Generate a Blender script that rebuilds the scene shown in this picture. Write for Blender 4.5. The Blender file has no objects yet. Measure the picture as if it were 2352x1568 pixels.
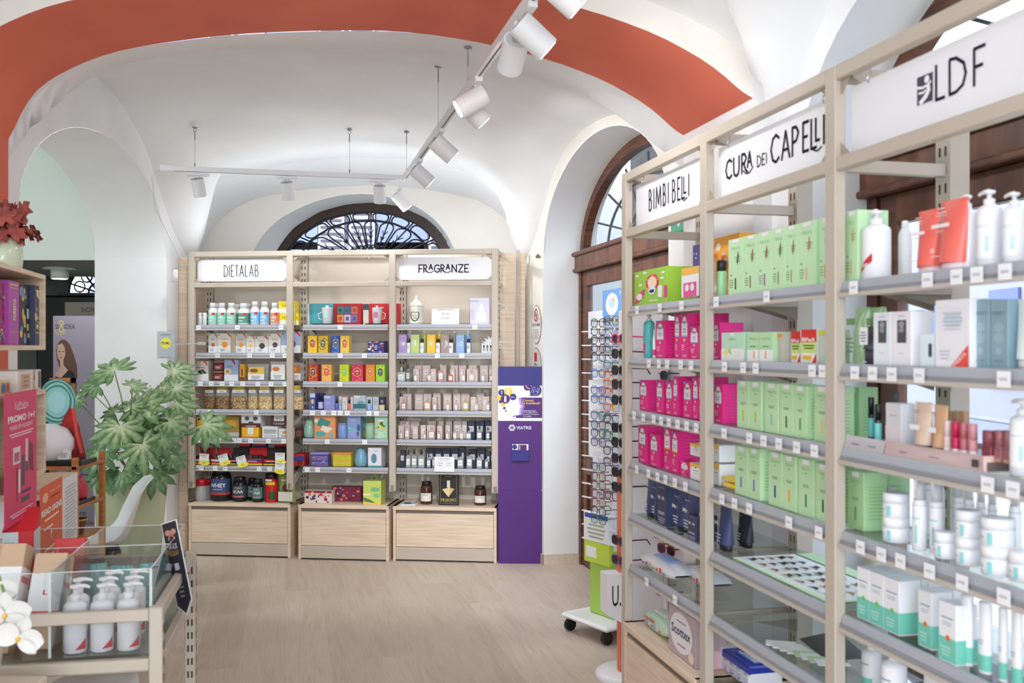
import bpy, math, random
from mathutils import Vector, Matrix
random.seed(7)
SC = bpy.context.scene
COL = SC.collection
# ------------------------------------------------------------------ camera
F = 2233.0; CH = 1.605; HY = 797.0; CX = 1176.0
cam_d = bpy.data.cameras.new('camera'); cam = bpy.data.objects.new('camera', cam_d); COL.objects.link(cam)
cam_d.sensor_width = 36; cam_d.lens = F/2352*36
cam_d.shift_y = (HY-784)/2352.0
cam.location = (0, 0, CH); cam.rotation_euler = (math.pi/2, 0, 0)
cam_d.clip_start = .05; cam_d.clip_end = 200
cam_d.dof.use_dof = True; cam_d.dof.focus_distance = 7.2; cam_d.dof.aperture_fstop = 4.5
SC.camera = cam
# ------------------------------------------------------------------ light and exposure
SC.view_settings.view_transform = 'Standard'; SC.view_settings.look = 'None'
SC.view_settings.exposure = EXPO = 1.68; SC.view_settings.gamma = 1
W = bpy.data.worlds.new('sky'); SC.world = W; W.use_nodes = True
wn = W.node_tree.nodes; wbg = wn['Background']
wbg.inputs[0].default_value = (.74, .84, 1.0, 1); wbg.inputs[1].default_value = 2.0
POW_B, POW_T, POW_N, POW_G, POW_S = 4.5, 17, .5, 44, 95
POW_U = 1.35
SC.cycles.use_adaptive_sampling = True; SC.cycles.adaptive_threshold = .03
SC.cycles.max_bounces = 10; SC.cycles.diffuse_bounces = 5; SC.cycles.glossy_bounces = 3
SC.cycles.transparent_max_bounces = 24; SC.cycles.transmission_bounces = 4
SC.cycles.caustics_reflective = False; SC.cycles.caustics_refractive = False
SC.cycles.sample_clamp_indirect = 4.0
# ------------------------------------------------------------------ helpers
def lin(c):
    c = c/255.0
    return c/12.92 if c <= .04045 else ((c+.055)/1.055)**2.4
def C(r, g, b): return (lin(r), lin(g), lin(b))
_m = {}
def mat(col, rough=.5, metal=0.0, spec=.5, emit=0.0, name=None):
    k = (tuple(round(x, 4) for x in col), rough, metal, spec, emit)
    if k in _m: return _m[k]
    m = bpy.data.materials.new(name or 'surface'); m.use_nodes = True
    b = m.node_tree.nodes['Principled BSDF']
    b.inputs['Base Color'].default_value = (*col, 1); b.inputs['Roughness'].default_value = rough
    b.inputs['Metallic'].default_value = metal; b.inputs['Specular IOR Level'].default_value = spec
    if emit:
        b.inputs['Emission Color'].default_value = (*col, 1); b.inputs['Emission Strength'].default_value = emit
    m.diffuse_color = (*col, 1)
    _m[k] = m; return m
def M(r, g, b, rough=.5, **k): return mat(C(r, g, b), rough, **k)
def nodes(m): return m.node_tree.nodes, m.node_tree.links
def glassmat(tint, refl=1.0, name='clear_glass', rough=.0, edge=None):
    m = bpy.data.materials.new(name); m.use_nodes = True; n, l = nodes(m); n.clear()
    out = n.new('ShaderNodeOutputMaterial'); mx = n.new('ShaderNodeMixShader')
    t = n.new('ShaderNodeBsdfTransparent'); t.inputs[0].default_value = (*tint, 1)
    g = n.new('ShaderNodeBsdfGlossy'); g.inputs['Roughness'].default_value = rough
    lw = n.new('ShaderNodeLayerWeight'); lw.inputs[0].default_value = .5
    pw = n.new('ShaderNodeMath'); pw.operation = 'POWER'; pw.inputs[1].default_value = 5; l.new(lw.outputs['Facing'], pw.inputs[0])
    mu = n.new('ShaderNodeMath'); mu.operation = 'MULTIPLY_ADD'; mu.inputs[1].default_value = .9*refl; mu.inputs[2].default_value = .035*refl; mu.use_clamp = True
    l.new(pw.outputs[0], mu.inputs[0]); l.new(mu.outputs[0], mx.inputs[0])
    l.new(t.outputs[0], mx.inputs[1]); l.new(g.outputs[0], mx.inputs[2]); l.new(mx.outputs[0], out.inputs[0])
    return m
def haze_plastic(col, alpha, rough=.15, name='translucent_plastic'):
    m = bpy.data.materials.new(name); m.use_nodes = True; n, l = nodes(m)
    b = n['Principled BSDF']; b.inputs['Base Color'].default_value = (*col, 1); b.inputs['Roughness'].default_value = rough
    b.inputs['Alpha'].default_value = alpha
    return m
def noisy(col, col2, scale=8, rough=.6, bump=.0, stretch=(1, 1, 1), detail=4, name='textured', fac=(.35, .65)):
    m = bpy.data.materials.new(name); m.use_nodes = True; n, l = nodes(m); b = n['Principled BSDF']
    b.inputs['Roughness'].default_value = rough
    tc = n.new('ShaderNodeTexCoord'); mp = n.new('ShaderNodeMapping'); mp.inputs['Scale'].default_value = stretch
    nz = n.new('ShaderNodeTexNoise'); nz.inputs['Scale'].default_value = scale; nz.inputs['Detail'].default_value = detail
    cr = n.new('ShaderNodeValToRGB'); cr.color_ramp.elements[0].position = fac[0]; cr.color_ramp.elements[1].position = fac[1]
    cr.color_ramp.elements[0].color = (*col, 1); cr.color_ramp.elements[1].color = (*col2, 1)
    l.new(tc.outputs['Object'], mp.inputs[0]); l.new(mp.outputs[0], nz.inputs[0]); l.new(nz.outputs[0], cr.inputs[0])
    l.new(cr.outputs[0], b.inputs['Base Color'])
    if bump:
        bp = n.new('ShaderNodeBump'); bp.inputs['Strength'].default_value = bump; bp.inputs['Distance'].default_value = .01
        l.new(nz.outputs[0], bp.inputs['Height']); l.new(bp.outputs[0], b.inputs['Normal'])
    return m

_txt = {}
def text_geo(s, bold=0.0):
    k = (s, bold)
    if k in _txt: return _txt[k]
    cu = bpy.data.curves.new('t', 'FONT'); cu.body = s; cu.align_x = 'CENTER'; cu.align_y = 'CENTER'; cu.size = 1
    cu.resolution_u = 2; cu.offset = bold
    o = bpy.data.objects.new('t', cu); COL.objects.link(o)
    dg = bpy.context.evaluated_depsgraph_get(); me = bpy.data.meshes.new_from_object(o.evaluated_get(dg))
    vs = [v.co.copy() for v in me.vertices]; fs = [list(p.vertices) for p in me.polygons]
    bpy.data.objects.remove(o); bpy.data.curves.remove(cu); bpy.data.meshes.remove(me)
    if vs:
        x0 = min(v.x for v in vs); x1 = max(v.x for v in vs); y0 = min(v.y for v in vs); y1 = max(v.y for v in vs)
        vs = [((v.x-(x0+x1)/2)/(x1-x0+1e-9), (v.y-(y0+y1)/2)/(y1-y0+1e-9)) for v in vs]
    _txt[k] = (vs, fs); return _txt[k]

class MB:
    """collects shapes and links them as one mesh object"""
    def __init__(s): s.v = []; s.f = []; s.m = []; s.mats = []; s.sm = []; s.X = Matrix.Identity(4)
    def mi(s, m):
        if m not in s.mats: s.mats.append(m)
        return s.mats.index(m)
    def add(s, vs, fs, m, smooth=False):
        o = len(s.v); s.v += [s.X @ Vector(p) for p in vs]; k = s.mi(m)
        for f in fs: s.f.append([o+i for i in f]); s.m.append(k); s.sm.append(smooth)
        return s
    def box(s, x0, x1, y0, y1, z0, z1, m, bev=0):
        if bev:
            b = min(bev, abs(x1-x0)*.45, abs(y1-y0)*.45, abs(z1-z0)*.45)
            pts = []
            for z, bb in ((z0, b), (z0+b, 0), (z1-b, 0), (z1, b)):
                for (x, y) in ((x0+bb+(b if not bb else 0), y0+bb), (x1-bb-(b if not bb else 0), y0+bb), (x1-bb, y0+b+(0 if not bb else 0)), (x1-bb, y1-b),
                               (x1-b-(0 if not bb else 0), y1-bb), (x0+b, y1-bb), (x0+bb, y1-b), (x0+bb, y0+b)):
                    pts.append((x, y, z))
            fs = [list(range(7, -1, -1)), [24+i for i in range(8)]]
            for r in range(3):
                for i in range(8):
                    j = (i+1) % 8; fs.append([r*8+i, r*8+j, r*8+8+j, r*8+8+i])
            return s.add(pts, fs, m)
        p = [(x0, y0, z0), (x1, y0, z0), (x1, y1, z0), (x0, y1, z0), (x0, y0, z1), (x1, y0, z1), (x1, y1, z1), (x0, y1, z1)]
        return s.add(p, [[3, 2, 1, 0], [4, 5, 6, 7], [0, 1, 5, 4], [1, 2, 6, 5], [2, 3, 7, 6], [3, 0, 4, 7]], m)
    def lathe(s, prof, m, n=16, sx=1, sy=1, cx=0, cy=0, z=0, cap=True):
        vs = []; fs = []
        for r, h in prof:
            for i in range(n):
                a = 2*math.pi*i/n; vs.append((cx+r*sx*math.cos(a), cy+r*sy*math.sin(a), z+h))
        for k in range(len(prof)-1):
            for i in range(n):
                j = (i+1) % n; fs.append([k*n+i, k*n+j, (k+1)*n+j, (k+1)*n+i])
        if cap:
            fs.append(list(range(n-1, -1, -1))); fs.append([(len(prof)-1)*n+i for i in range(n)])
        return s.add(vs, fs, m, True)
    def cyl(s, p, q, r, m, n=10, r2=None, smooth=True):
        p = Vector(p); q = Vector(q); d = q-p; L = d.length
        if L < 1e-6: return s
        d /= L; a = d.orthogonal().normalized(); b = d.cross(a); r2 = r if r2 is None else r2
        vs = [p+(a*math.cos(2*math.pi*i/n)+b*math.sin(2*math.pi*i/n))*r for i in range(n)]
        vs += [q+(a*math.cos(2*math.pi*i/n)+b*math.sin(2*math.pi*i/n))*r2 for i in range(n)]
        s.add(vs, [[i, (i+1) % n, n+(i+1) % n, n+i] for i in range(n)], m, smooth)
        s.add(vs, [list(range(n-1, -1, -1)), [n+i for i in range(n)]], m)
        return s
    def tube(s, pts, r, m, n=8):
        pts = [Vector(p) for p in pts]; vs = []; fs = []; prev = None
        for i, p in enumerate(pts):
            d = (pts[min(i+1, len(pts)-1)]-pts[max(i-1, 0)]).normalized()
            a = prev-d*prev.dot(d) if prev is not None else d.orthogonal()
            a.normalize(); prev = a; b = d.cross(a)
            rr = r[i] if isinstance(r, (list, tuple)) else r
            vs += [p+(a*math.cos(2*math.pi*k/n)+b*math.sin(2*math.pi*k/n))*rr for k in range(n)]
        for i in range(len(pts)-1):
            for k in range(n):
                j = (k+1) % n; fs.append([i*n+k, i*n+j, (i+1)*n+j, (i+1)*n+k])
        fs += [list(range(n-1, -1, -1)), [(len(pts)-1)*n+k for k in range(n)]]
        return s.add(vs, fs, m, True)
    def poly(s, pts, m): return s.add(pts, [list(range(len(pts)))], m)
    def prism(s, pts, y0, y1, m):
        """outline in x,z extruded along y"""
        n = len(pts)
        vs = [(x, y0, z) for x, z in pts]+[(x, y1, z) for x, z in pts]
        return s.add(vs, [list(range(n)), [2*n-1-i for i in range(n)]]+[[(i+1) % n, i, n+i, n+(i+1) % n] for i in range(n)], m)
    def text(s, t, cx, cz, w, h, y, m, bold=0.0, ang=0):
        vs, fs = text_geo(t, bold); c, q = math.cos(ang), math.sin(ang)
        return s.add([(cx+(x*w*c-z*h*q), y, cz+(x*w*q+z*h*c)) for x, z in vs], fs, m)
    def ctext(s, t, cz, w, h, r, cy, m, bold=0.0, a0=0):
        vs, fs = text_geo(t, bold)
        return s.add([(r*math.sin(a0+x*w/r), cy-r*math.cos(a0+x*w/r), cz+z*h) for x, z in vs], fs, m)
    def disc(s, cx, cz, rx, rz, y, m, n=14):
        return s.poly([(cx+rx*math.cos(2*math.pi*i/n), y, cz+rz*math.sin(2*math.pi*i/n)) for i in range(n)], m)
    def rect(s, x0, x1, z0, z1, y, m): return s.poly([(x0, y, z0), (x1, y, z0), (x1, y, z1), (x0, y, z1)], m)
    def stroke(s, pts, w, y, m):
        """flat stroked line in the x,z plane"""
        for i, ((x0, z0), (x1, z1)) in enumerate(zip(pts, pts[1:])):
            dx, dz = x1-x0, z1-z0; l = math.hypot(dx, dz) or 1e-6; dx *= w/2/l; dz *= w/2/l; e = .5 if len(pts) > 2 else 0; yy = y-.00004*i
            s.add([(x0-dx*e-dz, yy, z0-dz*e+dx), (x0-dx*e+dz, yy, z0-dz*e-dx), (x1+dx*e+dz, yy, z1+dz*e-dx), (x1+dx*e-dz, yy, z1+dz*e+dx)], [[0, 1, 2, 3]], m)
        return s
    def build(s, name, parent=None):
        me = bpy.data.meshes.new(name); me.from_pydata([tuple(v) for v in s.v], [], s.f)
        for m in s.mats: me.materials.append(m)
        me.polygons.foreach_set('material_index', s.m); me.polygons.foreach_set('use_smooth', s.sm); me.update()
        o = bpy.data.objects.new(name, me); COL.objects.link(o)
        if parent: o.parent = parent
        return o
def tag(o, label=None, cat=None, group=None, kind=None):
    if label: o['label'] = label
    if cat: o['category'] = cat
    if group: o['group'] = group
    if kind: o['kind'] = kind
    return o
def empty(name, loc=(0, 0, 0), rz=0, label=None, cat=None, group=None):
    o = bpy.data.objects.new(name, None); COL.objects.link(o); o.location = loc; o.rotation_euler = (0, 0, rz)
    o.empty_display_size = .05
    return tag(o, label, cat, group)
def put(o, loc, rz=0): o.location = loc; o.rotation_euler = (0, 0, rz); return o
def struct(mb, name, label=None):
    o = mb.build(name); o['kind'] = 'structure'
    if label: o['label'] = label
    return o
class Frame:
    """a straight line on the floor plan: x runs along it, y goes behind it"""
    def __init__(s, ox, oy, dx, dy):
        l = math.hypot(dx, dy); s.o = (ox, oy); s.x = (dx/l, dy/l); s.y = (-dy/l, dx/l); s.rz = math.atan2(dy, dx)
    def w(s, a, b, z=0): return Vector((s.o[0]+s.x[0]*a+s.y[0]*b, s.o[1]+s.x[1]*a+s.y[1]*b, z))
    def a(s, px, b=0):
        r = (px-CX)/F; bx = s.o[0]+s.y[0]*b; by = s.o[1]+s.y[1]*b
        return (r*by-bx)/(s.x[0]-r*s.x[1])
    def z(s, px, py, b=0):
        p = s.w(s.a(px, b), b); return CH+(HY-py)*p.y/F
RF = Frame(.4716, 4.113, .2272, -.9738)        # front line of the right-hand shelving
BF = Frame(-2.487, 7.494, 2.370, -.264)        # front line of the back shelving
def at(px, py, Y): return Vector(((px-CX)*Y/F, Y, CH+(HY-py)*Y/F))
# ------------------------------------------------------------------ materials of the room
WHITE = noisy(C(244, 244, 244), C(240, 240, 240), 3, .85, .03, name='white_plaster')
CREAM = noisy(C(240, 235, 226), C(236, 231, 221), 3, .85, .03, name='cream_plaster')
GREYW = noisy(C(234, 235, 234), C(229, 230, 229), 3, .85, .05, name='reveal_plaster')
ORANGE = noisy(C(222, 116, 90), C(214, 107, 82), 2.5, .8, .03, name='terracotta_paint')
GREENW = noisy(C(226, 233, 226), C(222, 229, 222), 2, .8, 0, name='pale_green_plaster')
DARKG = noisy(C(124, 128, 126), C(116, 120, 118), 2, .7, 0, name='dark_green_paint')
OAK = noisy(C(236, 214, 190), C(218, 194, 166), 3.0, .5, 0, (1.2, 1.2, 22), name='pale_oak_laminate')
OAKH = noisy(C(236, 214, 190), C(218, 194, 168), 3.0, .5, 0, (1.2, 22, 22), name='pale_oak_laminate')
TAUPE = M(196, 184, 168, .45); TAUPE_D = M(176, 163, 146, .5); TAUPE_P = M(205, 193, 177, .55)
SLOT = M(45, 40, 36, .8)
DOORW = noisy(C(112, 66, 42), C(74, 42, 26), 4, .38, .05, (1, 1, 14), name='brown_door_wood')
DOORH = noisy(C(118, 70, 44), C(78, 44, 27), 4, .38, .05, (14, 1, 1), name='brown_door_wood')
DARKWOOD = M(58, 40, 30, .45)
WPLAS = M(240, 240, 240, .35); BLACK = M(28, 28, 30, .4); IRON = M(38, 40, 50, .5)
GLASS = glassmat((.93, .96, .97)); GLASSE = M(150, 190, 185, .1)
SHELFG = glassmat((.90, .945, .935), .9, 'shelf_glass')
ACRYL = glassmat((.93, .94, .94), 1.0, 'acrylic')
FLOORM = bpy.data.materials.new('oak_plank_floor'); FLOORM.use_nodes = True
def _floor():
    n, l = nodes(FLOORM); b = n['Principled BSDF']; b.inputs['Roughness'].default_value = .5
    b.inputs['Specular IOR Level'].default_value = .35
    tc = n.new('ShaderNodeTexCoord'); mp = n.new('ShaderNodeMapping'); mp.inputs['Rotation'].default_value = (0, 0, -RF.rz)
    mp.vector_type = 'POINT'
    l.new(tc.outputs['Object'], mp.inputs[0])
    br = n.new('ShaderNodeTexBrick'); br.inputs['Scale'].default_value = 1; br.inputs['Brick Width'].default_value = 1.5
    br.inputs['Row Height'].default_value = .225; br.inputs['Mortar Size'].default_value = .0008; br.offset = .37
    br.inputs['Color1'].default_value = (0, 0, 0, 1); br.inputs['Color2'].default_value = (1, 1, 1, 1); br.inputs['Mortar'].default_value = (.3, .3, .3, 1)
    br.inputs['Bias'].default_value = 0
    l.new(mp.outputs[0], br.inputs[0])
    mp2 = n.new('ShaderNodeMapping'); mp2.inputs['Scale'].default_value = (.7, 6, 1); l.new(mp.outputs[0], mp2.inputs[0])
    ad = n.new('ShaderNodeVectorMath'); ad.operation = 'ADD'; sc = n.new('ShaderNodeVectorMath'); sc.operation = 'SCALE'; sc.inputs['Scale'].default_value = 7
    l.new(br.outputs[0], sc.inputs[0]); l.new(mp2.outputs[0], ad.inputs[0]); l.new(sc.outputs[0], ad.inputs[1])
    nz = n.new('ShaderNodeTexNoise'); nz.inputs['Scale'].default_value = 1.6; nz.inputs['Detail'].default_value = 6; nz.inputs['Distortion'].default_value = 1.2
    l.new(ad.outputs[0], nz.inputs[0])
    wv = n.new('ShaderNodeMath'); wv.operation = 'MULTIPLY'; wv.inputs[1].default_value = 15; l.new(nz.outputs[0], wv.inputs[0])
    sn = n.new('ShaderNodeMath'); sn.operation = 'SINE'; l.new(wv.outputs[0], sn.inputs[0])
    r1 = n.new('ShaderNodeMapRange'); r1.inputs[1].default_value = -1; r1.inputs[2].default_value = 1; r1.inputs[3].default_value = 0; r1.inputs[4].default_value = 1
    l.new(sn.outputs[0], r1.inputs[0])
    mp3 = n.new('ShaderNodeMapping'); mp3.inputs['Scale'].default_value = (3, 90, 1); l.new(mp.outputs[0], mp3.inputs[0])
    n3 = n.new('ShaderNodeTexNoise'); n3.inputs['Scale'].default_value = 1.5; n3.inputs['Detail'].default_value = 3; l.new(mp3.outputs[0], n3.inputs[0])
    mx = n.new('ShaderNodeMix'); mx.data_type = 'RGBA'; mx.inputs['A'].default_value = (*C(200, 183, 164), 1); mx.inputs['B'].default_value = (*C(209, 194, 177), 1)
    l.new(r1.outputs[0], mx.inputs['Factor'])
    m2 = n.new('ShaderNodeMix'); m2.data_type = 'RGBA'; m2.blend_type = 'MULTIPLY'; m2.inputs['Factor'].default_value = .55
    cr = n.new('ShaderNodeValToRGB'); cr.color_ramp.elements[0].color = (.78, .77, .76, 1); cr.color_ramp.elements[0].position = .3; cr.color_ramp.elements[1].color = (1, 1, 1, 1); cr.color_ramp.elements[1].position = .6
    l.new(n3.outputs[0], cr.inputs[0]); l.new(mx.outputs['Result'], m2.inputs['A']); l.new(cr.outputs[0], m2.inputs['B'])
    m3 = n.new('ShaderNodeMix'); m3.data_type = 'RGBA'; m3.blend_type = 'MULTIPLY'; m3.inputs['Factor'].default_value = 1
    c2 = n.new('ShaderNodeValToRGB'); c2.color_ramp.elements[0].color = (.86, .84, .82, 1); c2.color_ramp.elements[1].color = (1, 1, 1, 1)
    l.new(br.outputs[0], c2.inputs[0]); l.new(m2.outputs['Result'], m3.inputs['A']); l.new(c2.outputs[0], m3.inputs['B'])
    l.new(m3.outputs['Result'], b.inputs['Base Color'])
_floor()
# ------------------------------------------------------------------ plan of the room
def interp(tab, x):
    if x <= tab[0][0]: return tab[0][1]
    for (a, p), (b, q) in zip(tab, tab[1:]):
        if x <= b: return p+(q-p)*(x-a)/(b-a)
    return tab[-1][1]
VW = .461; VN = .76; VP = .381         # right wall face, window plane, pilaster face behind the shelf line
def LW(z): return -2.465-.0519*(z-4.7)  # x of the left wall at depth z
ZS = 2.25
# profile of the terracotta arch, s = 0 at the right .. 1 at the left
FR = RF.w(-.255, VP); NR = RF.w(.425, VP)
FL = Vector((LW(4.7)+.03, 4.7, 0)); NL = Vector((LW(4.03)+.03, 4.03, 0))
_arch = []
for px, py in ((1570, 320), (1500, 250), (1400, 190), (1300, 150), (1200, 120), (1100, 97), (1000, 80), (900, 71), (830, 69), (700, 71), (600, 75), (500, 82), (400, 95), (330, 105), (250, 122), (180, 148), (100, 190), (60, 232), (30, 290), (12, 360)):
    A = FR; B = FL; r = (px-CX)/F
    t = (A.x-r*A.y)/((A.x-B.x)-r*(A.y-B.y)); p = A.lerp(B, t)
    _arch.append((t, CH+(HY-py)*p.y/F))
_arch = [(0.0, _arch[0][1]-.0)]+[q for q in _arch if q[0] > .005]
def sm(tab, n=3, w=.02):
    return lambda x: sum(interp(tab, x+(k-n)*w/n) for k in range(2*n+1))/(2*n+1)
_archf = sm(_arch)
ZR0 = _arch[0][1]
def archZ(s): return _archf(s)
NS = 44
def ss(n, p=1.0):   # denser towards both ends
    return [.5-.5*math.cos(math.pi*i/n) for i in range(n+1)]
S = ss(NS)
def ell(x, c, a, z0, b, p=2.0):
    q = abs(x-c)/a
    return z0 if q >= 1 else z0+b*(1-q**p)**(1/p)
def grid(P, m, mb, flip=False, smooth=True):
    nr, nc = len(P), len(P[0]); fs = []
    for i in range(nr-1):
        for j in range(nc-1):
            f = [i*nc+j, i*nc+j+1, (i+1)*nc+j+1, (i+1)*nc+j]
            fs.append(f[::-1] if flip else f)
    mb.add([p for r in P for p in r], fs, m, smooth)
# floor
mb = MB(); mb.add([(-9, -5, 0), (9, -5, 0), (9, 14, 0), (-9, 14, 0), (-9, -5, -.1), (9, -5, -.1), (9, 14, -.1), (-9, 14, -.1)], [[0, 1, 2, 3], [7, 6, 5, 4], [4, 5, 1, 0], [5, 6, 2, 1], [6, 7, 3, 2], [7, 4, 0, 3]], FLOORM)
struct(mb, 'floor')
# terracotta transverse arch with its left pilaster
mb = MB()
PF = [FR.lerp(FL, s) for s in S]; PN = [NR.lerp(NL, s) for s in S]
rowF = [Vector((p.x, p.y, archZ(s))) for p, s in zip(PF, S)]
rowN = [Vector((p.x, p.y, archZ(s))) for p, s in zip(PN, S)]
grid([rowN, [a.lerp(b, .5) for a, b in zip(rowN, rowF)], rowF], ORANGE, mb)
UPA = .09
grid([[p+Vector((0, 0, UPA+.25)) for p in rowN], rowN], CREAM, mb)
grid([rowF, [p+Vector((0, 0, .35)) for p in rowF]], WHITE, mb)
# left pilaster, terracotta to the floor
a, b = rowF[-1], rowN[-1]
mb.add([(a.x, a.y, 0), (b.x, b.y, 0), (b.x, b.y, b.z), (a.x, a.y, a.z)], [[0, 1, 2, 3]], ORANGE)
mb.add([(a.x, a.y, 0), (a.x-.06, a.y, 0), (a.x-.06, a.y, a.z+.3), (a.x, a.y, a.z+.3)], [[0, 1, 2, 3]], WHITE)
mb.add([(b.x, b.y, 0), (b.x-.06, b.y, 0), (b.x-.06, b.y, b.z+.3), (b.x, b.y, b.z+.3)], [[0, 1, 2, 3]], ORANGE)
a, b = rowF[0], rowN[0]
mb.add([(a.x, a.y, 0), (b.x, b.y, 0), (b.x, b.y, b.z), (a.x, a.y, a.z)], [[0, 1, 2, 3]], WHITE)
for q in (a, b):
    o_ = RF.y; mb.add([(q.x, q.y, 0), (q.x+o_[0]*.09, q.y+o_[1]*.09, 0), (q.x+o_[0]*.09, q.y+o_[1]*.09, q.z+.3), (q.x, q.y, q.z+.3)], [[0, 1, 2, 3]], WHITE)
struct(mb, 'trim_1', 'terracotta-painted transverse arch across the vaulted ceiling')
# ---- vault over the far bay
def uR(i0, i1, t): return i0+(i1-i0)*t
UB = -3.70
vFR = RF.w(-.255, VW); vBR = RF.w(UB, VW); vFL = Vector((LW(4.7), 4.7, 0)); vBL = Vector((LW(8.1), 8.1, 0))
nicheZ = lambda u: ell(u, -1.83, 1.2, 2.28, .64, 2.0)
_R = [(-3.75, 2.2), (-3.3, 2.42), (-3.05, 2.60), (-2.9, 2.75), (-2.66, 2.90), (-2.31, 2.985), (-1.99, 3.0), (-1.6, 2.975), (-1.3, 2.93), (-.97, 2.83), (-.77, 2.72), (-.5, 2.55), (-.255, 2.35)]
Rz = sm(_R, 3, .12)
_L = [(4.6, 2.35), (4.8, 2.62), (5.0, 2.85), (5.3, 3.08), (5.573, 3.205), (5.91, 3.265), (6.333, 3.205), (6.85, 3.019), (7.125, 2.785), (7.4, 2.55), (7.7, 2.4), (8.1, 2.25)]
Lz = sm(_L, 3, .15)
_B = []
for px, py in ((1222, 545), (1205, 505), (1190, 480), (1130, 430), (1060, 392), (952, 368), (860, 361.6), (799, 361.6), (677, 373), (582, 392), (523, 410), (470, 432), (432, 458), (398, 505)):
    r = (px-CX)/F; t = (vBR.x-r*vBR.y)/((vBR.x-vBL.x)-r*(vBR.y-vBL.y)); p = vBR.lerp(vBL, t)
    _B.append((t, CH+(HY-py)*p.y/F))
_B = [(0, _B[0][1]-.15)]+[q for q in _B if 0.0 < q[0] < 1]+[(1.0, _B[-1][1]-.12)]
Bz = sm(_B, 3, .03)
ZC = 2.1
def vault(fr, fl, br, bl, Fz, Bz_, Rz_, Lz_, mb, p=4.5, ns=NS, nt=36, zc=ZC):
    rows = []
    for t in ss(nt):
        row = []
        for s in ss(ns):
            A = fr.lerp(br, t); B = fl.lerp(bl, t); q = A.lerp(B, s)
            f = (1-t)*Fz(s)+t*Bz_(s); r = (1-s)*Rz_(t)+s*Lz_(t)
            f = max(f-zc, 0); r = max(r-zc, 0)
            # boundary exactness: fade the p-norm into the edge curves
            z = (f**p+r**p)**(1/p)
            e = min(t, 1-t)*8; g = min(s, 1-s)*8
            if e < 1: z = z*e+f*(1-e) if g >= 1 or e < g else z
            if g < 1 and not (e < 1 and e < g): z = z*g+r*(1-g)
            row.append(Vector((q.x, q.y, zc+z)))
        rows.append(row)
    grid(rows, WHITE, mb)
    return rows
mb = MB()
V1 = vault(vFR, vFL, vBR, vBL, lambda s: archZ(s)+.0, Bz, lambda t: Rz(-.255+(UB+.255)*t), lambda t: Lz(4.7+3.4*t), mb)
struct(mb, 'ceiling')
# near bay vault (over the camera)
mb = MB()
wNR = RF.w(.425, VW); wKR = RF.w(3.85, VW); wNL = Vector((LW(4.03), 4.03, 0)); wKL = Vector((LW(.6), .6, 0))
nz2 = lambda u: ell(u, 1.87, 1.22, 2.3, .66, 2.0)
_R2 = [(.42, 2.35), (.65, 2.6), (.85, 2.84), (1.1, 2.98), (1.5, 3.06), (1.87, 3.08), (2.3, 3.06), (2.7, 2.98), (2.95, 2.84), (3.2, 2.6), (3.6, 2.4), (3.9, 2.3)]
R2 = sm(_R2, 3, .12)
V2 = vault(wNR, wNL, wKR, wKL, lambda s: archZ(s)+UPA, lambda s: archZ(s)+UPA, lambda t: R2(.425+3.425*t), lambda t: Lz(6.2+1.7*(t-.5)*2*.9), mb)
struct(mb, 'ceiling')
# rear vault behind the camera, a plain barrel
mb = MB(); rows = []
for k in range(5):
    t = k/4; A = wKR.lerp(RF.w(8.5, VW), t); B = wKL.lerp(Vector((LW(.6)+.2, -4.2, 0)), t)
    rows.append([Vector((*A.lerp(B, s).xy, archZ(s)+UPA)) for s in S])
grid(rows, WHITE, mb); struct(mb, 'ceiling')
# ---- right wall with its two arched niches
def wall_arch(fr, b, u0, u1, top, mb, m, lo=None):
    """wall strip between opening curve lo(u) and top(u)"""
    n = max(2, int((u1-u0)/.04)); lo = lo or (lambda u: 0)
    us = [u0+(u1-u0)*i/n for i in range(n+1)]
    mb.add([fr.w(u, b, lo(u)) for u in us]+[fr.w(u, b, max(top(u), lo(u)+.002)) for u in us], [[i, i+1, n+2+i, n+1+i] for i in range(n)], m)
def soffit(fr, b0, b1, u0, u1, f, mb, m, n=30, zb=0, sides=True):
    us = [u0+(u1-u0)*x for x in ss(n)]
    grid([[fr.w(u, b0, f(u)) for u in us], [fr.w(u, b1, f(u)) for u in us]], m, mb)
    if sides:
        for u in (u0, u1):
            z = f(u+(.0001 if u == u0 else -.0001))
            mb.add([fr.w(u, b0, zb), fr.w(u, b1, zb), fr.w(u, b1, z), fr.w(u, b0, z)], [[0, 1, 2, 3]], m)
mb = MB(); top = lambda u: Rz(u)+.01; top2 = lambda u: R2(u)+.01
hi = lambda u: 3.4
wall_arch(RF, VW, UB, -3.03, lambda u: Rz(u)+.06, mb, CREAM); wall_arch(RF, VW, -3.03, -.63, lambda u: Rz(u)+.06, mb, CREAM, nicheZ)
wall_arch(RF, VW, -.63, .65, lambda u: 2.9, mb, WHITE)
wall_arch(RF, VW, .65, 3.09, lambda u: R2(u)+.06, mb, WHITE, nz2); wall_arch(RF, VW, 3.09, 8.5, lambda u: 3.2, mb, WHITE)
soffit(RF, VW, VN+.1, -3.03, -.63, nicheZ, mb, GREYW); soffit(RF, VW, VN+.1, .65, 3.09, nz2, mb, GREYW)
# outer leaf around the window plane
for (u0, u1, f) in ((-3.03, -.63, nicheZ), (.65, 3.09, nz2)):
    pass
wall_arch(RF, VN+.1, -4.6, -3.03, hi, mb, GREYW); wall_arch(RF, VN+.1, -3.03, -.63, hi, mb, GREYW, nicheZ)
wall_arch(RF, VN+.1, -.63, .65, hi, mb, GREYW); wall_arch(RF, VN+.1, .65, 3.09, hi, mb, GREYW, nz2); wall_arch(RF, VN+.1, 3.09, 8.5, hi, mb, GREYW)
struct(mb, 'wall_right')
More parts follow.
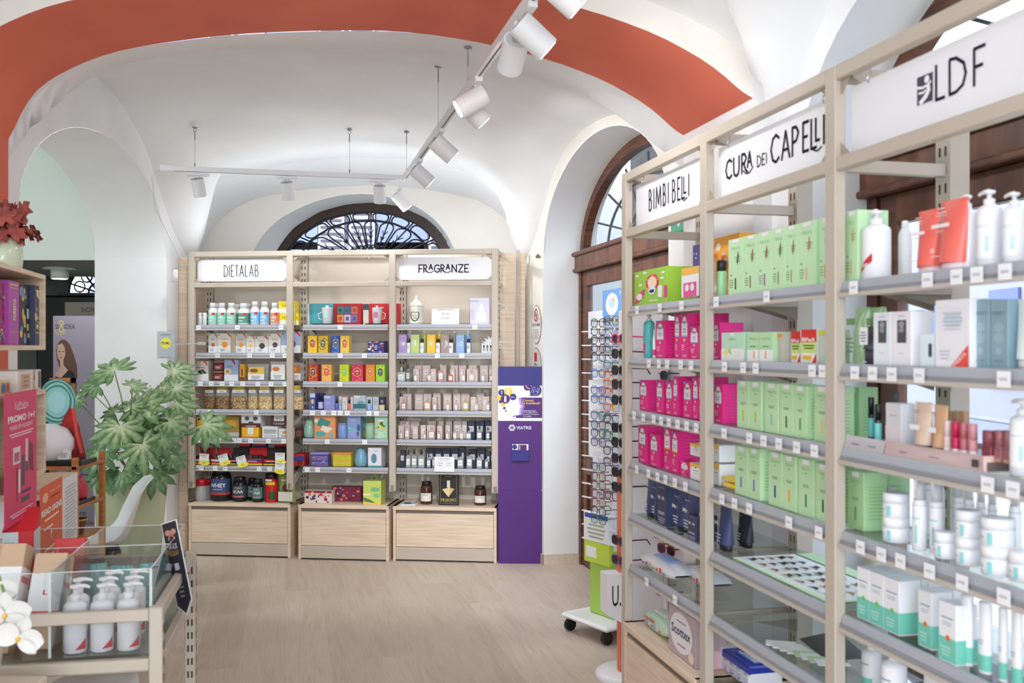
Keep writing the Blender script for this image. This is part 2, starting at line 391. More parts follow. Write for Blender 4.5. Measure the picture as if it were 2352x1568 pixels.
# ---- back wall: deep arched recess, then the wall with the window niche
b0 = Frame(vBL.x, vBL.y, vBR.x-vBL.x, vBR.y-vBL.y); BL_ = (vBR-vBL).xy.length
D1 = .55; D2 = .92
def curve(fr, b, pts):
    t = sorted((fr.a(x, b), fr.z(x, y, b)) for x, y in pts); return t
c1 = curve(b0, D1, [(459, 572), (478, 535), (524, 486), (585, 456), (677, 437), (799, 427), (891, 425), (1013, 440), (1100, 460), (1150, 492), (1180, 525), (1195, 560)])
c1 = [(c1[0][0]-.06, c1[0][1]-.3)]+c1+[(c1[-1][0]+.05, c1[-1][1]-.3)]
C1 = sm(c1, 3, .05)
mb = MB(); n = 40; xs0 = [BL_*x for x in ss(n)]; A0, A1 = c1[0][0], c1[-1][0]
xs1 = [A0+(A1-A0)*x for x in ss(n)]
up0 = [b0.w(x, 0, Bz(1-x/BL_)) for x in xs0]; up1 = [b0.w(x, D1, C1(x)) for x in xs1]
lo0 = [b0.w(0, 0, 0)]; 
grid([up0, [p.lerp(q, .5) for p, q in zip(up0, up1)], up1], WHITE, mb)
for k, x0, x1 in ((0, 0, A0), (-1, BL_, A1)):
    mb.add([b0.w(x0, 0, 0), b0.w(x1, D1, 0), up1[k], up0[k]], [[0, 1, 2, 3]], WHITE)
# recess wall with niche hole
nich = curve(b0, D1, [(572, 600), (585, 569), (606, 535), (646, 499), (707, 468), (768, 450), (830, 444), (891, 450), (952, 471), (998, 502), (1026, 536), (1044, 569), (1052, 600)])
NZ = sm(nich, 2, .04)
N0, N1 = nich[0][0], nich[-1][0]; ZSILL = 2.2
wall_arch(b0, D1, A0-.02, N0, lambda u: C1(u)+.03, mb, CREAM); wall_arch(b0, D1, N1, A1+.02, lambda u: C1(u)+.03, mb, CREAM)
wall_arch(b0, D1, N0, N1, lambda u: C1(u)+.03, mb, CREAM, lambda u: NZ(u)); wall_arch(b0, D1, N0, N1, lambda u: ZSILL, mb, CREAM)
nin = curve(b0, D2, [(632, 590), (641, 569), (677, 523), (738, 486), (799, 470), (860, 466), (921, 475), (983, 503), (1020, 540), (1034, 569), (1040, 590)])
NI = sm(nin, 2, .04); I0, I1 = nin[0][0], nin[-1][0]
g0 = [b0.w(N0+(N1-N0)*x, D1, NZ(N0+(N1-N0)*x)) for x in ss(n)]; g1 = [b0.w(I0+(I1-I0)*x, D2, NI(I0+(I1-I0)*x)) for x in ss(n)]
grid([g0, g1], GREYW, mb)
for k, x0, x1 in ((0, N0, I0), (-1, N1, I1)):
    mb.add([b0.w(x0, D1, ZSILL), b0.w(x1, D2, ZSILL), g1[k], g0[k]], [[0, 1, 2, 3]], GREYW)
mb.add([b0.w(N0, D1, ZSILL), b0.w(N1, D1, ZSILL), b0.w(I1, D2, ZSILL), b0.w(I0, D2, ZSILL)], [[0, 1, 2, 3]], GREYW)
wall_arch(b0, D2+.07, I0-1.6, I0, lambda u: 3.5, mb, GREYW); wall_arch(b0, D2+.07, I1, I1+1.6, lambda u: 3.5, mb, GREYW)
wall_arch(b0, D2+.07, I0, I1, lambda u: 3.5, mb, GREYW, lambda u: NI(u)); wall_arch(b0, D2+.07, I0, I1, lambda u: ZSILL, mb, GREYW)
struct(mb, 'wall_back')
# ---- left wall with the arched opening into the next room
LFm = Frame(LW(0), 0, -.0519, 1.0)   # a = depth along the wall, y points left (outside)
lz = lambda a: ell(a, 6.10, 1.23, 2.28, .645, 2.0)
mb = MB()
zt = lambda a: Lz(a)+.05
TH = .53
wall_arch(LFm, 0, 4.6, 4.87, zt, mb, WHITE); wall_arch(LFm, 0, 4.87, 7.33, zt, mb, WHITE, lz); wall_arch(LFm, 0, 7.33, 8.12, zt, mb, WHITE)
wall_arch(LFm, 0, -4.3, 4.1, lambda a: 3.3, mb, WHITE)
soffit(LFm, 0, TH, 4.87, 7.33, lz, mb, WHITE)
wall_arch(LFm, TH, 3.2, 4.87, lambda a: 3.4, mb, GREENW); wall_arch(LFm, TH, 4.87, 7.33, lambda a: 3.4, mb, GREENW, lz); wall_arch(LFm, TH, 7.33, 11, lambda a: 3.4, mb, GREENW)
struct(mb, 'wall_left')
# the green room beyond: walls, upper ceiling, lowered dark soffit
GRx = -6.2
mb = MB()
mb.add([(GRx, 3.0, 0), (GRx, 11, 0), (GRx, 11, 3.4), (GRx, 3.0, 3.4)], [[0, 1, 2, 3]], DARKG)
mb.add([(GRx, 3.2, 0), (-3.0, 3.2, 0), (-3.0, 3.2, 3.4), (GRx, 3.2, 3.4)], [[0, 1, 2, 3]], GREENW)
struct(mb, 'wall_left')
mb = MB(); pts = []
for i in range(9):
    t = i/8; pts.append([Vector((GRx+(LW(5)-TH-GRx)*t, y, 3.1+.3*math.sin(math.pi*t))) for y in (3.0, 11)])
grid(pts, GREENW, mb); struct(mb, 'ceiling')
mb = MB(); ZL = 2.264; SF = 7.37
mb.box(GRx, LW(7.4)-TH+.02, SF, 9.1, ZL, 3.5, DARKG)
mb.add([(GRx, SF-.004, ZL), (LW(7.4)-TH+.02, SF-.004, ZL), (LW(7.4)-TH+.02, SF-.004, 3.5), (GRx, SF-.004, 3.5)], [[0, 1, 2, 3]], GREENW)
struct(mb, 'trim_2', 'dark lowered soffit with pale green front in the side room')
# far wall of the green room with a small lunette
mb = MB(); YG = 10.0
cxg = (226-CX)*YG/F; rg = .30; zg = CH+(HY-672)*YG/F
N = 20
arc = [(cxg+rg*math.cos(math.pi*(1-i/N)), zg+rg*math.sin(math.pi*(1-i/N))) for i in range(N+1)]
mb.add([(x, YG, z) for x, z in arc]+[(x, YG, 3.5) for x, z in arc], [[i, i+1, N+2+i, N+1+i] for i in range(N)], DARKG)
mb.box(GRx, cxg-rg, YG, YG+.02, 0, 3.5, DARKG); mb.box(cxg+rg, -2.6, YG, YG+.02, 0, 3.5, DARKG); mb.box(cxg-rg, cxg+rg, YG, YG+.02, 0, zg, DARKG)
struct(mb, 'wall_back')
mb = MB(); mb.poly([(x, YG+.03, z) for x, z in arc], GLASS)
for i in range(5):
    a = math.pi*(.1+.2*i); mb.cyl((cxg, YG, zg), (cxg+rg*math.cos(a), YG, zg+rg*math.sin(a)), .009, IRON, 6)
for r_ in (.1, .3):
    mb.tube([(cxg+r_*math.cos(math.pi*i/16), YG, zg+r_*math.sin(math.pi*i/16)) for i in range(17)], .01, IRON, 6)
for i in range(5):
    a = math.pi*(.2*i+.2-.1); c_ = (cxg+.2*math.cos(a), zg+.2*math.sin(a))
    mb.tube([(c_[0]+.055*math.cos(2*math.pi*k/14), YG-.005, c_[1]+.055*math.sin(2*math.pi*k/14)) for k in range(15)], .008, IRON, 6)
mb.box(cxg-rg-.1, cxg+rg+.1, YG-.06, YG-.002, zg-.09, zg-.01, M(90, 92, 90))
struct(mb, 'window_4')
# end wall behind the camera; two tall unglazed gaps added to let daylight in
mb = MB(); YE = -4.2
mb.box(-2.6, -1.9, YE-.2, YE, 0, 3.5, WHITE); mb.box(.1, .6, YE-.2, YE, 0, 3.5, WHITE); mb.box(2.1, 3.2, YE-.2, YE, 0, 3.5, WHITE)
mb.box(-2.6, 3.2, YE-.2, YE, 2.9, 3.6, WHITE)
struct(mb, 'wall_rear')
# baseboards
mb = MB(); SK = noisy(C(214, 200, 184), C(200, 185, 168), 4, .5, 0, (14, 14, 1), name='oak_skirting')
def skirt(p, q, nrm, h=.075):
    p = Vector(p); q = Vector(q); nn = Vector(nrm)*.012; up = Vector((0, 0, h))
    mb.add([p, q, q+nn, p+nn, p+up, q+up, q+nn+up, p+nn+up], [[3, 2, 6, 7], [4, 5, 6, 7], [1, 5, 6, 2], [0, 3, 7, 4]], SK)
skirt(RF.w(-3.03, VW-.012, .0), RF.w(-3.03, VN-.02, 0), (RF.x[0], RF.x[1], 0)); skirt(RF.w(UB, VW, 0), RF.w(-3.018, VW, 0), (-RF.y[0], -RF.y[1], 0))
struct(mb, 'baseboard_right')
# ------------------------------------------------------------------ doors and windows
def fmat(fr): return Matrix(((fr.x[0], fr.y[0], 0, fr.o[0]), (fr.x[1], fr.y[1], 0, fr.o[1]), (0, 0, 1, 0), (0, 0, 0, 1)))
def FMB(fr): m = MB(); m.X = fmat(fr); return m
def arcframe(mb, f, u0, u1, w, b0, b1, z0, m, n=32):
    """wood arc following the soffit f, w wide"""
    us = [u0+(u1-u0)*x for x in ss(n)]; c = (u0+u1)/2
    out = [(u, max(f(u), z0)) for u in us]
    kx = 1-w/((u1-u0)/2); zt = max(z for u, z in out); kz = 1-w/(zt-z0)
    inn = [(c+(u-c)*kx, z0+(z-z0)*kz) for u, z in out]
    P = [[Vector((u, b0, z)) for u, z in out], [Vector((u, b0, z)) for u, z in inn], [Vector((u, b1, z)) for u, z in inn]]
    grid(P, m, mb, smooth=False)
    return inn
def opening_unit(name, u0, u1, f, leaves, glz0, label):
    root = FMB(RF)
    zt0, zt1 = 2.16, 2.305
    # outer frame and moulded transom
    root.box(u0-.01, u0+.06, VN-.03, VN+.06, 0, zt0, DOORW); root.box(u1-.06, u1+.01, VN-.03, VN+.06, 0, zt0, DOORW)
    root.box(u0-.02, u1+.02, VN-.06, VN+.06, zt0, zt1-.03, DOORH); root.box(u0-.03, u1+.03, VN-.085, VN+.06, zt1-.03, zt1, DOORH, .008)
    root.box(u0-.02, u1+.02, VN-.075, VN+.06, zt0-.002, zt0+.025, DOORH, .006)
    inn = arcframe(root, f, u0, u1, .075, VN-.02, VN+.04, zt1-.01, DOORW)
    o = struct(root, name, label)
    g = FMB(RF); g.poly([(u, VN+.02, z) for u, z in inn], GLASS); g.build('pane', o)
    ir = FMB(RF); c = (u0+u1)/2; hw = (u1-u0)/2-.08; zt = max(z for u, z in inn)
    for k in range(1, 8):
        a = math.pi*k/8; ir.cyl((c, VN+.06, zt1), (c+hw*.97*math.cos(a), VN+.06, zt1+(zt-zt1)*.97*math.sin(a)), .008, IRON, 6)
    for q in (.35, .7):
        ir.tube([(c+hw*q*math.cos(math.pi*i/20), VN+.06, zt1+(zt-zt1)*q*math.sin(math.pi*i/20)) for i in range(21)], .009, IRON, 6)
    ir.build('grille', o)
    w = (u1-u0-.12)/leaves
    for k in range(leaves):
        a, b = u0+.06+w*k, u0+.06+w*(k+1); d = FMB(RF); y0, y1 = VN-.02, VN+.03
        d.box(a+.004, a+.105, y0, y1, .01, zt0, DOORW, .006); d.box(b-.105, b-.004, y0, y1, .01, zt0, DOORW, .006)
        d.box(a+.1, b-.1, y0, y1, zt0-.11, zt0, DOORH, .006); d.box(a+.1, b-.1, y0, y1, glz0-.12, glz0, DOORH, .006)
        d.box(a+.1, b-.1, y0, y1, .01, .17, DOORH, .006); d.box(a+.1, b-.1, y0+.025, y1-.01, .15, glz0-.1, DOORW)
        d.box(a+.15, b-.15, y0+.012, y1-.01, .21, glz0-.17, DOORW, .01)
        for q in (.35, 1.2, 1.9): d.cyl((a-.002, y0-.004, q), (a-.002, y0-.004, q+.09), .009, DARKWOOD, 8)
        L = d.build('door_leaf' if name.startswith('door') else 'casement', o)
        g = FMB(RF); g.box(a+.1, b-.1, VN-.002, VN+.004, glz0, zt0-.11, GLASS); g.build('pane', L)
        if name.startswith('door'):
            h = FMB(RF); x = b-.05 if k == 0 else a+.05; h.cyl((x, y0, 1.02), (x, y0-.05, 1.02), .012, M(170, 150, 90, .3, metal=1)); h.cyl((x, y0-.05, 1.02), (x-.1 if k == 0 else x+.1, y0-.05, 1.02), .009, M(170, 150, 90, .3, metal=1))
            h.build('door_handle', L)
    return o
opening_unit('door_1', -3.03, -.63, nicheZ, 2, .80, 'brown wooden double door with arched lunette')
opening_unit('window_2', .65, 3.09, nz2, 2, .70, 'brown wooden shop window with arched lunette')
# back lunette window with wrought-iron fan
mb = FMB(b0)
f_ = lambda u: NI(u)
inn = arcframe(mb, f_, I0+.0, I1-.0, .075, D2-.03, D2+.05, ZSILL, DARKWOOD)
o = struct(mb, 'window_1', 'lunette window with wrought iron fan grille')
g = FMB(b0); g.poly([(u, D2+.02, z) for u, z in inn], GLASS); g.build('pane', o)
ir = FMB(b0); cxw = b0.a(852, D2); czw = b0.z(852, 612, D2)
outl = [(u-cxw, z-czw) for u, z in inn]
def RB(a):
    best = None
    dx, dz = math.cos(a), math.sin(a)
    for (x0, z0), (x1, z1) in zip(outl, outl[1:]):
        den = dx*(z1-z0)-dz*(x1-x0)
        if abs(den) < 1e-9: continue
        t = (x0*(z1-z0)-z0*(x1-x0))/den; s = (x0*dz-z0*dx)/den if abs(den) > 0 else 0
        if t > 0 and -.001 <= s <= 1.001: best = t if best is None else max(best, t)
    return best or .7
RBt = [RB(max(.02, min(math.pi-.02, math.pi*i/60))) for i in range(61)]
def fan(a, t, off=0):
    k = max(0, min(59.999, a/math.pi*60)); i = int(k); r = RBt[i]+(RBt[i+1]-RBt[i])*(k-i)
    return Vector((cxw+r*t*math.cos(a), D2-.0+off, czw+r*t*math.sin(a)))
NSEC = 8; st = math.pi/NSEC
for k in range(0, NSEC+1):
    a = k*st
    ir.tube([fan(a, .28), fan(a, .99)], .007, IRON, 6)
    # arrow head and barbs
    ir.add([fan(a, .46), fan(a-.075, .58, -.008), fan(a, .545, .006), fan(a+.075, .58, -.008)], [[0, 1, 2], [0, 2, 3], [0, 3, 2, 1]], IRON)
    for s in (-1, 1): ir.tube([fan(a, .60), fan(a+s*.045, .64), fan(a+s*.07, .68)], .0045, IRON, 5)
    # inverted-U loop around each arrow
    L = [fan(a-st*.42, .34+.02*i) for i in range(0, 18, 4)]
    arc = [fan(a+st*.42*math.cos(math.pi*(1-j/10)), .72+.11*math.sin(math.pi*j/10)) for j in range(11)]
    R_ = [fan(a+st*.42, .66-.02*i) for i in range(0, 18, 4)]
    ir.tube(L+arc+R_, .0075, IRON, 6)
for k in range(NSEC):
    a = (k+.5)*st
    lp = [fan(a+st*.40*math.copysign(abs(math.cos(q))**.6, math.cos(q)), .905+.075*math.copysign(abs(math.sin(q))**.7, math.sin(q))) for q in [2*math.pi*i/24 for i in range(25)]]
    ir.tube(lp, .0075, IRON, 6)
    q0 = fan(a, .30); ir.tube([q0+Vector((.05*math.cos(2*math.pi*i/14), 0, .05*math.sin(2*math.pi*i/14))) for i in range(15)], .007, IRON, 6)
for t in (.2, .29, .845): ir.tube([fan(math.pi*i/40, t) for i in range(41)], .006, IRON, 6)
ir.tube([fan(math.pi*i/40, .995) for i in range(41)], .012, IRON, 6)
ir.build('grille', o)
# ------------------------------------------------------------------ outside
PAV = noisy(C(150, 148, 158), C(126, 126, 140), 40, .9, name='street_paving')
mb = MB(); mb.box(2.0, 26, -12, 70, -.18, -.12, PAV); mb.box(-12, 2.2, 10.6, 70, -.18, -.12, PAV); struct(mb, 'floor_outside') if False else struct(mb, 'ground_street')
# facade seen through the back lunette
FAC = noisy(C(175, 130, 90), C(158, 116, 80), 2, .9, name='ochre_render'); FACP = noisy(C(160, 158, 176), C(140, 140, 158), 2, .9, name='pale_render')
mb = MB(); mb.box(-7, -2.3, 16, 16.3, 0, 9, FACP); mb.box(-2.3, 5, 16, 16.3, 0, 9, FAC)
for z in (3.2, 6.0): mb.box(-7, 5, 15.9, 16, z, z+.12, FACP)
root = mb.build('apartment_building'); tag(root, 'ochre and pale building across the street behind back lunette', 'building')
for xc in (-5.4, -3.6, -1.8, 0, 1.8, 3.6):
    for z0 in (2.6, 5.6):
        s_ = MB(); s_.box(xc-.42, xc+.42, 15.9, 15.99, z0, z0+1.7, M(130, 136, 165))
        w_ = s_.build('window', root)
        s_ = MB()
        for x0 in (xc-.86, xc+.44):
            s_.box(x0, x0+.42, 15.86, 15.9, z0, z0+1.7, M(190, 184, 196))
            for i in range(15): s_.box(x0+.04, x0+.38, 15.83, 15.86, z0+.06+i*.11, z0+.10+i*.11, M(80, 72, 84))
        s_.build('shutter', w_)
# facade and car seen through the right-hand windows
mb = MB(); mb.box(11, 11.3, -8, 70, 0, 9, M(162, 158, 164, .9))
r2_ = mb.build('street_building'); tag(r2_, 'pale building across the street outside the shop windows', 'building')
for y in range(-6, 48, 3):
    s_ = MB(); s_.box(10.93, 10.99, y, y+1.3, .9, 2.9, M(90, 100, 150)); s_.box(10.9, 10.95, y-.1, y+1.4, .78, .88, M(200, 205, 220)); s_.build('window', r2_)
_ = 0; m_ = MB(); m_.X = fmat(RF); m_.box(-11.5, -1.5, 1.9, 2.2, -.12, 4.5, noisy(C(74, 71, 66), C(56, 54, 50), 6, .9, .2, name='stone_pier')); m_.box(-1.9, -1.75, 1.85, 1.9, -.12, 4.5, M(70, 70, 72)); tag(m_.build('stone_pier'), 'grey-brown stone wall across the lane outside the door', 'wall')
def car(x, y, rz, col, label):
    t = empty('parked_car', (x, y, -.12), rz, label, 'car')
    b = MB(); prof = [(-2.1, .35), (-2.15, .75), (-1.95, .95), (-1.2, 1.05), (-.6, 1.45), (.7, 1.5), (1.5, 1.1), (2.05, 1.0), (2.15, .6), (2.1, .3)]
    b.prism(prof, -.85, .85, mat(col, .25)); b.build('body', t)
    for s in (-1, 1):
        w = MB(); w.prism([(-1.05, 1.04), (-.52, 1.4), (.65, 1.44), (1.3, 1.1)], s*.86-.005, s*.86+.005, M(60, 75, 110, .1)); w.build('side_window', t)
        for q in (-1.35, 1.3):
            w = MB(); w.cyl((q, s*.72, .32), (q, s*.88, .32), .32, BLACK, 20); w.cyl((q, s*.87, .32), (q, s*.90, .32), .2, M(190, 190, 195, .3, metal=1), 14); w.build('wheel', t)
    w = MB(); w.prism([(-1.28, 1.03), (-1.2, 1.07), (-.62, 1.46), (-.7, 1.42)], -.72, .72, M(60, 75, 110, .1)); w.build('windscreen', t)
car(4.6, 3.4, RF.rz+math.pi, C(150, 158, 185), 'silver car parked in the street outside the shop window')
# ------------------------------------------------------------------ shelving
LV = [1.775, 1.56, 1.343, 1.125, .908, .693]
RAILT = M(176, 179, 186, .25); RAILB = M(196, 188, 178, .35)
TAG = M(248, 248, 250, .5); TAGT = M(205, 205, 210, .6); TAGTXT = M(120, 120, 125, .6)
PW = .05
def slotted(m, a0, a1, b0_, z0, z1, face=TAUPE):
    """rear upright, two rows of slots on its front face"""
    m.box(a0, a1, b0_, b0_+.06, z0, z1, face)
    w = a1-a0; n = int((z1-z0)/.05)
    for i in range(n):
        z = z0+.02+i*.05
        for q in (.3, .7): m.rect(a0+w*q-.0035, a0+w*q+.0035, z, z+.026, b0_-.0008, SLOT)
def shelving(fr, name, a0, a1, label, post0=True, post1=False, zb=.41, postz=0.0, D=.33, panel=True, tags=(), sh=None, ups=(1, 0), glass=None, lv=LV, rail=None, group=None):
    t = empty(name, fr.w(a0, 0, 0), fr.rz, label, 'shelving', group)
    w = a1-a0; sh = sh or (PW/2+.004, w-PW/2-.004); sd = D-.03
    def part(nm, m, p=t): return m.build(nm, p)
    if post0: m = MB(); m.box(-PW/2, PW/2, 0, .032, postz, 2.34, TAUPE, .003); part('front_post', m)
    if post1: m = MB(); m.box(w-PW/2, w+PW/2, 0, .032, postz, 2.34, TAUPE, .003); part('front_post', m)
    m = MB(); m.box(PW/2, w-PW/2, .001, .031, 2.30, 2.34, TAUPE, .003); part('top_rail', m)
    m = MB(); m.box(PW/2, w-PW/2, .001, .031, 2.064, 2.10, TAUPE, .003); part('middle_rail', m)
    for x in ([0] if ups[0] else [])+([w] if ups[1] or post1 else []):
        m = MB(); m.box(x-.014, x+.014, .032, D, 2.302, 2.338, TAUPE); part('support_arm', m); m = MB(); m.box(x-.014, x+.014, .032, D, 2.066, 2.098, TAUPE); part('support_arm', m); m = MB()
        if postz > .1: m.add([(x-.014, .0, postz+.05), (x+.014, .0, postz+.05), (x+.014, D, postz+.16), (x-.014, D, postz+.16), (x-.014, .0, postz+.0), (x+.014, .0, postz+.0), (x+.014, D, postz+.11), (x-.014, D, postz+.11)], [[0, 1, 2, 3], [7, 6, 5, 4], [0, 3, 7, 4], [1, 5, 6, 2], [0, 4, 5, 1]], TAUPE); part('support_arm', m)
    m = MB()
    for x, s in ((PW/2, 1), (w-PW/2, -1)):
        for z, q in ((2.30, -1), (2.10, 1)):
            m.add([(x, .016, z), (x+s*.05, .016, z), (x, .016, z+q*.04)], [[0, 1, 2]], TAUPE_D)
            m.add([(x, .016, z), (x, .07, z), (x+s*.05, .016, z)], [[0, 1, 2]], TAUPE_D)
    part('corner_gusset', m)
    for x in ([PW*.0] if ups[0] else [])+([w] if ups[1] or post1 else []):
        m = MB(); slotted(m, x-.03, x+.03, D, .0, 2.34); part('rear_upright', m)
    if panel:
        m = MB(); zz = [.41, .93, 1.36, 1.79, 2.09, 2.335]
        for q0, q1 in zip(zz, zz[1:]): m.box(.034, w-.034, D+.02, D+.034, q0+.0015, q1-.0015, TAUPE_P)
        m.box(.03, w-.03, D+.034, D+.04, .41, 2.33, SLOT)
        part('back_panel', m)
    for k, z in enumerate(lv):
        m = MB(); m.box(sh[0], sh[1], .03, D-.005, z-.008, z, glass or SHELFG); s_ = part('shelf', m)
        for x in sh: 
            m = MB(); q = .012 if x == sh[0] else -.012
            m.box(min(x, x+q), max(x, x+q), .045, D, z-.03, z-.009, TAUPE_D); m.add([(x+q/2, .17, z-.03), (x+q/2, D, z-.03), (x+q/2, D, z-.075), (x+q/2, D-.05, z-.06)], [[0, 1, 2, 3], [3, 2, 1, 0]], TAUPE_D); m.build('bracket', s_)
        m = MB(); m.add([(sh[0], .012, z-.036), (sh[1], .012, z-.036), (sh[1], .022, z+.002), (sh[0], .022, z+.002), (sh[0], .014, z-.04), (sh[1], .014, z-.04), (sh[1], .034, z+.0), (sh[0], .034, z+.0)], [[0, 1, 2, 3], [7, 6, 5, 4], [4, 5, 1, 0], [3, 2, 6, 7], [0, 3, 7, 4], [1, 5, 6, 2]], RAILT)
        m.box(sh[0], sh[1], .0125, .0165, z-.030, z-.020, M(150, 150, 156, .3)); m.box(sh[0], sh[1], .007, .014, z-.041, z-.030, RAILB); m.box(sh[0], sh[1], .024, .03, z-.012, z+.001, rail or RAILT)
        m.build('price_rail', s_)
        if k < len(tags):
            for px in tags[k]:
                x = fr.a(px, .01)-a0; tw = .037/2
                if x-tw < sh[0]-.01 or x+tw > sh[1]+.03: continue
                m = MB(); dz = .004
                m.box(x-tw, x+tw, .0045, .0055, z-.036, z-.003, TAG)
                m.rect(x-tw*.6, x+tw*.6, z-.022, z-.016, .004, TAGT)
                m.build('price_tag', s_)
    return t
pB = [BF.a(px) for px in (439, 665, 901, 1137)]
T1 = [(457, 546, 646), (500, 574, 626, 655), (461, 486, 511, 533, 558, 593, 623, 655), (483, 589), (460, 502, 538, 550, 576, 617, 652), (463, 495, 518, 596, 620)]
T2 = [(782,), (782, 837), (781,), (718, 743, 767, 782, 798, 848, 865), (752, 838), (706, 730, 802)]
T3 = [(1091,), (1005, 1061), (), (), (), ()]
PL = ['left', 'middle', 'right']
for i, T in enumerate((T1, T2, T3)):
    w = pB[i+1]-pB[i]; shp = None
    if i == 1: shp = (BF.a(694)-pB[1], BF.a(890)-pB[1])
    shelving(BF, 'shelving_unit', pB[i], pB[i+1], f'taupe metal shelving, {PL[i]} bay of the back wall, six glass shelves', True, i == 2, postz=.52, tags=T, sh=shp, group='back wall shelving bays')
UR = [0, .80, 1.60, 2.40]
R1 = [(1466, 1518, 1568), (1493, 1516, 1535, 1566, 1590), (1459, 1480, 1504, 1521, 1539, 1559, 1580, 1602), (1465, 1492, 1513, 1531, 1553, 1577), (), (1488, 1553)]
R2_ = [(1648, 1764), (1667, 1710, 1739, 1869, 1893), (1666, 1724, 1757, 1792, 1833, 1874), (1661, 1690, 1724, 1815, 1884), (), ()]
R3_ = [(1964, 2134, 2201, 2248, 2313), (1967, 2008, 2052, 2115, 2310), (2273, 2331), (1980, 2028, 2072, 2139, 2214, 2310), (), ()]
RAILG = M(160, 186, 196, .15)
for i, T in enumerate((R1, R2_, R3_)):
    shelving(RF, 'shelving_unit', UR[i], UR[i+1], f'taupe metal shelving, {("far", "middle", "nearest")[i]} bay of the right-hand row, open back', True, i == 2, panel=False, tags=T, D=.34, zb=.44, ups=(1, 0), rail=RAILG, group='right-hand shelving bays')
# base cabinets
def base(fr, a0, a1, label, zt=.41, b_0=-.01, D=.36, fl=0, group=None, plinth_in=.0):
    t = empty('base_cabinet', fr.w(a0, b_0, 0), fr.rz, label, 'cabinet', group); w = a1-a0
    m = MB(); m.box(0, .022, 0, D, .0, zt, OAK, .002); m.box(w-.022, w, 0, D, .0, zt, OAK, .002); m.box(.022, w-.022, .02, D, .1, zt-.03, OAKH); m.build('body', t)
    m = MB(); m.box(0, w, -.006, D, zt-.026, zt, OAKH, .002); m.build('top_panel', t)
    m = MB(); m.box(.024, w-.024, .0, .018, .108, zt-.052, OAKH, .0015); m.build('drawer_front', t)
    m = MB(); m.box(.024, w-.024, .010, .03, zt-.052, zt-.028, M(120, 108, 96)); m.build('finger_groove', t)
    m = MB(); m.box(.02, w-.02, -.004, .03, .012, .104, TAUPE, .003); m.build('plinth', t)
    return t
base(BF, BF.a(434), BF.a(668), 'pale oak drawer cabinet under the left bay of back shelving', group='oak base cabinets')
base(BF, BF.a(685, -.04), BF.a(893, -.04), 'pale oak drawer cabinet under the middle bay of back shelving', zt=.415, b_0=-.04, group='oak base cabinets')
base(BF, BF.a(903), BF.a(1141), 'pale oak drawer cabinet under the right bay of back shelving', group='oak base cabinets')
for i in range(3):
    base(RF, UR[i]+.03, UR[i+1]-.03, f'pale oak drawer cabinet under the {("far", "middle", "nearest")[i]} bay of right-hand shelving', zt=.455, D=.38, group='oak base cabinets')
# tall oak end panels beside the back shelving
def endpanel(px0, px1, b, zt, label, nm='end_panel', m_=None):
    a, c = BF.a(px0, b), BF.a(px1, b); m = MB(); m.box(a, c, 0, .02, 0, zt, m_ or OAK, .001)
    o = m.build(nm); put(o, BF.w(0, b, 0), BF.rz); tag(o, label, 'panel')
endpanel(411, 431, .12, 2.31, 'tall oak end panel left of the back shelving')
endpanel(431, 478, .37, 2.25, 'oak infill panel behind the left bay of back shelving')
endpanel(1147, 1182, .26, 2.33, 'tall oak end panel right of the back shelving')
endpanel(1185, 1193, .33, 2.36, 'narrow taupe strip at the right end of back shelving', m_=TAUPE)
endpanel(1194, 1206, .36, 2.34, 'narrow oak panel in the corner right of back shelving')
# ------------------------------------------------------------------ hanging signs
INK = mat(C(46, 42, 56), .9, spec=.05)
ST = {  # stroke letters in a 1 x 1 box
 'D': [[(0, 0), (0, 1)], [(0, 1), (.35, .97), (.75, .75), (.85, .45), (.7, .15), (.35, .02), (0, 0)]],
 'I': [[(0, 0), (0, 1)]], 'E': [[(.6, 0), (0, 0), (0, 1), (.6, 1)], [(0, .5), (.5, .5)]],
 'T': [[(.3, 0), (.3, 1)], [(-.05, .95), (.65, 1)]], 'A': [[(0, 0), (.4, 1), (.8, 0)], [(.14, .33), (.66, .33)]],
 'L': [[(0, 1), (0, 0), (.55, 0)]], 'B': [[(0, 0), (0, 1), (.4, .98), (.6, .78), (.45, .56), (0, .5)], [(.4, .54), (.7, .38), (.68, .12), (.4, 0), (0, 0)]],
 'F': [[(0, 0), (0, 1), (.6, 1)], [(0, .5), (.5, .5)]],
 'R': [[(0, 0), (0, 1), (.4, .98), (.62, .75), (.4, .52), (0, .5)], [(.25, .5), (.55, .12), (.8, 0)]],
 'S': [[(.6, .9), (.3, 1), (.05, .8), (.2, .55), (.5, .42), (.6, .2), (.35, 0), (0, .1)]],
 'G': [[(.85, .85), (.55, 1), (.2, .9), (0, .5), (.2, .1), (.55, 0), (.85, .15), (.88, .48), (.5, .48)]],
 'N': [[(0, 0), (0, 1), (.75, 0), (.75, 1)]], 'Z': [[(0, 1), (.7, 1), (0, 0), (.7, 0)]],
 'M': [[(0, 0), (.12, 1), (.5, .15), (.88, 1), (1, 0)]], 'C': [[(.8, .85), (.5, 1), (.18, .88), (0, .5), (.18, .12), (.5, 0), (.8, .15)]],
 'U': [[(0, 1), (0, .3), (.12, .08), (.35, 0), (.58, .08), (.7, .3), (.7, 1)]], 'P': [[(0, 0), (0, 1), (.4, .98), (.62, .75), (.4, .5), (0, .45)]],
}
def lettering(m, items, th, y=-.0016, mt=None):
    """items: (char, x, z, width, height)"""
    for ch, x, z, w, h in items:
        for s in ST[ch]: m.stroke([(x+p*w, z+q*h) for p, q in s], th, y, mt or INK)
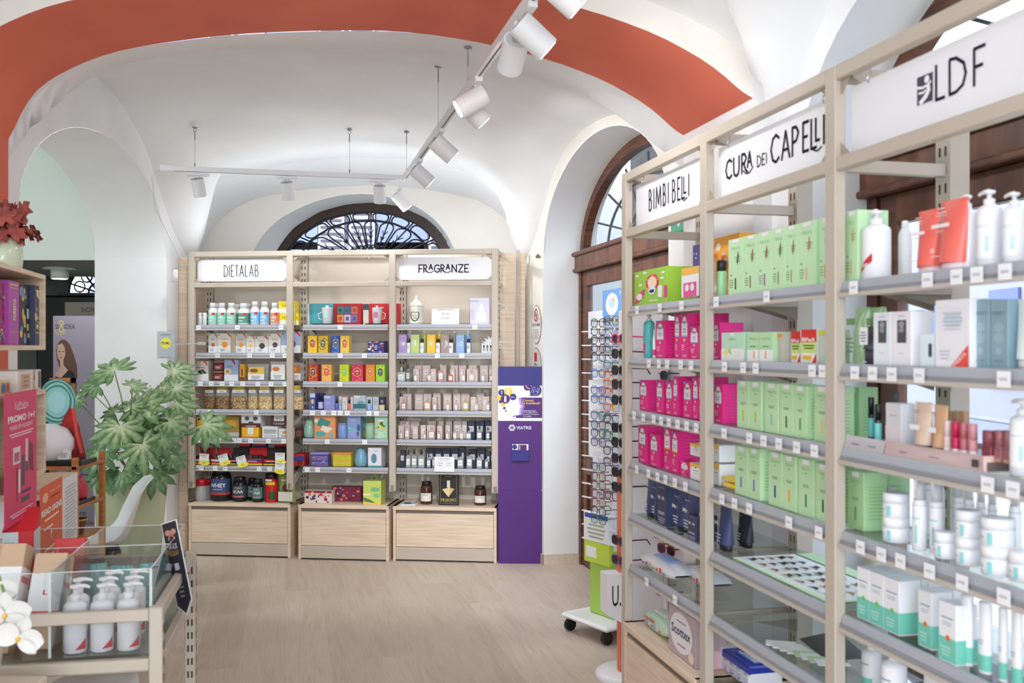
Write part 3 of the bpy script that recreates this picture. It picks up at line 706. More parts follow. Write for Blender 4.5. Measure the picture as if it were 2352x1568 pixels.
def sign(fr, a0, a1, label, draw, z0=2.113, z1=2.282, b=.045):
    w = a1-a0; t = empty('hanging_sign', fr.w((a0+a1)/2, b, z0), fr.rz, label, 'sign', 'white category signs')
    m = MB(); m.box(-w/2, w/2, 0, .006, 0, z1-z0, mat(C(244, 244, 246), .7, spec=.2)); m.build('panel', t)
    m = MB(); draw(m, w, z1-z0); m.build('lettering', t)
    for x in (-w*.4, w*.4):
        m = MB(); m.tube([(x, .003, z1-z0-.012), (x, -.004, z1-z0+.004), (x+.006, .003, z1-z0+.018), (x, .006, z1-z0+.03)], .0022, M(200, 200, 205, .2, metal=1), 6); m.build('hook', t)
def spaced(txt, x0, z, h, ws, gap):
    x = x0; out = []
    for ch, w in zip(txt, ws):
        if ch != ' ': out.append((ch, x, z, w, h))
        x += w*{'I': 0, 'L': .55, 'E': .6, 'F': .6, 'T': .6, 'M': 1}.get(ch, .8)+gap
    return out
def d1(m, w, h): lettering(m, spaced('DIETALAB', -.145, .036, .088, [.035, .03, .033, .032, .038, .034, .038, .034], .0145), .005)
def d3(m, w, h):
    L = [('F', -.195, 0, 1), ('R', -.158, 0, 1), ('A', -.118, .02, .72), ('G', -.078, 0, 1), ('R', -.026, 0, 1), ('A', .013, .02, .72), ('N', .058, 0, 1), ('Z', .107, 0, 1), ('E', .155, 0, 1)]
    H = .056; lettering(m, [(c, x, .056+dz, {'A': .034, 'R': .040, 'Z': .05, 'N': .045, 'G': .046}.get(c, .05), H*k) for c, x, dz, k in L], .0082)
    for x in (-.137, -.005): m.stroke([(x-.012, .07), (x+.01, .056), (x+.035, .054), (x+.054, .066)], .005, -.0017, INK)
def bb(m, w, h):
    lettering(m, spaced('BIMBI', -.215, .045, .082, [.036, .04, .052, .036, .04], .023), .0075)
    lettering(m, [('B', .028, .045, .038, .082), ('E', .078, .045, .042, .082), ('L', .118, .045, .05, .082), ('L', .136, .062, .04, .06), ('I', .182, .045, .04, .082)], .0075)
    m.stroke([(.113, .045), (.14, .034), (.168, .042)], .004, -.0017, INK)
def cc(m, w, h):
    lettering(m, spaced('CUR', -.31, .052, .062, [.055, .055, .05], .014), .0085); lettering(m, [('A', -.155, .066, .036, .048)], .008)
    m.stroke([(-.185, .06), (-.165, .048), (-.14, .047), (-.115, .062)], .0042, -.0017, INK)
    lettering(m, spaced('DEI', -.088, .055, .034, [.028, .028, .02], .01), .004)
    lettering(m, spaced('CAPE', .0, .048, .082, [.062, .058, .055, .05], .016), .0088)
    lettering(m, [('L', .232, .048, .05, .082), ('L', .256, .066, .036, .062), ('I', .298, .048, .04, .082)], .0088)
    m.stroke([(.232, .048), (.262, .036), (.288, .044)], .0045, -.0017, INK)
def ld(m, w, h):
    m.rect(-.098, -.042, .055, .12, -.0015, M(60, 58, 78)); wt = M(248, 248, 250)
    m.disc(-.062, .108, .009, .009, -.0021, wt, 12); m.stroke([(-.096, .096), (-.078, .092), (-.058, .094), (-.048, .1)], .006, -.0021, wt)
    m.stroke([(-.058, .094), (-.055, .082), (-.065, .07), (-.085, .058)], .012, -.0021, wt); m.stroke([(-.09, .082), (-.075, .08), (-.066, .084)], .005, -.0021, wt)
    lettering(m, [('L', -.030, .052, .052, .078), ('D', .016, .052, .062, .078), ('F', .095, .052, .055, .078)], .0075)
sign(BF, pB[0]+.032, pB[1]-.032, 'white hanging sign with thin handwritten capitals DIETALAB, back shelving left', d1)
sign(BF, pB[2]+.032, pB[3]-.032, 'white hanging sign reading FRAGRANZE over the right bay of back shelving', d3)
sign(RF, .032, .768, 'white hanging sign reading BIMBI BELLI on the right-hand shelving', bb)
sign(RF, .832, 1.568, 'white hanging sign reading CURA DEI CAPELLI on the right-hand shelving', cc)
sign(RF, 1.632, 2.368, 'white hanging sign with square logo and the letters LDF', ld)
m = MB(); m.tube([(0, 0, 0), (.006, 0, -.01), (0, 0, -.02), (-.005, 0, -.03), (.0, 0, -.036)], .0022, M(210, 210, 215, .2, metal=1), 6)
o = m.build('metal_hook'); put(o, BF.w(BF.a(848, .016), .016, 2.303), 0); tag(o, 'small empty S-hook hanging under the top rail, middle bay', 'hook')
# ------------------------------------------------------------------ track lights
WT = M(238, 238, 238, .4)
QT = 1.22; ZT = CH+QT
def trk(px, py): z = F*QT/(HY-py); return Vector(((px-CX)*z/F, z, ZT))
P1a, P1b = trk(378, 392), trk(925, 413)
P2a = trk(930, 413); dv = Vector((RF.x[0], RF.x[1], 0)); P2b = P2a+dv*4.6
def ceilZ(x, y):
    best = None; 
    for rows in (V1, V2):
        for r in rows[::1]:
            for p in r[::1]:
                d = (p.x-x)**2+(p.y-y)**2
                if best is None or d < best[0]: best = (d, p.z)
    return best[1]
def track(pa, pb, label, hang, nm='lighting_track'):
    t = empty(nm, (pa+pb)/2, math.atan2(pb.y-pa.y, pb.x-pa.x), label, 'track light', 'lighting tracks'); L = (pb-pa).length/2
    m = MB(); m.box(-L, L, -.018, .018, 0, .034, WT, .002); m.box(-L+.05, L-.05, -.004, .004, -.0008, 0, M(110, 95, 85)); m.build('rail', t)
    m = MB(); m.box(-L-.03, -L+.06, -.02, .02, -.002, .036, WPLAS, .002); m.build('feed_box', t)
    c_, s_ = math.cos(-t.rotation_euler[2]), math.sin(-t.rotation_euler[2])
    for q in hang:
        d = q-t.location; lx = d.x*c_-d.y*s_; cz = ceilZ(q.x, q.y)-ZT-.008
        m = MB(); G = M(160, 160, 162, .3, metal=.8); m.cyl((lx, 0, .034), (lx, 0, cz-.07), .0012, G, 6); m.lathe([(.018, 0), (.018, .006)], G, 12, cx=lx, z=cz-.008)
        m.tube([(lx+.009*math.cos(k*math.pi/5), 0, cz-.022+.012*math.sin(k*math.pi/5)) for k in range(11)], .0022, G, 6); m.cyl((lx, 0, cz-.09), (lx, 0, cz-.035), .004, G, 6); m.cyl((lx, 0, .03), (lx, 0, .06), .005, G, 6)
        m.build('suspension_cable', t)
    return t
h3, h2, h1, = trk(1063, 210), trk(989, 305), trk(939, 408)
track(P1a, P1b, 'white suspended lighting track running along the back wall', [trk(447, 394), trk(803, 408)])
track(P2a, P2b, 'white suspended lighting track running from back towards the camera', [h1, h2, h3])
m = MB(); m.tube([P1a+Vector((-.02, 0, .015)), P1a+Vector((-.09, 0, -.03)), P1a+Vector((-.10, .1, -.25)), P1a+Vector((-.02, .35, -.55)), P1a+Vector((.02, .42, -.62)), P1a+Vector((-.08, .45, -.64))], .004, M(215, 215, 210, .6), 6)
o = m.build('power_cable'); tag(o, 'thin grey cable hanging from the left end of track', 'cable')
m = MB(); m.lathe([(.02, 0), (.02, .07), (.012, .09)], WPLAS, 10); o = m.build('junction_cap'); p = P1a+Vector((-.08, .45, -.74)); put(o, p); tag(o, 'small white cable junction in the left vault corner', 'junction box')
def spot(pos, d, label, power=45, size=88, r=.045, L=.125, blend=.6, seg=22):
    """head hung under a track; d = direction the beam leaves"""
    d = Vector(d).normalized(); t = empty('spotlight', pos, 0, label, 'spotlight', 'white track spotlights')
    m = MB(); ax = (P1b-P1a).normalized() if seg == 1 else dv
    X = Matrix.Rotation(math.atan2(ax.y, ax.x), 4, 'Z'); m.X = X; m.box(-.075, .075, -.017, .017, -.022, 0, WT, .002); m.build('track_adapter', t)
    c = Vector((0, 0, -.085)); m = MB(); m.cyl((0, 0, -.02), (0, 0, -.05), .008, WT, 8); m.cyl((0, 0, -.045), c, .006, WT, 8); m.build('joint_arm', t)
    a = c-d*.045; b = c+d*(L-.045); m = MB(); m.cyl(a, b, r, WT, 28); m.cyl(a-d*.0012, a, r*.86, M(205, 205, 205), 24); m.cyl(a-d*.002, a-d*.001, r*.5, M(170, 170, 170), 4); m.build('housing', t)
    m = MB(); m.cyl(b-d*.001, b+d*.0012, r*.9, M(60, 60, 60), 24); m.cyl(b+d*.0005, b+d*.0022, r*.82, mat((1, .97, .92), emit=14), 24); m.build('lens', t)
    ld_ = bpy.data.lights.new('beam', 'SPOT'); ld_.energy = power; ld_.spot_size = math.radians(size); ld_.spot_blend = blend; ld_.shadow_soft_size = .035; ld_.color = (.93, .96, 1)
    lo = bpy.data.objects.new('beam', ld_); COL.objects.link(lo); lo.parent = t; lo.location = b+d*.012; lo.rotation_euler = d.to_track_quat('-Z', 'Y').to_euler()
    return t
LORD = ['leftmost', 'middle', 'rightmost']
for i, (px, py) in enumerate(((455, 400), (660, 408), (872, 425))):
    p = trk(px, 394+(px-378)*.04); spot(p, (.06-.05*i, .42, -.9), f'white cylinder spotlight, {LORD[i]} of three on the back track', POW_B, 165, seg=1, blend=1)
DL = Vector((-.35, .2, -.9)); DRt = Vector((.78, .0, -.62)); DB = Vector((-.1, .75, -.65))
TS = [((948, 430), (.62, .30, -.70), 'white track spotlight nearest the corner of the two tracks'),
      ((978, 368), (.72, .26, -.62), 'white track spotlight second from the corner, aimed right'),
      ((1024, 300), (.72, .26, -.62), 'white track spotlight third from the corner, aimed right'),
      ((1078, 205), (.66, .30, -.66), 'white track spotlight partly behind the lit one'),
      ((1102, 185), (-.75, -.12, -.45), 'white track spotlight whose lit lens faces the camera'),
      ((1160, 62), (-.20, .84, -.54), 'white track spotlight hanging before the terracotta arch'),
      ((1188, 18), (.74, .24, -.62), 'large white track spotlight at the top edge of photo')]
for (px, py), d, lab in TS:
    z = F*QT/(HY-py); k = (z-P2a.y)/dv.y; spot(P2a+dv*k, d, lab, *((70, 54) if 'hanging before' in lab else (4, 150) if 'lit lens' in lab else (POW_T*(.45 if k < 1.3 else 1.15 if k < 2.4 else .25), 160)), r=.05, L=.14, blend=1)
# added, unseen spotlights and crossing track over the camera, put in for fill light
for k in (4.1, 4.45):
    spot(P2a+dv*k, (.75, .2, -.6) if k < 4.3 else (-.7, .3, -.6), 'added white fill spotlight out of frame above the camera', 2, 110)
track(Vector((.9, 1.4, ZT)), Vector((-1.6, 1.0, ZT)), 'added white track for fill spotlights above the camera, out of frame', [])
for x in (-1.3, -.3, .6):
    spot(Vector((x, 1.2, ZT)), (.0, .75, -.5), 'added white fill spotlight out of frame on the near crossing track', POW_N, 120, seg=1)

def globe(x, y, z, label, p, cz=3.1):
    t = empty('added_fill_globe', (x, y, z), 0, label, 'lamp', 'added opal fill globes')
    m = MB(); m.lathe([(.02, .14), (.09, .125), (.14, .06), (.15, 0), (.14, -.06), (.09, -.12), (.02, -.145)], mat((1, .97, .93), emit=4), 20); m.build('globe_shade', t)
    m = MB(); m.cyl((0, 0, .14), (0, 0, cz-z), .004, WT, 6); m.build('cord', t)
    l_ = bpy.data.lights.new('bulb', 'POINT'); l_.energy = p; l_.shadow_soft_size = .17; l_.color = (.86, .93, 1)
    lo = bpy.data.objects.new('bulb', l_); COL.objects.link(lo); lo.parent = t
for x, y, q in ((-1.5, -1.6, .25), (.6, -1.6, 1), (-1.5, -3.2, .5), (.6, -3.2, 1)):
    globe(x, y, 2.35, 'added opal fill globe out of frame behind the camera', POW_G*q)  # unseen globes added behind the camera to raise the general light
t = empty('ceiling_lamp', (-3.76, 8.08, ZL), 0, 'round ceiling lamp under the dark soffit in the side room', 'lamp')
m = MB(); m.lathe([(.13, -.012), (.13, 0)], M(200, 205, 198), 24); m.build('rose', t)
m = MB(); m.lathe([(.07, -.09), (.07, -.012)], M(205, 208, 200), 24); m.build('housing', t)
m = MB(); m.lathe([(.06, -.094), (.06, -.09)], mat((1, .97, .92), emit=2), 20); m.build('diffuser', t)
l_ = bpy.data.lights.new('bulb', 'SPOT'); l_.energy = 6; l_.spot_size = 2.6; l_.shadow_soft_size = .06; lo = bpy.data.objects.new('bulb', l_); COL.objects.link(lo); lo.parent = t; lo.location = (0, 0, -.1)
globe(-4.6, 4.6, 2.3, 'added opal fill globe hidden in the side room', POW_S)  # hidden globe added to brighten the side room

t = empty('added_fill_bar', BF.w(1.19, .28, 2.345), BF.rz, 'added slim white fill uplight on top of the back shelving, hidden behind rail', 'lamp')  # unseen uplight added because the vault came out too dark
m = MB(); m.box(-1.1, 1.1, -.02, .02, -.012, .0, WT); m.build('housing', t)
m = MB(); m.box(-1.09, 1.09, -.012, .012, .0, .002, mat((.9, .95, 1), emit=6)); m.build('diffuser', t)
l_ = bpy.data.lights.new('tube', 'AREA'); l_.shape = 'RECTANGLE'; l_.size = 2.1; l_.size_y = .03; l_.energy = POW_U; l_.color = (.88, .94, 1); lo = bpy.data.objects.new('tube', l_); COL.objects.link(lo); lo.parent = t; lo.location = (0, 0, .006); lo.rotation_euler = (math.pi, 0, 0)
# ------------------------------------------------------------------ goods on the shelves
Wt = M(244, 244, 244, .4); Wm = M(232, 233, 235, .45); GRYT = M(150, 150, 155, .6); DK = M(34, 34, 38, .4)
CLEARP = haze_plastic(C(225, 228, 230), .45); BAGP = haze_plastic(C(235, 235, 238), .25, .1)
REG = []
ORD = ['first', 'second', 'third', 'fourth', 'fifth', 'sixth', 'seventh', 'eighth', 'ninth', 'tenth', 'eleventh', 'twelfth', 'thirteenth', 'fourteenth', 'fifteenth', 'sixteenth', 'seventeenth', 'eighteenth', 'nineteenth', 'twentieth', 'twenty-first', 'twenty-second', 'twenty-third', 'twenty-fourth', 'twenty-fifth']
ZB = {'B': [*LV, .4105], 'Bm': [*LV, .4155], 'R': [*LV, .4555]}
SHN = ['top', 'second', 'third', 'fourth', 'fifth', 'lowest']
def place_txt(bay, k):
    s = 'cabinet top' if k == 6 else SHN[k]+' shelf'
    return f'{s}, {bay}'
def lines(m, x0, x1, z0, z1, n, y, mt=GRYT, f=.45):
    """rows of print too small to read"""
    st_ = (z1-z0)/n
    for i in range(n):
        q = (x1-x0)*(.75+.25*((i*37) % 5)/4); c = (x0+x1)/2
        m.rect(c-q/2, c+q/2, z0+i*st_, z0+i*st_+st_*f, y, mt)
E = -.0007
class It:
    """one kind of thing: make(w,d,h) -> (object builder)"""
    pass
def g_carton(nm, col, art=None, rough=.45, bev=.0012):
    def f(w, d, h):
        m = MB(); m.box(-w/2, w/2, 0, d, 0, h, M(*col, rough), bev)
        if art: art(m, w, d, h)
        return m.build(nm)
    return f
def parts(nm, plist):
    t = bpy.data.objects.new(nm, None); COL.objects.link(t); t.empty_display_size = .02
    for n, m in plist: m.build(n, t)
    return t
def g_bottle(nm, col, capc=(242, 242, 242), neck=.38, caph=.16, label=None, lab=(.12, .62), shoulder=.74, rough=.35, matb=None, sq=False, capr=None, art=None, ell_=1.0):
    def f(w, d, h):
        r = w/2; b = MB(); mb_ = matb or M(*col, rough); n = 20; hb = h*(1-caph)
        if sq: b.box(-r, r, d/2-r*.6, d/2+r*.6, 0, h*shoulder, mb_, w*.06); b.lathe([(r*neck, h*shoulder), (r*neck, hb)], mb_, 12, cy=d/2)
        else: b.lathe([(r*.9, 0), (r, h*.02), (r, h*(shoulder-.06)), (r*.92, h*shoulder), (r*(neck+.12), h*(shoulder+.07)), (r*neck, h*(shoulder+.09)), (r*neck, hb)], mb_, n, sy=ell_, cy=d/2)
        P = [('body', b)]
        c = MB(); cr = (capr or neck*1.12)*r; c.lathe([(cr, hb-h*.0), (cr, h*.985), (cr*.9, h)], M(*capc, .35), 14, cy=d/2); P.append(('cap', c))
        if label:
            l_ = MB(); z0, z1 = h*lab[0], h*lab[1]
            if sq: l_.rect(-r*.72, r*.72, z0, z1, d/2-r*.6+E, M(*label, .5)); lines(l_, -r*.5, r*.5, z0+(z1-z0)*.45, z0+(z1-z0)*.7, 2, d/2-r*.6+2*E)
            else:
                l_.lathe([(r*1.012, z0), (r*1.012, z1)], M(*label, .45), n, sy=ell_, cy=d/2, cap=False)
            if art: art(l_, w, d, h, z0, z1)
            P.append(('label', l_))
        return parts(nm, P)
    f.__name__ = 'f' if sq else 'round'; return f
def curved(m, r, cy, z0, z1, a0, a1, mt, k=1.02, n=6):
    """patch on the front of a round body, angles in degrees from straight ahead"""
    P = []
    for z in (z0, z1):
        P.append([Vector((r*k*math.sin(math.radians(a0+(a1-a0)*i/n)), cy-r*k*math.cos(math.radians(a0+(a1-a0)*i/n)), z)) for i in range(n+1)])
    grid(P, mt, m)
def g_pump(nm, col, label=None, lab=(.1, .6), dirx=-1, ph=.26, nozz=(242, 242, 242), art=None, sq=False, rough=.35, body=.72):
    def f(w, d, h):
        r = w/2; hb = h*(1-ph); b = MB(); mb_ = M(*col, rough); cy = d/2
        if sq: b.box(-r, r, cy-r*.75, cy+r*.75, 0, hb*.97, mb_, w*.1)
        else: b.lathe([(r*.92, 0), (r, h*.015), (r, hb*.88), (r*.93, hb*.94), (r*.62, hb*.985), (r*.45, hb)], mb_, 22, cy=cy)
        p = MB(); pm = M(*nozz, .3); p.lathe([(r*.46, hb-.001), (r*.46, hb+h*ph*.38), (r*.34, hb+h*ph*.42), (r*.2, hb+h*ph*.45), (r*.2, hb+h*ph*.8)], pm, 14, cy=cy)
        z = hb+h*ph*.82
        p.lathe([(r*.42, z-.002), (r*.5, z+h*ph*.08), (r*.46, z+h*ph*.15), (r*.2, z+h*ph*.18)], pm, 14, cy=cy)
        p.tube([(0, cy, z+h*ph*.09), (dirx*r*.6, cy, z+h*ph*.11), (dirx*r*1.1, cy, z+h*ph*.05), (dirx*r*1.25, cy, z-h*ph*.04)], [r*.24, r*.2, r*.15, r*.12], pm, 8)
        P = [('body', b), ('pump_head', p)]
        if label or art:
            l_ = MB()
            if label:
                if sq: l_.rect(-r*.8, r*.8, h*lab[0], h*lab[1], cy-r*.75+E, M(*label, .45))
                else: l_.lathe([(r*1.012, h*lab[0]), (r*1.012, h*lab[1])], M(*label, .45), 22, cy=cy, cap=False)
            if art: art(l_, w, d, h)
            P.append(('label', l_))
        return parts(nm, P)
    f.__name__ = 'f' if sq else 'round'; return f
def g_tube(nm, col, capc=(245, 245, 245), caph=.12, art=None, flip=False, rough=.35):
    """squeeze tube standing on its cap, crimped at the top"""
    def f(w, d, h):
        m = MB(); n = 18; P = []; mt = M(*col, rough); K = 8; d_ = min(d, w*.7)
        for k in range(K+1):
            t = k/K; z = h*caph+(h-h*caph)*t; sy = (1-t)**.8*.5*d_+.0012; sx = w/2*(.84+.16*t)
            P.append([Vector((sx*math.cos(2*math.pi*i/n), d_/2+sy*math.sin(2*math.pi*i/n), z)) for i in range(n+1)])
        grid(P, mt, m); m.box(-w/2, w/2, d_/2-.0014, d_/2+.0014, h*.95, h, mt)
        c = MB(); c.lathe([(w*.39, 0), (w*.4, h*caph), (w*.36, h*caph+.001)], M(*capc, .3), 18, sy=d_/w, cy=d_/2)
        Q = [('body', m), ('cap', c)]
        if art:
            a = MB(); art(a, w, d_, h); Q.append(('print', a))
        return parts(nm, Q)
    return f
def g_jar(nm, col, lid=(244, 244, 244), lidh=.3, lidr=1.02, label=None, lab=(.12, .55), rough=.4, art=None, matb=None, foot=1.0):
    def f(w, d, h):
        r = w/2; b = MB(); b.lathe([(r*.94*foot, 0), (r*foot, h*.03), (r, h*(1-lidh)*.85), (r*.88, h*(1-lidh))], matb or M(*col, rough), 22, cy=d/2)
        c = MB(); c.lathe([(r*lidr*.9, h*(1-lidh)), (r*lidr*.94, h*(1-lidh)+h*.01), (r*lidr*.94, h*.985), (r*lidr*.88, h)], M(*lid, .35), 22, cy=d/2)
        P = [('body', b), ('lid', c)]
        if label or art:
            l_ = MB()
            if label: curved(l_, r, d/2, h*lab[0], h*lab[1], -60, 60, M(*label, .5), 1.015)
            if art: art(l_, w, d, h)
            P.append(('label', l_))
        return parts(nm, P)
    f.__name__ = 'round'; return f
def g_bag(nm, fill, header=None, clear=True, art=None, seed=0, topc=None):
    """soft bag: pillow body, gathered top and a folded header card"""
    def f(w, d, h):
        rnd = random.Random(int(w*1e5)+seed); m = MB(); nx, nz_ = 9, 8; hb = h*(.86 if header else 1)
        for side in (0, 1):
            P = []
            for j in range(nz_+1):
                t = j/nz_; row = []; rnd = rnd
                for i in range(nx+1):
                    s = i/nx; th = d*.5*(math.sin(math.pi*min(max(s, .0), 1))**.45)*((1-t)**.55 if t > .5 else .5**.55+.1*(1-2*t))*1.2
                    row.append(Vector(((s-.5)*w*((1-.24*max(0, t-.35)-.1*max(0, .12-t)/.12) if header else (1-.06*math.sin(math.pi*t))), d/2+(-1 if side == 0 else 1)*(th*.8+rnd.uniform(-1, 1)*.0035), t*hb)))
                P.append(row)
            if header:
                grid(P[:6], fill, m, flip=bool(side), smooth=False); grid(P[5:], BAGP, m, flip=bool(side), smooth=False)
            else: grid(P, fill, m, flip=bool(side), smooth=False)
        Q = [('bag', m)]
        if header:
            c = MB(); c.add([(-w*.36, d*.22, hb*.80), (w*.36, d*.22, hb*.80), (w*.33, d*.5, h), (-w*.33, d*.5, h), (-w*.36, d*.22, hb*.93), (w*.36, d*.22, hb*.93)], [[0, 1, 5, 4]], Wt)
            c.add([(-w*.36, d*.22, hb*.93), (w*.36, d*.22, hb*.93), (w*.33, d*.5, h), (-w*.33, d*.5, h)], [[0, 1, 2, 3], [3, 2, 1, 0]], M(*header, .5))
            lines(c, -w*.2, w*.2, hb*.84, hb*.9, 2, d*.22-.001, M(190, 120, 60)); Q.append(('header_card', c))
        if art:
            a = MB(); art(a, w, d, h); Q.append(('label', a))
        return parts(nm, Q)
    return f
def put_item(o, fr, bay, k, desc, a, b, z, cat, rz=0, grp=None):
    o.location = fr.w(a, b, z); o.rotation_euler = (0, 0, fr.rz+rz)
    REG.append((o, desc, place_txt(bay, k), a, cat, grp)); return o
ZOFF = {'left back bay': ('B', BF), 'middle back bay': ('Bm', BF), 'right back bay': ('B', BF), 'far right-hand bay': ('R', RF), 'middle right-hand bay': ('R', RF), 'nearest right-hand bay': ('R', RF)}
BLn, BMn, BRn, R1n, R2n, R3n = list(ZOFF)
def item(bay, k, gen, x0, x1, yt, desc, cat, b=.055, d=.06, dz=0, yb=None, rz=0, hgt=None, lift=0):
    zl, fr = ZOFF[bay]; z = ZB[zl][k]+dz+.0006; a0, a1 = fr.a(x0, b), fr.a(x1, b)
    if fr is RF and 'round' in getattr(gen, '__name__', ''):
        r = (x1-x0)/2*fr.w(a0, b).y/F; bc = b+r*.3+d*.35; a = fr.a((x0+x1)/2, bc); h = hgt or (fr.z((x0+x1)/2, yt, bc)-z)
        return put_item(gen(2*r, 2*r, h), fr, bay, k, desc, a, bc-r, z, cat, rz)
    h = hgt or (fr.z(x0 if fr is RF else (x0+x1)/2, yt, b)-z)
    if h < .006 or a1-a0 < .003: print('BAD ITEM', desc, x0, x1, h); return
    g = '' if k == 6 else ' shelf'
    return put_item(gen(a1-a0, d, h), fr, bay, k, desc, (a0+a1)/2, b, z, cat, rz)
def ontop(o, gen, w, d, h, dz, desc, bay, k, cat, fr, a, b, z):
    return put_item(gen(w, d, h), fr, bay, k, desc, a, b, z+dz, cat)
# ---- pieces of artwork
def art_diet(circ, top=(214, 208, 200), red=True, band=.36):
    def f(m, w, d, h):
        m.rect(-w/2, w/2, h*band, h, E, M(*top)); m.rect(-w/2, w/2, 0, h*band, E, Wt)
        m.disc(.04*w, h*.42, w*.22, w*.22, 2*E, M(*circ)); lines(m, -w*.3, w*.3, h*.66, h*.76, 2, 2*E, M(170, 150, 120)); m.disc(-w*.38, h*.92, w*.07, w*.07, 2*E, M(100, 140, 90), 8)
        lines(m, -w*.35, w*.1, h*.1, h*.25, 2, 2*E)
        if red: m.poly([(w*.18, 2*E, h), (w*.36, 2*E, h), (w*.5, 2*E, h*.86), (w*.5, 2*E, h*.78)], M(214, 50, 62))
    return f
def art_tea(hexc, bg2, rim=(240, 210, 120)):
    def f(m, w, d, h):
        r = random.Random(int(h*1e4)); c2 = M(*bg2)
        for i in range(14): m.disc(r.uniform(-.42, .42)*w, r.uniform(.05, .95)*h, w*.07, h*.035, E, c2, 6)
        m.poly([(x*w, 2*E, z*h) for x, z in ((-.3, .38), (0, .27), (.3, .38), (.3, .72), (0, .83), (-.3, .72))], M(*rim)); m.poly([(x*w, 3*E, z*h) for x, z in ((-.26, .40), (0, .30), (.26, .40), (.26, .70), (0, .80), (-.26, .70))], M(*hexc))
        lines(m, -w*.17, w*.17, h*.56, h*.68, 2, 4*E, Wt); lines(m, -w*.12, w*.12, h*.42, h*.5, 2, 4*E, M(*rim))
        lines(m, -w*.3, w*.3, h*.04, h*.07, 1, 2*E, M(*rim))
    return f
def art_pink(m, w, d, h, low=(150, 190, 235)):
    m.poly([(x*w, E, z*h) for x, z in ((-.36, .52), (.36, .52), (.36, .78), (.24, .80), (.2, .88), (.08, .93), (-.08, .93), (-.2, .88), (-.24, .80), (-.36, .78))], Wt)
    m.disc(0, h*.80, w*.2, h*.028, 2*E, M(30, 45, 105), 10); m.rect(-w*.12, w*.12, h*.793, h*.807, 3*E, Wt)
    lines(m, -w*.24, w*.24, h*.58, h*.70, 2, 2*E, M(170, 180, 200)); m.rect(-w*.36, w*.36, h*.49, h*.52, E, M(*low))
    m.disc(0, h*.42, w*.09, h*.035, 2*E, M(225, 235, 120), 8); lines(m, -w*.38, -w*.02, h*.2, h*.34, 3, E, M(250, 190, 215)); lines(m, -w*.3, w*.3, h*.05, h*.11, 2, E, M(250, 200, 220)); m.rect(-w*.46, -w*.24, h*.92, h*.98, E, M(110, 160, 225))
    for i in range(9): m.add([(w/2-E, d*.2, h*(.15+i*.08)), (w/2-E, d*.85, h*(.15+i*.08)), (w/2-E, d*.85, h*(.165+i*.08)), (w/2-E, d*.2, h*(.165+i*.08))], [[0, 1, 2, 3]], M(236, 90, 150))
def art_green(strip):
    def f(m, w, d, h):
        m.rect(-w*.22, w*.22, h*.90, h*.985, E, Wt); m.text('TRICO', 0, h*.82, w*.62, h*.055, E, M(130, 185, 120)); lines(m, -w*.12, w*.12, h*.74, h*.78, 1, E, M(140, 190, 130))
        lines(m, -w*.24, w*.24, h*.50, h*.56, 2, E, M(110, 150, 105)); m.rect(-w*.06, w*.06, h*.16, h*.38, E, M(*strip))
        for i in range(10): m.add([(w/2-E, d*.2, h*(.2+i*.06)), (w/2-E, d*.8, h*(.2+i*.06)), (w/2-E, d*.8, h*(.213+i*.06)), (w/2-E, d*.2, h*(.213+i*.06))], [[0, 1, 2, 3]], M(140, 190, 120))
    return f
def art_dye(strip, mark=(60, 35, 30)):
    def f(m, w, d, h):
        m.rect(-w*.2, w*.25, h*.93, h*.99, E, Wt); m.text('TRICO', 0, h*.83, w*.6, h*.05, E, M(150, 200, 140)); lines(m, -w*.05, w*.35, h*.58, h*.70, 3, E, M(150, 190, 140))
        m.poly([(x*w, E, z*h) for x, z in ((.12, .52), (.18, .60), (.2, .70), (.16, .78), (.1, .68), (.08, .60))], M(*mark)); m.rect(-w*.05, w*.03, h*.1, h*.3, E, M(*strip)); m.disc(-w*.3, h*.36, w*.05, h*.015, E, M(70, 120, 80), 8); lines(m, -w*.42, -w*.14, h*.14, h*.30, 4, E, M(140, 180, 130))
    return f
def art_white_green(flower):
    G = (120, 208, 186)
    def f(m, w, d, h):
        m.rect(-w/2, w/2, h*.03, h*.42, E, M(*G)); m.add([(w/2-E, 0, h*.03), (w/2-E, d, h*.03), (w/2-E, d, h*.42), (w/2-E, 0, h*.42)], [[0, 1, 2, 3]], M(*G))
        m.disc(.05*w, h*.42, w*.13, h*.05, 2*E, M(*flower), 8); m.rect(-w*.35, w*.35, h*.74, h*.76, E, M(110, 150, 185)); lines(m, -w*.35, w*.3, h*.62, h*.70, 2, E, M(190, 200, 215)); lines(m, -w*.36, w*.2, h*.12, h*.3, 3, 2*E, M(190, 232, 220))
    return f
def art_perf(m, w, d, h):
    m.rect(-w*.28, w*.28, h*.42, h*.74, E, M(238, 230, 226)); lines(m, -w*.18, w*.18, h*.54, h*.62, 1, 2*E, M(150, 140, 140))
def art_perfd(m, w, d, h):
    m.rect(-w*.34, w*.34, h*.40, h*.72, E, M(222, 224, 228)); lines(m, -w*.2, w*.2, h*.53, h*.6, 1, 2*E, M(110, 110, 130))
def art_blob(cols, n=12, seed=1, bgw=None, txt=None):
    def f(m, w, d, h):
        r = random.Random(seed)
        for i in range(n):
            c = cols[i % len(cols)]; x = r.uniform(-.42, .42)*w; z = r.uniform(.08, .92)*h; s = r.uniform(.05, .12)*min(w, h)
            m.disc(x, z, s*r.uniform(.7, 1.5), s*r.uniform(.6, 1.2), E*(1+(i % 3)*.3), M(*c), r.choice((5, 6, 8)))
        if txt: m.rect(-w*.28, w*.28, h*.3, h*.62, 2*E, M(*txt)); lines(m, -w*.2, w*.2, h*.38, h*.55, 2, 3*E, Wt)
    return f
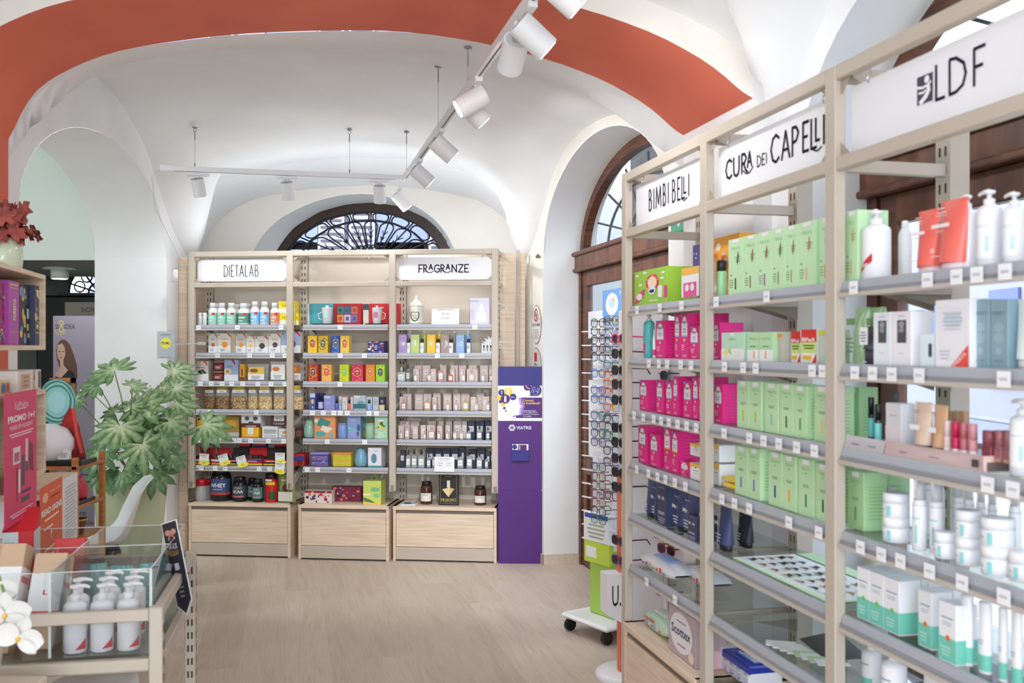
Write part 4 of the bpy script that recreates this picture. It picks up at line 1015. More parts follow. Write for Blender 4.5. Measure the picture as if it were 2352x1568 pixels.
def multi(*fs):
    def f(m, w, d, h):
        for q in fs: q(m, w, d, h)
    return f
def T(s, x, z, w, h, col, lv=2, bold=0.0, ang=0):
    def f(m, W_, d, H_): m.text(s, x*W_, z*H_, w*W_, h*H_, lv*E, M(*col), bold, ang)
    return f
def Rr(x0, x1, z0, z1, col, lv=1):
    def f(m, w, d, h): m.rect(x0*w, x1*w, z0*h, z1*h, lv*E, M(*col))
    return f
def Dd(x, z, rx, rz, col, lv=1, n=16):
    def f(m, w, d, h): m.disc(x*w, z*h, rx*w, rz*h, lv*E, M(*col), n)
    return f
def Ln(x0, x1, z0, z1, n, col, lv=2):
    def f(m, w, d, h): lines(m, x0*w, x1*w, z0*h, z1*h, n, lv*E, M(*col))
    return f
def Py(pts, col, lv=1):
    def f(m, w, d, h): m.poly([(x*w, lv*E, z*h) for x, z in pts], M(*col))
    return f
def star(cx, cz, r0, r1, n, col, lv=1):
    return Py([(cx+(r0 if i % 2 else r1)*math.cos(math.pi*i/n), cz+(r0 if i % 2 else r1)*math.sin(math.pi*i/n)) for i in range(2*n)], col, lv)
# ================= back wall, left bay
B = BLn
for x0, x1 in ((453, 462), (463.5, 473)):
    item(B, 0, g_jar('supplement_jar', (240, 240, 240), lidh=.25, art=lambda m, w, d, h: curved(m, w/2, d/2, h*.1, h*.6, -40, 40, M(215, 222, 225))), x0, x1, 718, 'small plain white jar', 'jar', d=.035)
def lab3(c, c2):
    def f(m, w, d, h, z0, z1):
        r = w/2; curved(m, r, d/2, z0+(z1-z0)*.45, z0+(z1-z0)*.6, -45, 30, M(*c2), 1.03); curved(m, r, d/2, z0+(z1-z0)*.78, z1, 10, 50, M(214, 50, 62), 1.03); curved(m, r, d/2, z0+(z1-z0)*.15, z0+(z1-z0)*.25, -45, 10, M(*c2), 1.03)
    return f
for x0, x1, c, nm, yt, b in ((475, 495, (160, 225, 200), 'mint-label', 695, .055), (496, 516, (160, 225, 200), 'mint-label', 695, .055), (517, 539, (160, 225, 200), 'mint-label', 695, .055), (543.5, 569, (95, 160, 135), 'dark green-label', 696, .055), (572, 592.5, (150, 205, 245), 'pale blue-label', 692, .055), (594, 615, (150, 205, 245), 'pale blue-label', 692, .055), (618, 638, (238, 150, 105), 'orange-label', 695, .055), (530, 549, (110, 175, 150), 'dark green-label', 698, .14), (488, 507, (160, 225, 200), 'hidden mint-label', 696, .14), (556, 574, (95, 160, 135), 'dark green-label', 697, .14)):
    item(B, 0, g_bottle('syrup_bottle', (244, 244, 244), (235, 236, 238), .62, .22, c, (.1, .55), .66, art=lab3(c, (225, 240, 238)), capr=.66), x0, x1, yt, f'white {nm} syrup bottle', 'bottle', b=b, d=.065)
YB = multi(Rr(-.5, .5, .38, 1, (252, 226, 30)), Rr(-.5, .5, 0, .38, (246, 246, 246)), T('BOOSTER', 0, .62, .55, .14, (60, 60, 30)), Rr(-.12, .12, .82, .95, (240, 240, 240), 2))
item(B, 0, g_carton('supplement_box', (252, 226, 30), YB), 640, 677, 718, 'yellow and white box, lower of two', 'box', b=.09, d=.1)
item(B, 0, g_carton('supplement_box', (252, 226, 30), YB), 640, 677, 691, 'yellow and white box, upper of two', 'box', b=.09, d=.1, dz=.0925)
item(B, 0, g_carton('supplement_box', (250, 222, 40), YB), 678, 686, 719, 'small yellow box beside the stack', 'box', b=.12, d=.05)
for x0, x1, yt, c, top, nm in ((479, 498.5, 766, (200, 110, 50), (205, 198, 190), 'grey'), (499.5, 530, 765, (240, 150, 40), (222, 214, 196), 'sand'), (541, 565, 766, (242, 158, 50), (205, 196, 186), 'grey'), (566, 584.5, 772, (240, 200, 90), (232, 222, 205), 'cream'), (585.5, 616, 772, (70, 60, 70), (226, 216, 206), 'beige'), (617, 644.5, 766, (90, 78, 72), (228, 220, 210), 'beige'), (645.5, 690, 762, (120, 70, 50), (165, 185, 225), 'pale blue')):
    nn = {'grey': 'grey-topped biscuit carton, orange biscuit', 'sand': 'sand-coloured biscuit carton, orange biscuit', 'cream': 'small cream carton, yellow biscuits', 'beige': 'beige chocolate snack carton', 'pale blue': 'pale blue and white snack carton'}[nm]
    item(B, 1, g_carton('snack_carton', (235, 230, 222), art_diet(c, top)), x0, x1, yt, nn, 'carton', d=.07)
item(B, 1, g_carton('snack_carton', (235, 215, 180)), 531, 540, 768, 'narrow cream carton end', 'carton', b=.09, d=.06)
item(B, 2, g_carton('snack_carton', (214, 200, 188), multi(Rr(-.5, .5, .0, .35, (240, 240, 240)), Dd(-.1, .46, .12, .07, (45, 40, 45), 2), Dd(.1, .52, .11, .065, (45, 40, 45), 2), Dd(.22, .42, .11, .065, (50, 42, 46), 2), Dd(.02, .38, .09, .05, (50, 42, 46), 2), Ln(-.4, .3, .66, .72, 1, (120, 90, 70)), Dd(-.38, .92, .07, .04, (90, 140, 90), 2), Py([(.12, 1), (.3, 1), (.44, .82), (.44, .76)], (214, 50, 62), 2))), 445, 479, 829, 'taupe carton with dark berries', 'carton', d=.07)
J = g_jar('spread_jar', (70, 30, 30), (170, 110, 90), .2, 1.06, (110, 60, 58), (.1, .68), art=lambda m, w, d, h: (curved(m, w/2, d/2, h*.25, h*.5, -25, 25, M(200, 160, 150), 1.03), curved(m, w/2, d/2, h*.4, h*.66, 20, 45, M(214, 50, 62), 1.03)))
item(B, 2, J, 486, 513, 852, 'dark spread jar with copper lid, lower', 'jar', d=.085)
item(B, 2, J, 487, 513, 829, 'dark spread jar with copper lid, upper', 'jar', d=.085, dz=.0755)
item(B, 2, g_carton('snack_carton', (170, 190, 225), multi(Rr(-.5, .5, 0, .3, (240, 240, 242)), Dd(-.25, .45, .26, .15, (240, 225, 190), 2), Dd(-.25, .45, .14, .08, (200, 150, 90), 3), Ln(-.35, .15, .66, .74, 1, (120, 140, 180)), Py([(.0, 1), (.2, 1), (.3, .8), (.28, .74)], (214, 50, 62), 2))), 515, 547, 826, 'pale blue carton with soup bowl', 'carton', d=.07)
item(B, 2, g_carton('snack_pouch', (236, 170, 50), multi(Rr(-.5, .5, 0, .25, (120, 80, 40)), Rr(-.2, .2, .3, .7, (120, 90, 70)))), 550, 562, 836, 'narrow amber snack pouch', 'pouch', d=.05)
WB = lambda c1, c2: (lambda m, w, d, h: (m.rect(-w*.38, w*.36, h*.08, h*.5, -.004, Wt), m.rect(-w*.34, w*.36, h*.42, h*.84, -.005, M(*c1)), m.disc(-w*.1, h*.62, w*.2, h*.12, -.006, M(*c2), 8), lines(m, -w*.25, w*.2, h*.14, h*.34, 3, -.006)))
item(B, 2, g_bag('bread_bag', BAGP, art=WB((246, 205, 80), (150, 90, 60))), 564, 614, 836, 'clear bag of rolls, yellow label', 'bag', d=.07)
item(B, 2, g_bag('bread_bag', BAGP, art=WB((244, 240, 235), (225, 130, 60))), 617, 661, 830, 'clear bag with white and orange label', 'bag', d=.07)
item(B, 2, g_bag('bread_bag', BAGP, art=WB((190, 120, 60), (240, 150, 60))), 664, 695, 832, 'clear bag behind the post, brown label', 'bag', b=.1, d=.06)
BISC = noisy(C(214, 180, 130), C(130, 92, 58), 60, .5, .5, name='biscuits_in_bag', fac=(.4, .62)); BISD = noisy(C(180, 140, 98), C(96, 66, 44), 60, .5, .5, name='biscuits_in_bag', fac=(.4, .62)); BISL = noisy(C(240, 212, 160), C(176, 140, 92), 55, .5, .5, name='biscuits_in_bag', fac=(.4, .62))
for x0, x1, f_, hd, nm, b in ((465, 491, BISD, (205, 165, 70), 'dark brown crisps', .09), (491, 523, BISD, (240, 205, 90), 'brown crisps', .055), (526, 564, BISC, (246, 214, 70), 'golden brown crisps', .055), (566, 588, BISL, (225, 190, 90), 'pale crackers', .055), (589, 621, BISL, (248, 222, 110), 'pale crackers', .045), (624, 653, BISL, (238, 205, 90), 'pale crackers', .055), (654, 694, BISL, (244, 214, 90), 'pale crackers', .07)):
    item(B, 3, g_bag('crisps_bag', f_, hd, seed=3), x0, x1, 885, f'clear bag of {nm} with yellow header', 'bag', b=b, d=.075)
item(B, 4, g_carton('snack_carton', (250, 205, 70), multi(Rr(-.5, .5, .0, .3, (240, 240, 240)), Dd(0, .5, .25, .12, (240, 150, 40)), Dd(-.25, .9, .12, .05, (40, 40, 40), 2))), 452, 472, 958, 'small yellow carton behind the leaf', 'carton', d=.06)
item(B, 4, g_carton('snack_carton', (190, 150, 70), multi(Rr(-.5, .5, 0, .2, (220, 220, 222)), Dd(.1, .6, .3, .2, (230, 170, 60)))), 500, 549, 955, 'wide brown and gold carton behind leaf', 'carton', b=.12, d=.06)
item(B, 4, g_carton('bar_display', (252, 190, 40), multi(Rr(-.15, .2, .3, 1, (240, 238, 235)), Rr(-.5, .5, 0, .12, (238, 150, 30)), Ln(-.3, .3, .15, .25, 1, (250, 250, 250), 2))), 555, 594, 981, 'yellow bar display carton', 'carton', d=.1)
item(B, 4, g_carton('bar_display', (226, 226, 228), multi(Rr(-.5, .5, 0, .3, (100, 45, 40)), Dd(-.2, .65, .12, .16, (90, 75, 90)), Dd(.22, .65, .12, .16, (90, 75, 90)), Rr(-.12, .12, .2, .42, (80, 80, 80), 2), Ln(-.35, .35, .06, .18, 1, (240, 235, 230)))), 554, 599, 950, 'white and brown stacked carton', 'carton', d=.1, dz=.0795)
item(B, 4, g_carton('bar_display', (236, 236, 236), multi(Rr(-.4, .4, .55, .62, (110, 110, 110)), Rr(-.4, .4, .4, .46, (110, 110, 110)), Rr(-.4, .4, .68, .73, (140, 140, 140)), T('CIOCCOLATA', 0, .18, .7, .14, (110, 105, 105)))), 602, 638, 979, 'white carton picturing chocolate bars', 'carton', d=.1)
item(B, 4, g_carton('bar_display', (236, 236, 236), multi(Dd(-.1, .6, .18, .14, (235, 160, 70)), T('BISC', -.1, .2, .4, .16, (180, 90, 80)))), 640, 676, 984, 'white carton with small orange picture', 'carton', d=.1)
item(B, 4, g_carton('bar_display', (90, 60, 58), multi(Rr(-.3, .3, .4, .9, (225, 220, 220)), T('KO', 0, .65, .35, .3, (50, 40, 40)), Ln(-.4, .4, .1, .3, 2, (200, 190, 190)))), 622, 660, 951, 'brown carton marked KO', 'carton', d=.08, dz=.092, b=.07)
item(B, 4, g_carton('bar_display', (80, 40, 38), Ln(-.4, .4, .2, .8, 4, (160, 110, 100))), 677, 695, 983, 'dark brown carton beside the post', 'carton', d=.08)
def g_tray(c1, c2, fill, nm='bar_display'):
    def f(w, d, h):
        m = MB(); hf = h*.42; a = M(*c1); m.box(-w/2, w/2, 0, .003, 0, hf, a); m.box(-w/2, w/2, d-.003, d, 0, h, a); m.box(-w/2, -w/2+.003, 0, d, 0, hf*1.2, a); m.box(w/2-.003, w/2, 0, d, 0, hf*1.2, a); m.box(-w/2, w/2, 0, d, 0, .003, a)
        m.rect(-w/2, w/2, hf*.55, hf*.85, E, M(*c2)); m.rect(-w/2, w/2, hf*.12, hf*.3, E, M(240, 215, 60)); lines(m, -w*.4, w*.3, hf*.6, hf*.8, 1, 2*E, Wt)
        P = [('tray', m)]; r = random.Random(int(w*1e5))
        for i in range(5):
            b = MB(); x = -w*.36+i*w*.165; zz = hf*.7+r.random()*hf*.3; X = Matrix.Translation((x, d*.5, zz*.6)) @ Matrix.Rotation(r.uniform(-.12, .12), 4, 'Y') @ Matrix.Rotation(-.35, 4, 'X'); b.X = X
            b.box(-w*.085, w*.085, -d*.3, d*.3, 0, h*.34, fill, .004); P.append(('snack_bar', b))
        return parts(nm, P)
    return f
BK = M(30, 30, 32, .25)
for x0, x1, c1, c2, nm, b in ((446, 482, (170, 30, 40), (230, 225, 225), 'red and white', .04), (485, 521, (190, 40, 48), (235, 232, 232), 'red and white', .04), (523, 559, (45, 40, 42), (214, 40, 44), 'black and red', .04), (561, 602, (214, 36, 44), (40, 60, 130), 'red and blue', .035), (605, 640, (60, 40, 42), (222, 40, 44), 'black and red', .04), (643, 663, (50, 40, 42), (222, 44, 44), 'black and red', .04)):
    item(B, 5, g_tray(c1, c2, BK), x0, x1, 1031, f'{nm} open snack bar tray', 'snack tray', b=b, d=.11)
item(B, 5, g_carton('snack_carton', (196, 36, 44), multi(Rr(-.5, .5, .4, .8, (50, 70, 150)), Rr(-.1, .3, .1, .5, (90, 50, 30), 2))), 672, 699, 1042, 'blue and red carton beyond the post', 'carton', b=.08, d=.12)
for x0, x1, yt, c, c2, nm in ((549, 574, 1016, (36, 36, 38), (235, 215, 50), 'black box with yellow print'), (581, 611, 1014, (40, 60, 120), (220, 40, 50), 'blue and red nutrition box'), (631, 657, 1016, (40, 38, 36), (235, 215, 60), 'black box with yellow bar')):
    item(B, 5, g_carton('nutrition_box', c, multi(Rr(-.5, .5, .82, 1, (200, 40, 50)), Ln(-.38, .38, .3, .7, 4, (210, 210, 215)), Rr(-.3, .2, .3, .5, c2, 2))), x0, x1, yt, nm, 'box', b=.17, d=.05)
# price flags with yellow bursts
def flag(a, py, b, rz, desc, k=5):
    m = MB(); m.X = Matrix.Rotation(rz, 4, 'Y'); m.box(-.038, .038, 0, .0012, -.005, .068, Wt); m.text('BARRETTE', 0, .056, .06, .012, E, M(60, 60, 60)); m.text('2 GR', 0, .042, .03, .009, E, M(80, 80, 80))
    m.poly([(.005+(.05 if i % 2 else .04)*math.cos(math.pi*i/11), E*1.5, -.002+(.022 if i % 2 else .016)*math.sin(math.pi*i/11)) for i in range(22)], M(250, 238, 80)); m.text('3+1', .005, -.002, .022, .011, 2.6*E, M(60, 60, 60))
    o = m.build('promo_flag'); z = BF.z(a, py, b); put_item(o, BF, B, k, desc, BF.a(a, b), b, z, 'price flag')
flag(468, 1062, -.012, .05, 'white promo flag with yellow burst'); flag(516, 1063, -.012, -.3, 'white promo flag with yellow burst'); flag(557, 1067, -.012, -.28, 'white promo flag with yellow burst'); flag(643, 1060, -.012, .0, 'white promo flag with yellow burst'); flag(641, 1082, -.016, .15, 'lowest white promo flag overlapping rail')
# protein goods on the cabinet top
for x0, x1, b in ((446.5, 469.5, .05), (467, 483, .14)):
    item(B, 6, g_bottle('shaker', (225, 225, 228), (215, 30, 40), .8, .3, None, shoulder=.62, matb=CLEARP, capr=.95), x0, x1, 1101, 'clear shaker cup with red lid', 'shaker', b=b, d=.07)
def whey(m, w, d, h):
    r = w/2; curved(m, r, d/2, h*.2, h*.7, -75, 75, M(60, 80, 130), 1.02, 12); curved(m, r, d/2, h*.2, h*.27, -75, 75, M(205, 60, 50), 1.03, 12)
    m.ctext('WHEY', h*.5, w*.85, h*.13, r*1.035, d/2, Wt, .02); m.ctext('nutrition', h*.38, w*.5, h*.05, r*1.035, d/2, Wt)
TUB = lambda nm, lab, art: g_jar(nm, (30, 30, 34), (26, 26, 30), .16, .82, art=art, rough=.2)
item(B, 6, TUB('protein_tub', None, whey), 477, 522, 1078, 'large black tub with blue WHEY label', 'tub', d=.15)
def bcaa(c, t):
    def f(m, w, d, h):
        r = w/2; curved(m, r, d/2, h*.15, h*.66, -75, 75, M(*c), 1.02, 10); m.ctext(t, h*.42, w*.8, h*.13, r*1.035, d/2, Wt, .02); curved(m, r, d/2, h*.2, h*.24, -50, 50, M(230, 120, 140), 1.035); m.ctext('HYDRO', h*.57, w*.6, h*.08, r*1.035, d/2, M(210, 210, 215))
    return f
item(B, 6, TUB('protein_tub', None, bcaa((70, 75, 78), 'BCAA')), 530, 561, 1097, 'black tub with grey BCAA label', 'tub', d=.105)
item(B, 6, TUB('protein_tub', None, bcaa((110, 150, 145), 'CAA')), 565, 585, 1099, 'black bottle with teal label, behind', 'tub', b=.13, d=.08)
item(B, 6, TUB('protein_tub', None, bcaa((90, 130, 125), 'CAA')), 576, 600, 1102, 'black bottle with teal CAA label, front', 'tub', b=.05, d=.08)
item(B, 6, g_jar('protein_tub', (210, 32, 38), (28, 28, 30), .16, .98, art=lambda m, w, d, h: (curved(m, w/2, d/2, h*.62, h*.72, -50, 50, M(240, 215, 40), 1.02), curved(m, w/2, d/2, h*.1, h*.4, -5, 55, M(40, 90, 40), 1.02), curved(m, w/2, d/2, h*.75, h*.82, -55, 20, Wt, 1.02))), 605, 633, 1089, 'red canister with black lid', 'canister', d=.09)
item(B, 6, g_bag('snack_pouch', M(150, 165, 90, .35), art=lambda m, w, d, h: (m.rect(-w*.42, w*.42, h*.06, h*.4, -.012, M(225, 222, 210)), m.disc(.02*w, h*.55, w*.2, w*.2, -.013, M(90, 50, 40), 12), m.text('PRALINE', .05*w, h*.82, w*.55, h*.07, -.012, Wt))), 637, 676, 1091, 'olive green pouch with chocolate picture', 'pouch', b=.06, d=.06)
# ================= back wall, middle bay
B = BMn
item(B, 0, g_carton('gift_box', (80, 165, 175), multi(Rr(-.5, -.42, .0, 1, (225, 225, 230)))), 706, 766, 697, 'teal gift box with cup', 'gift box', b=.14, d=.08)
item(B, 0, g_carton('tea_gift_box', (196, 36, 40), multi(Rr(-.4, .4, .1, .9, (140, 30, 36)), *[Rr(-.38+.26*i, -.14+.26*i, .12+.39*j, .48+.39*j, c, 2) for (i, j, c) in ((0, 0, (235, 150, 60)), (1, 0, (170, 190, 225)), (2, 0, (130, 110, 160)), (0, 1, (80, 130, 120)), (1, 1, (70, 100, 140)), (2, 1, (200, 110, 90)))], *[Dd(-.26+.26*i, .3+.39*j, .07, .11, c, 3, 6) for (i, j, c) in ((0, 0, (190, 90, 70)), (1, 0, (150, 70, 110)), (2, 0, (90, 80, 130)), (0, 1, (50, 100, 90)), (1, 1, (50, 110, 100)), (2, 1, (190, 70, 60)))])), 767, 829, 697, 'red assortment box with six tea packets', 'gift box', b=.14, d=.08)
item(B, 0, g_carton('paper_card', (222, 214, 200), multi(Rr(-.5, .5, .72, 1, (70, 75, 85)))), 834, 847, 698, 'narrow cream and grey carton', 'carton', b=.15, d=.05)
item(B, 0, g_carton('gift_box', (205, 40, 46), multi(Dd(-.1, .4, .1, .16, (240, 110, 80)), Dd(.3, .6, .06, .08, (240, 110, 80)), Rr(-.15, -.02, .78, .84, (200, 220, 220)))), 848, 916, 697, 'red gift box with mug', 'gift box', b=.14, d=.08)
def g_cup(deco, hx):
    def f(w, d, h):
        r = w*.42; b = MB(); b.lathe([(r*.72, 0), (r*.8, h*.02), (r, h*.82), (r*1.02, h*.84)], M(240, 242, 240, .2), 8, cy=d/2)
        hd = MB(); hd.tube([(hx*r*.9, d/2, h*.25), (hx*r*1.5, d/2, h*.3), (hx*r*1.65, d/2, h*.55), (hx*r*1.0, d/2, h*.66)], .0035, M(240, 242, 240, .2), 8)
        ld_ = MB(); ld_.lathe([(r*1.04, h*.84), (r*.95, h*.88), (r*.3, h*.9), (r*.26, h)], DK if False else M(232, 234, 232, .2), 16, cy=d/2); ld_.lathe([(r*.22, h*.93), (r*.22, h*1.0)], DK, 12, cy=d/2)
        a = MB(); curved(a, r*.95, d/2, h*.35, h*.65, -30, 25, M(*deco), 1.01)
        return parts('tea_cup', [('body', b), ('handle', hd), ('lid', ld_), ('print', a)])
    return f
def g_saucer(w, d, h):
    m = MB(); n = 24; P = []
    for q, z in ((0, .002), (.85, .002), (1.0, h)): P.append([Vector((w/2*q*math.cos(2*math.pi*i/n), d/2+d/2*q*math.sin(2*math.pi*i/n), z)) for i in range(n+1)])
    grid(P, M(32, 30, 32, .3), m); grid([[p-Vector((0, 0, .002)) for p in r] for r in P], M(32, 30, 32, .3), m, True)
    return m.build('saucer_tray')
for x0, x1, s_, hx, dc, nm in ((733, 763, (712, 766), -1, (190, 215, 215), 'white'), (849, 877, (834, 886), 1, (205, 120, 170), 'pink-patterned')):
    item(B, 0, g_saucer, *s_, 737, f'black oval tray under the {nm} cup', 'tray', b=.045, d=.08, hgt=.009)
    item(B, 0, g_cup(dc, hx), x0, x1, 701, f'{nm} lidded tea cup on black tray', 'cup', b=.045, d=.08, dz=.004)
TEA = [(1, 707, 728, (250, 205, 50), (190, 90, 60), (255, 225, 110), 'yellow'), (1, 731, 753, (235, 190, 60), (110, 110, 60), (60, 60, 40), 'yellow and black'), (1, 762, 780, (40, 90, 180), (70, 80, 110), (110, 170, 225), 'bright blue'), (1, 781.5, 802, (248, 210, 90), (230, 110, 60), (240, 160, 80), 'yellow and orange'),
       (2, 708, 730, (200, 60, 40), (120, 80, 60), (240, 180, 60), 'red'), (2, 739, 761, (250, 190, 100), (232, 90, 60), (220, 80, 50), 'orange'), (2, 780, 801, (210, 225, 40), (140, 210, 70), (245, 160, 50), 'lime'), (2, 807, 834, (214, 50, 90), (196, 40, 80), (240, 120, 120), 'crimson'), (2, 840, 861, (235, 140, 50), (225, 120, 70), (150, 180, 60), 'amber'), (2, 863, 884, (150, 215, 60), (60, 90, 60), (245, 225, 70), 'green')]
for k, x0, x1, c, hx, c2, nm in TEA:
    item(B, k, g_carton('tea_carton', c, art_tea(hx, c2)), x0, x1, 771 if k == 1 else 837, f'{nm} patterned tea carton', 'tea carton', b=.05, d=.075)
item(B, 1, g_carton('tea_carton', (60, 60, 130), multi(art_blob([(240, 190, 70), (110, 150, 220), (235, 235, 240), (200, 60, 70)], 30, 4), Rr(-.15, .15, .15, .85, (40, 50, 110), 2), Ln(-.1, .1, .3, .7, 3, (230, 230, 240), 3))), 845, 882, 783, 'dark blue starry assortment box', 'tea carton', b=.05, d=.13)
def dropper(body, lab): return g_bottle('oil_bottle', body, (30, 30, 34), .5, .34, lab, (.08, .5), .56, rough=.2, capr=.62)
item(B, 3, g_carton('oil_carton', (80, 95, 170), multi(Rr(-.5, .5, .75, 1, (205, 215, 240)), Dd(0, .5, .3, .15, (240, 190, 110)), Dd(0, .15, .15, .06, (230, 230, 240)))), 712, 724, 903, 'slim blue carton with orange motif', 'carton', d=.045)
item(B, 3, g_carton('oil_carton', (46, 50, 110)), 725.5, 743, 903, 'navy carton behind a dark bottle', 'carton', b=.1, d=.05)
item(B, 3, dropper((36, 34, 60), (190, 190, 230)), 729, 740.5, 905, 'dark dropper bottle with lilac label', 'bottle', b=.045, d=.04)
item(B, 3, g_carton('oil_carton', (150, 155, 215), multi(Rr(-.5, .1, .8, .97, (205, 208, 235)), Ln(-.4, .1, .4, .6, 2, (190, 195, 230)))), 744, 769, 908, 'lavender carton', 'carton', b=.06, d=.05)
item(B, 3, dropper((90, 120, 190), (80, 110, 190)), 769, 777, 917, 'tiny blue bottle with black cap', 'bottle', b=.04, d=.028)
item(B, 3, g_carton('oil_carton', (214, 218, 226), Ln(-.3, .3, .3, .8, 4, (160, 170, 185))), 778, 785, 910, 'pale grey slim carton', 'carton', b=.08, d=.04)
item(B, 3, g_carton('oil_carton', (224, 220, 222), multi(Rr(-.5, .5, .93, 1, (220, 120, 100)), Ln(-.3, .3, .4, .7, 2, (180, 170, 175)))), 786, 797.5, 910, 'white carton with coral top edge', 'carton', b=.06, d=.04)
item(B, 3, dropper((238, 130, 90), (240, 130, 90)), 797.5, 804.5, 918, 'tiny orange bottle with black cap', 'bottle', b=.04, d=.028)
item(B, 3, g_carton('oil_carton', (230, 226, 228), Rr(-.5, .5, .93, 1, (225, 130, 120))), 805.5, 811, 910, 'white carton with coral edge, slim', 'carton', b=.08, d=.04)
item(B, 3, g_carton('oil_carton', (185, 200, 206), multi(Rr(-.5, .5, .1, .42, (60, 110, 125)), Dd(.1, .5, .3, .14, (120, 160, 170)), Rr(-.4, .0, .85, .96, (225, 230, 232)))), 811.5, 840, 908, 'misty teal landscape carton', 'carton', b=.06, d=.05)
item(B, 3, g_carton('oil_carton', (208, 214, 222), Ln(-.3, .3, .5, .9, 3, (150, 165, 185))), 841, 854.5, 911, 'pale blue-grey carton', 'carton', b=.09, d=.04)
item(B, 3, dropper((150, 190, 235), (160, 200, 240)), 843.5, 851, 918, 'tiny sky-blue bottle with black cap', 'bottle', b=.04, d=.028)
item(B, 3, g_carton('oil_carton', (200, 204, 212), Ln(-.35, .35, .4, .9, 4, (150, 155, 170))), 856, 869.5, 911, 'silver-grey carton', 'carton', b=.06, d=.04)
item(B, 3, g_carton('oil_carton', (44, 48, 78), multi(Rr(-.45, .45, 0, .42, (225, 205, 160)), Ln(-.25, .25, .6, .8, 2, (225, 225, 235)))), 870.5, 884, 912, 'navy and cream carton', 'carton', b=.055, d=.04)
def g_egg(col, cut=.0, nm='aroma_diffuser', top=.45):
    def f(w, d, h):
        b = MB(); r = w/2; pr = []
        prof = [(.55, 0), (.8, .01), (.93, .1), (1, .26), (.98, .42), (.9, .58), (.76, .74), (.62, .86), (.55, .93)]
        for q, t in prof: pr.append((r*q, h*t))
        b.lathe(pr, M(*col, .22), 24, cy=d/2)
        c = MB(); rr = pr[-1][0]; c.lathe([(rr*.98, h*.93), (rr*.9, h*.985), (rr*.5, h)], M(*[max(0, x-12) for x in col], .22), 24, cy=d/2)
        return parts(nm, [('body', b), ('top_cap', c)])
    return f
def handle_art(col):
    return col
def g_handlebox(nm, col, art, hcol, hy=.12, roof=0):
    def f(w, d, h):
        hb = h*(1-hy); m = MB(); m.box(-w/2, w/2, 0, d, 0, hb, M(*col, .45), .0015); art(m, w, d, hb)
        g = MB(); pts = [(w*.16*math.cos(math.pi*i/10), d/2, hb-.002+h*hy*math.sin(math.pi*i/10)) for i in range(11)]
        g.tube(pts, .004, M(*hcol, .5), 6)
        return parts(nm, [('body', m), ('handle', g)])
    return f
item(B, 4, g_egg((150, 190, 172)), 693, 720, 965, 'sage green egg-shaped diffuser', 'diffuser', b=.05, d=.09)
item(B, 4, g_handlebox('gift_box', (240, 160, 110), multi(Py([(-.2, .95), (.3, .75), (.1, .45), (-.4, .6)], (70, 150, 140)), Py([(-.1, .6), (.4, .45), (.1, .25), (-.2, .4)], (248, 235, 215), 2), Dd(-.2, .2, .25, .12, (80, 180, 170), 2), Dd(.3, .15, .12, .1, (120, 190, 180)), Dd(-.4, .8, .1, .1, (220, 235, 220))), (200, 130, 95)), 721.5, 770, 949, 'orange gift box with leaf print and handle', 'gift box', b=.05, d=.09)
MUG = lambda c: g_jar('ceramic_tumbler', c, c, .08, .95, rough=.25)
item(B, 4, MUG((140, 165, 215)), 772, 796, 972, 'blue ceramic tumbler diffuser', 'diffuser', b=.05, d=.08)
item(B, 4, g_carton('gift_box', (140, 160, 205), multi(Dd(-.3, .4, .12, .08, (120, 210, 200)), Dd(.35, .45, .12, .15, (50, 100, 120)), Dd(-.1, .3, .3, .12, (130, 200, 200)), Dd(0, .18, .35, .16, (160, 160, 215), 2), Ln(-.3, .2, .72, .8, 2, (200, 212, 235)), Dd(.3, .2, .1, .1, (70, 120, 110), 2))), 797.5, 828, 951, 'tall periwinkle blue box with leaves', 'gift box', b=.05, d=.08)
item(B, 4, g_carton('gift_box', (120, 170, 140), multi(Rr(-.5, .5, 0, .3, (220, 200, 60)), Dd(.3, .7, .15, .1, (230, 130, 60)))), 834, 858, 950, 'dark green box behind green tumbler', 'gift box', b=.16, d=.05)
item(B, 4, MUG((165, 200, 170)), 836, 859, 972, 'pale green ceramic tumbler diffuser', 'diffuser', b=.05, d=.08)
item(B, 4, g_handlebox('gift_box', (170, 215, 190), multi(art_blob([(245, 205, 40), (240, 150, 50), (250, 220, 70), (60, 110, 60)], 24, 6), Rr(-.5, .5, .68, .95, (170, 215, 190), 2), Ln(-.3, .3, .72, .8, 1, (235, 245, 238), 3), Dd(0, .16, .28, .14, (190, 225, 205), 3)), (150, 205, 170), .10), 860.5, 890, 944, 'mint box with yellow flowers and handle', 'gift box', b=.045, d=.08)
def g_tin(c1, c2, seed):
    def f(w, d, h):
        m = MB(); m.box(-w/2, w/2, 0, d, 0, h*.84, M(*c1, .3), .006); r = random.Random(seed)
        for i in range(7): m.rect(-w*.46, w*.46, h*(.08+.1*i), h*(.11+.1*i), E, M(*c2[i % len(c2)]))
        for i in range(8): m.disc(r.uniform(-.4, .4)*w, h*r.uniform(.2, .7), w*.05, h*.05, 2*E, M(*c2[(i+1) % len(c2)]), 6)
        l_ = MB(); l_.box(-w/2-.001, w/2+.001, -.001, d+.001, h*.84, h, M(*c2[0], .3), .006)
        return parts('tin_box', [('body', m), ('lid', l_)])
    return f
item(B, 5, g_tin((85, 75, 155), [(170, 165, 215), (230, 160, 110), (205, 190, 230), (90, 80, 160)], 1), 713, 754, 1039, 'purple and orange printed tin', 'tin', b=.045, d=.08)
item(B, 5, g_tin((215, 205, 60), [(240, 170, 90), (225, 215, 70), (240, 200, 110), (205, 205, 60)], 2), 763.5, 806, 1039, 'yellow and orange printed tin', 'tin', b=.045, d=.08)
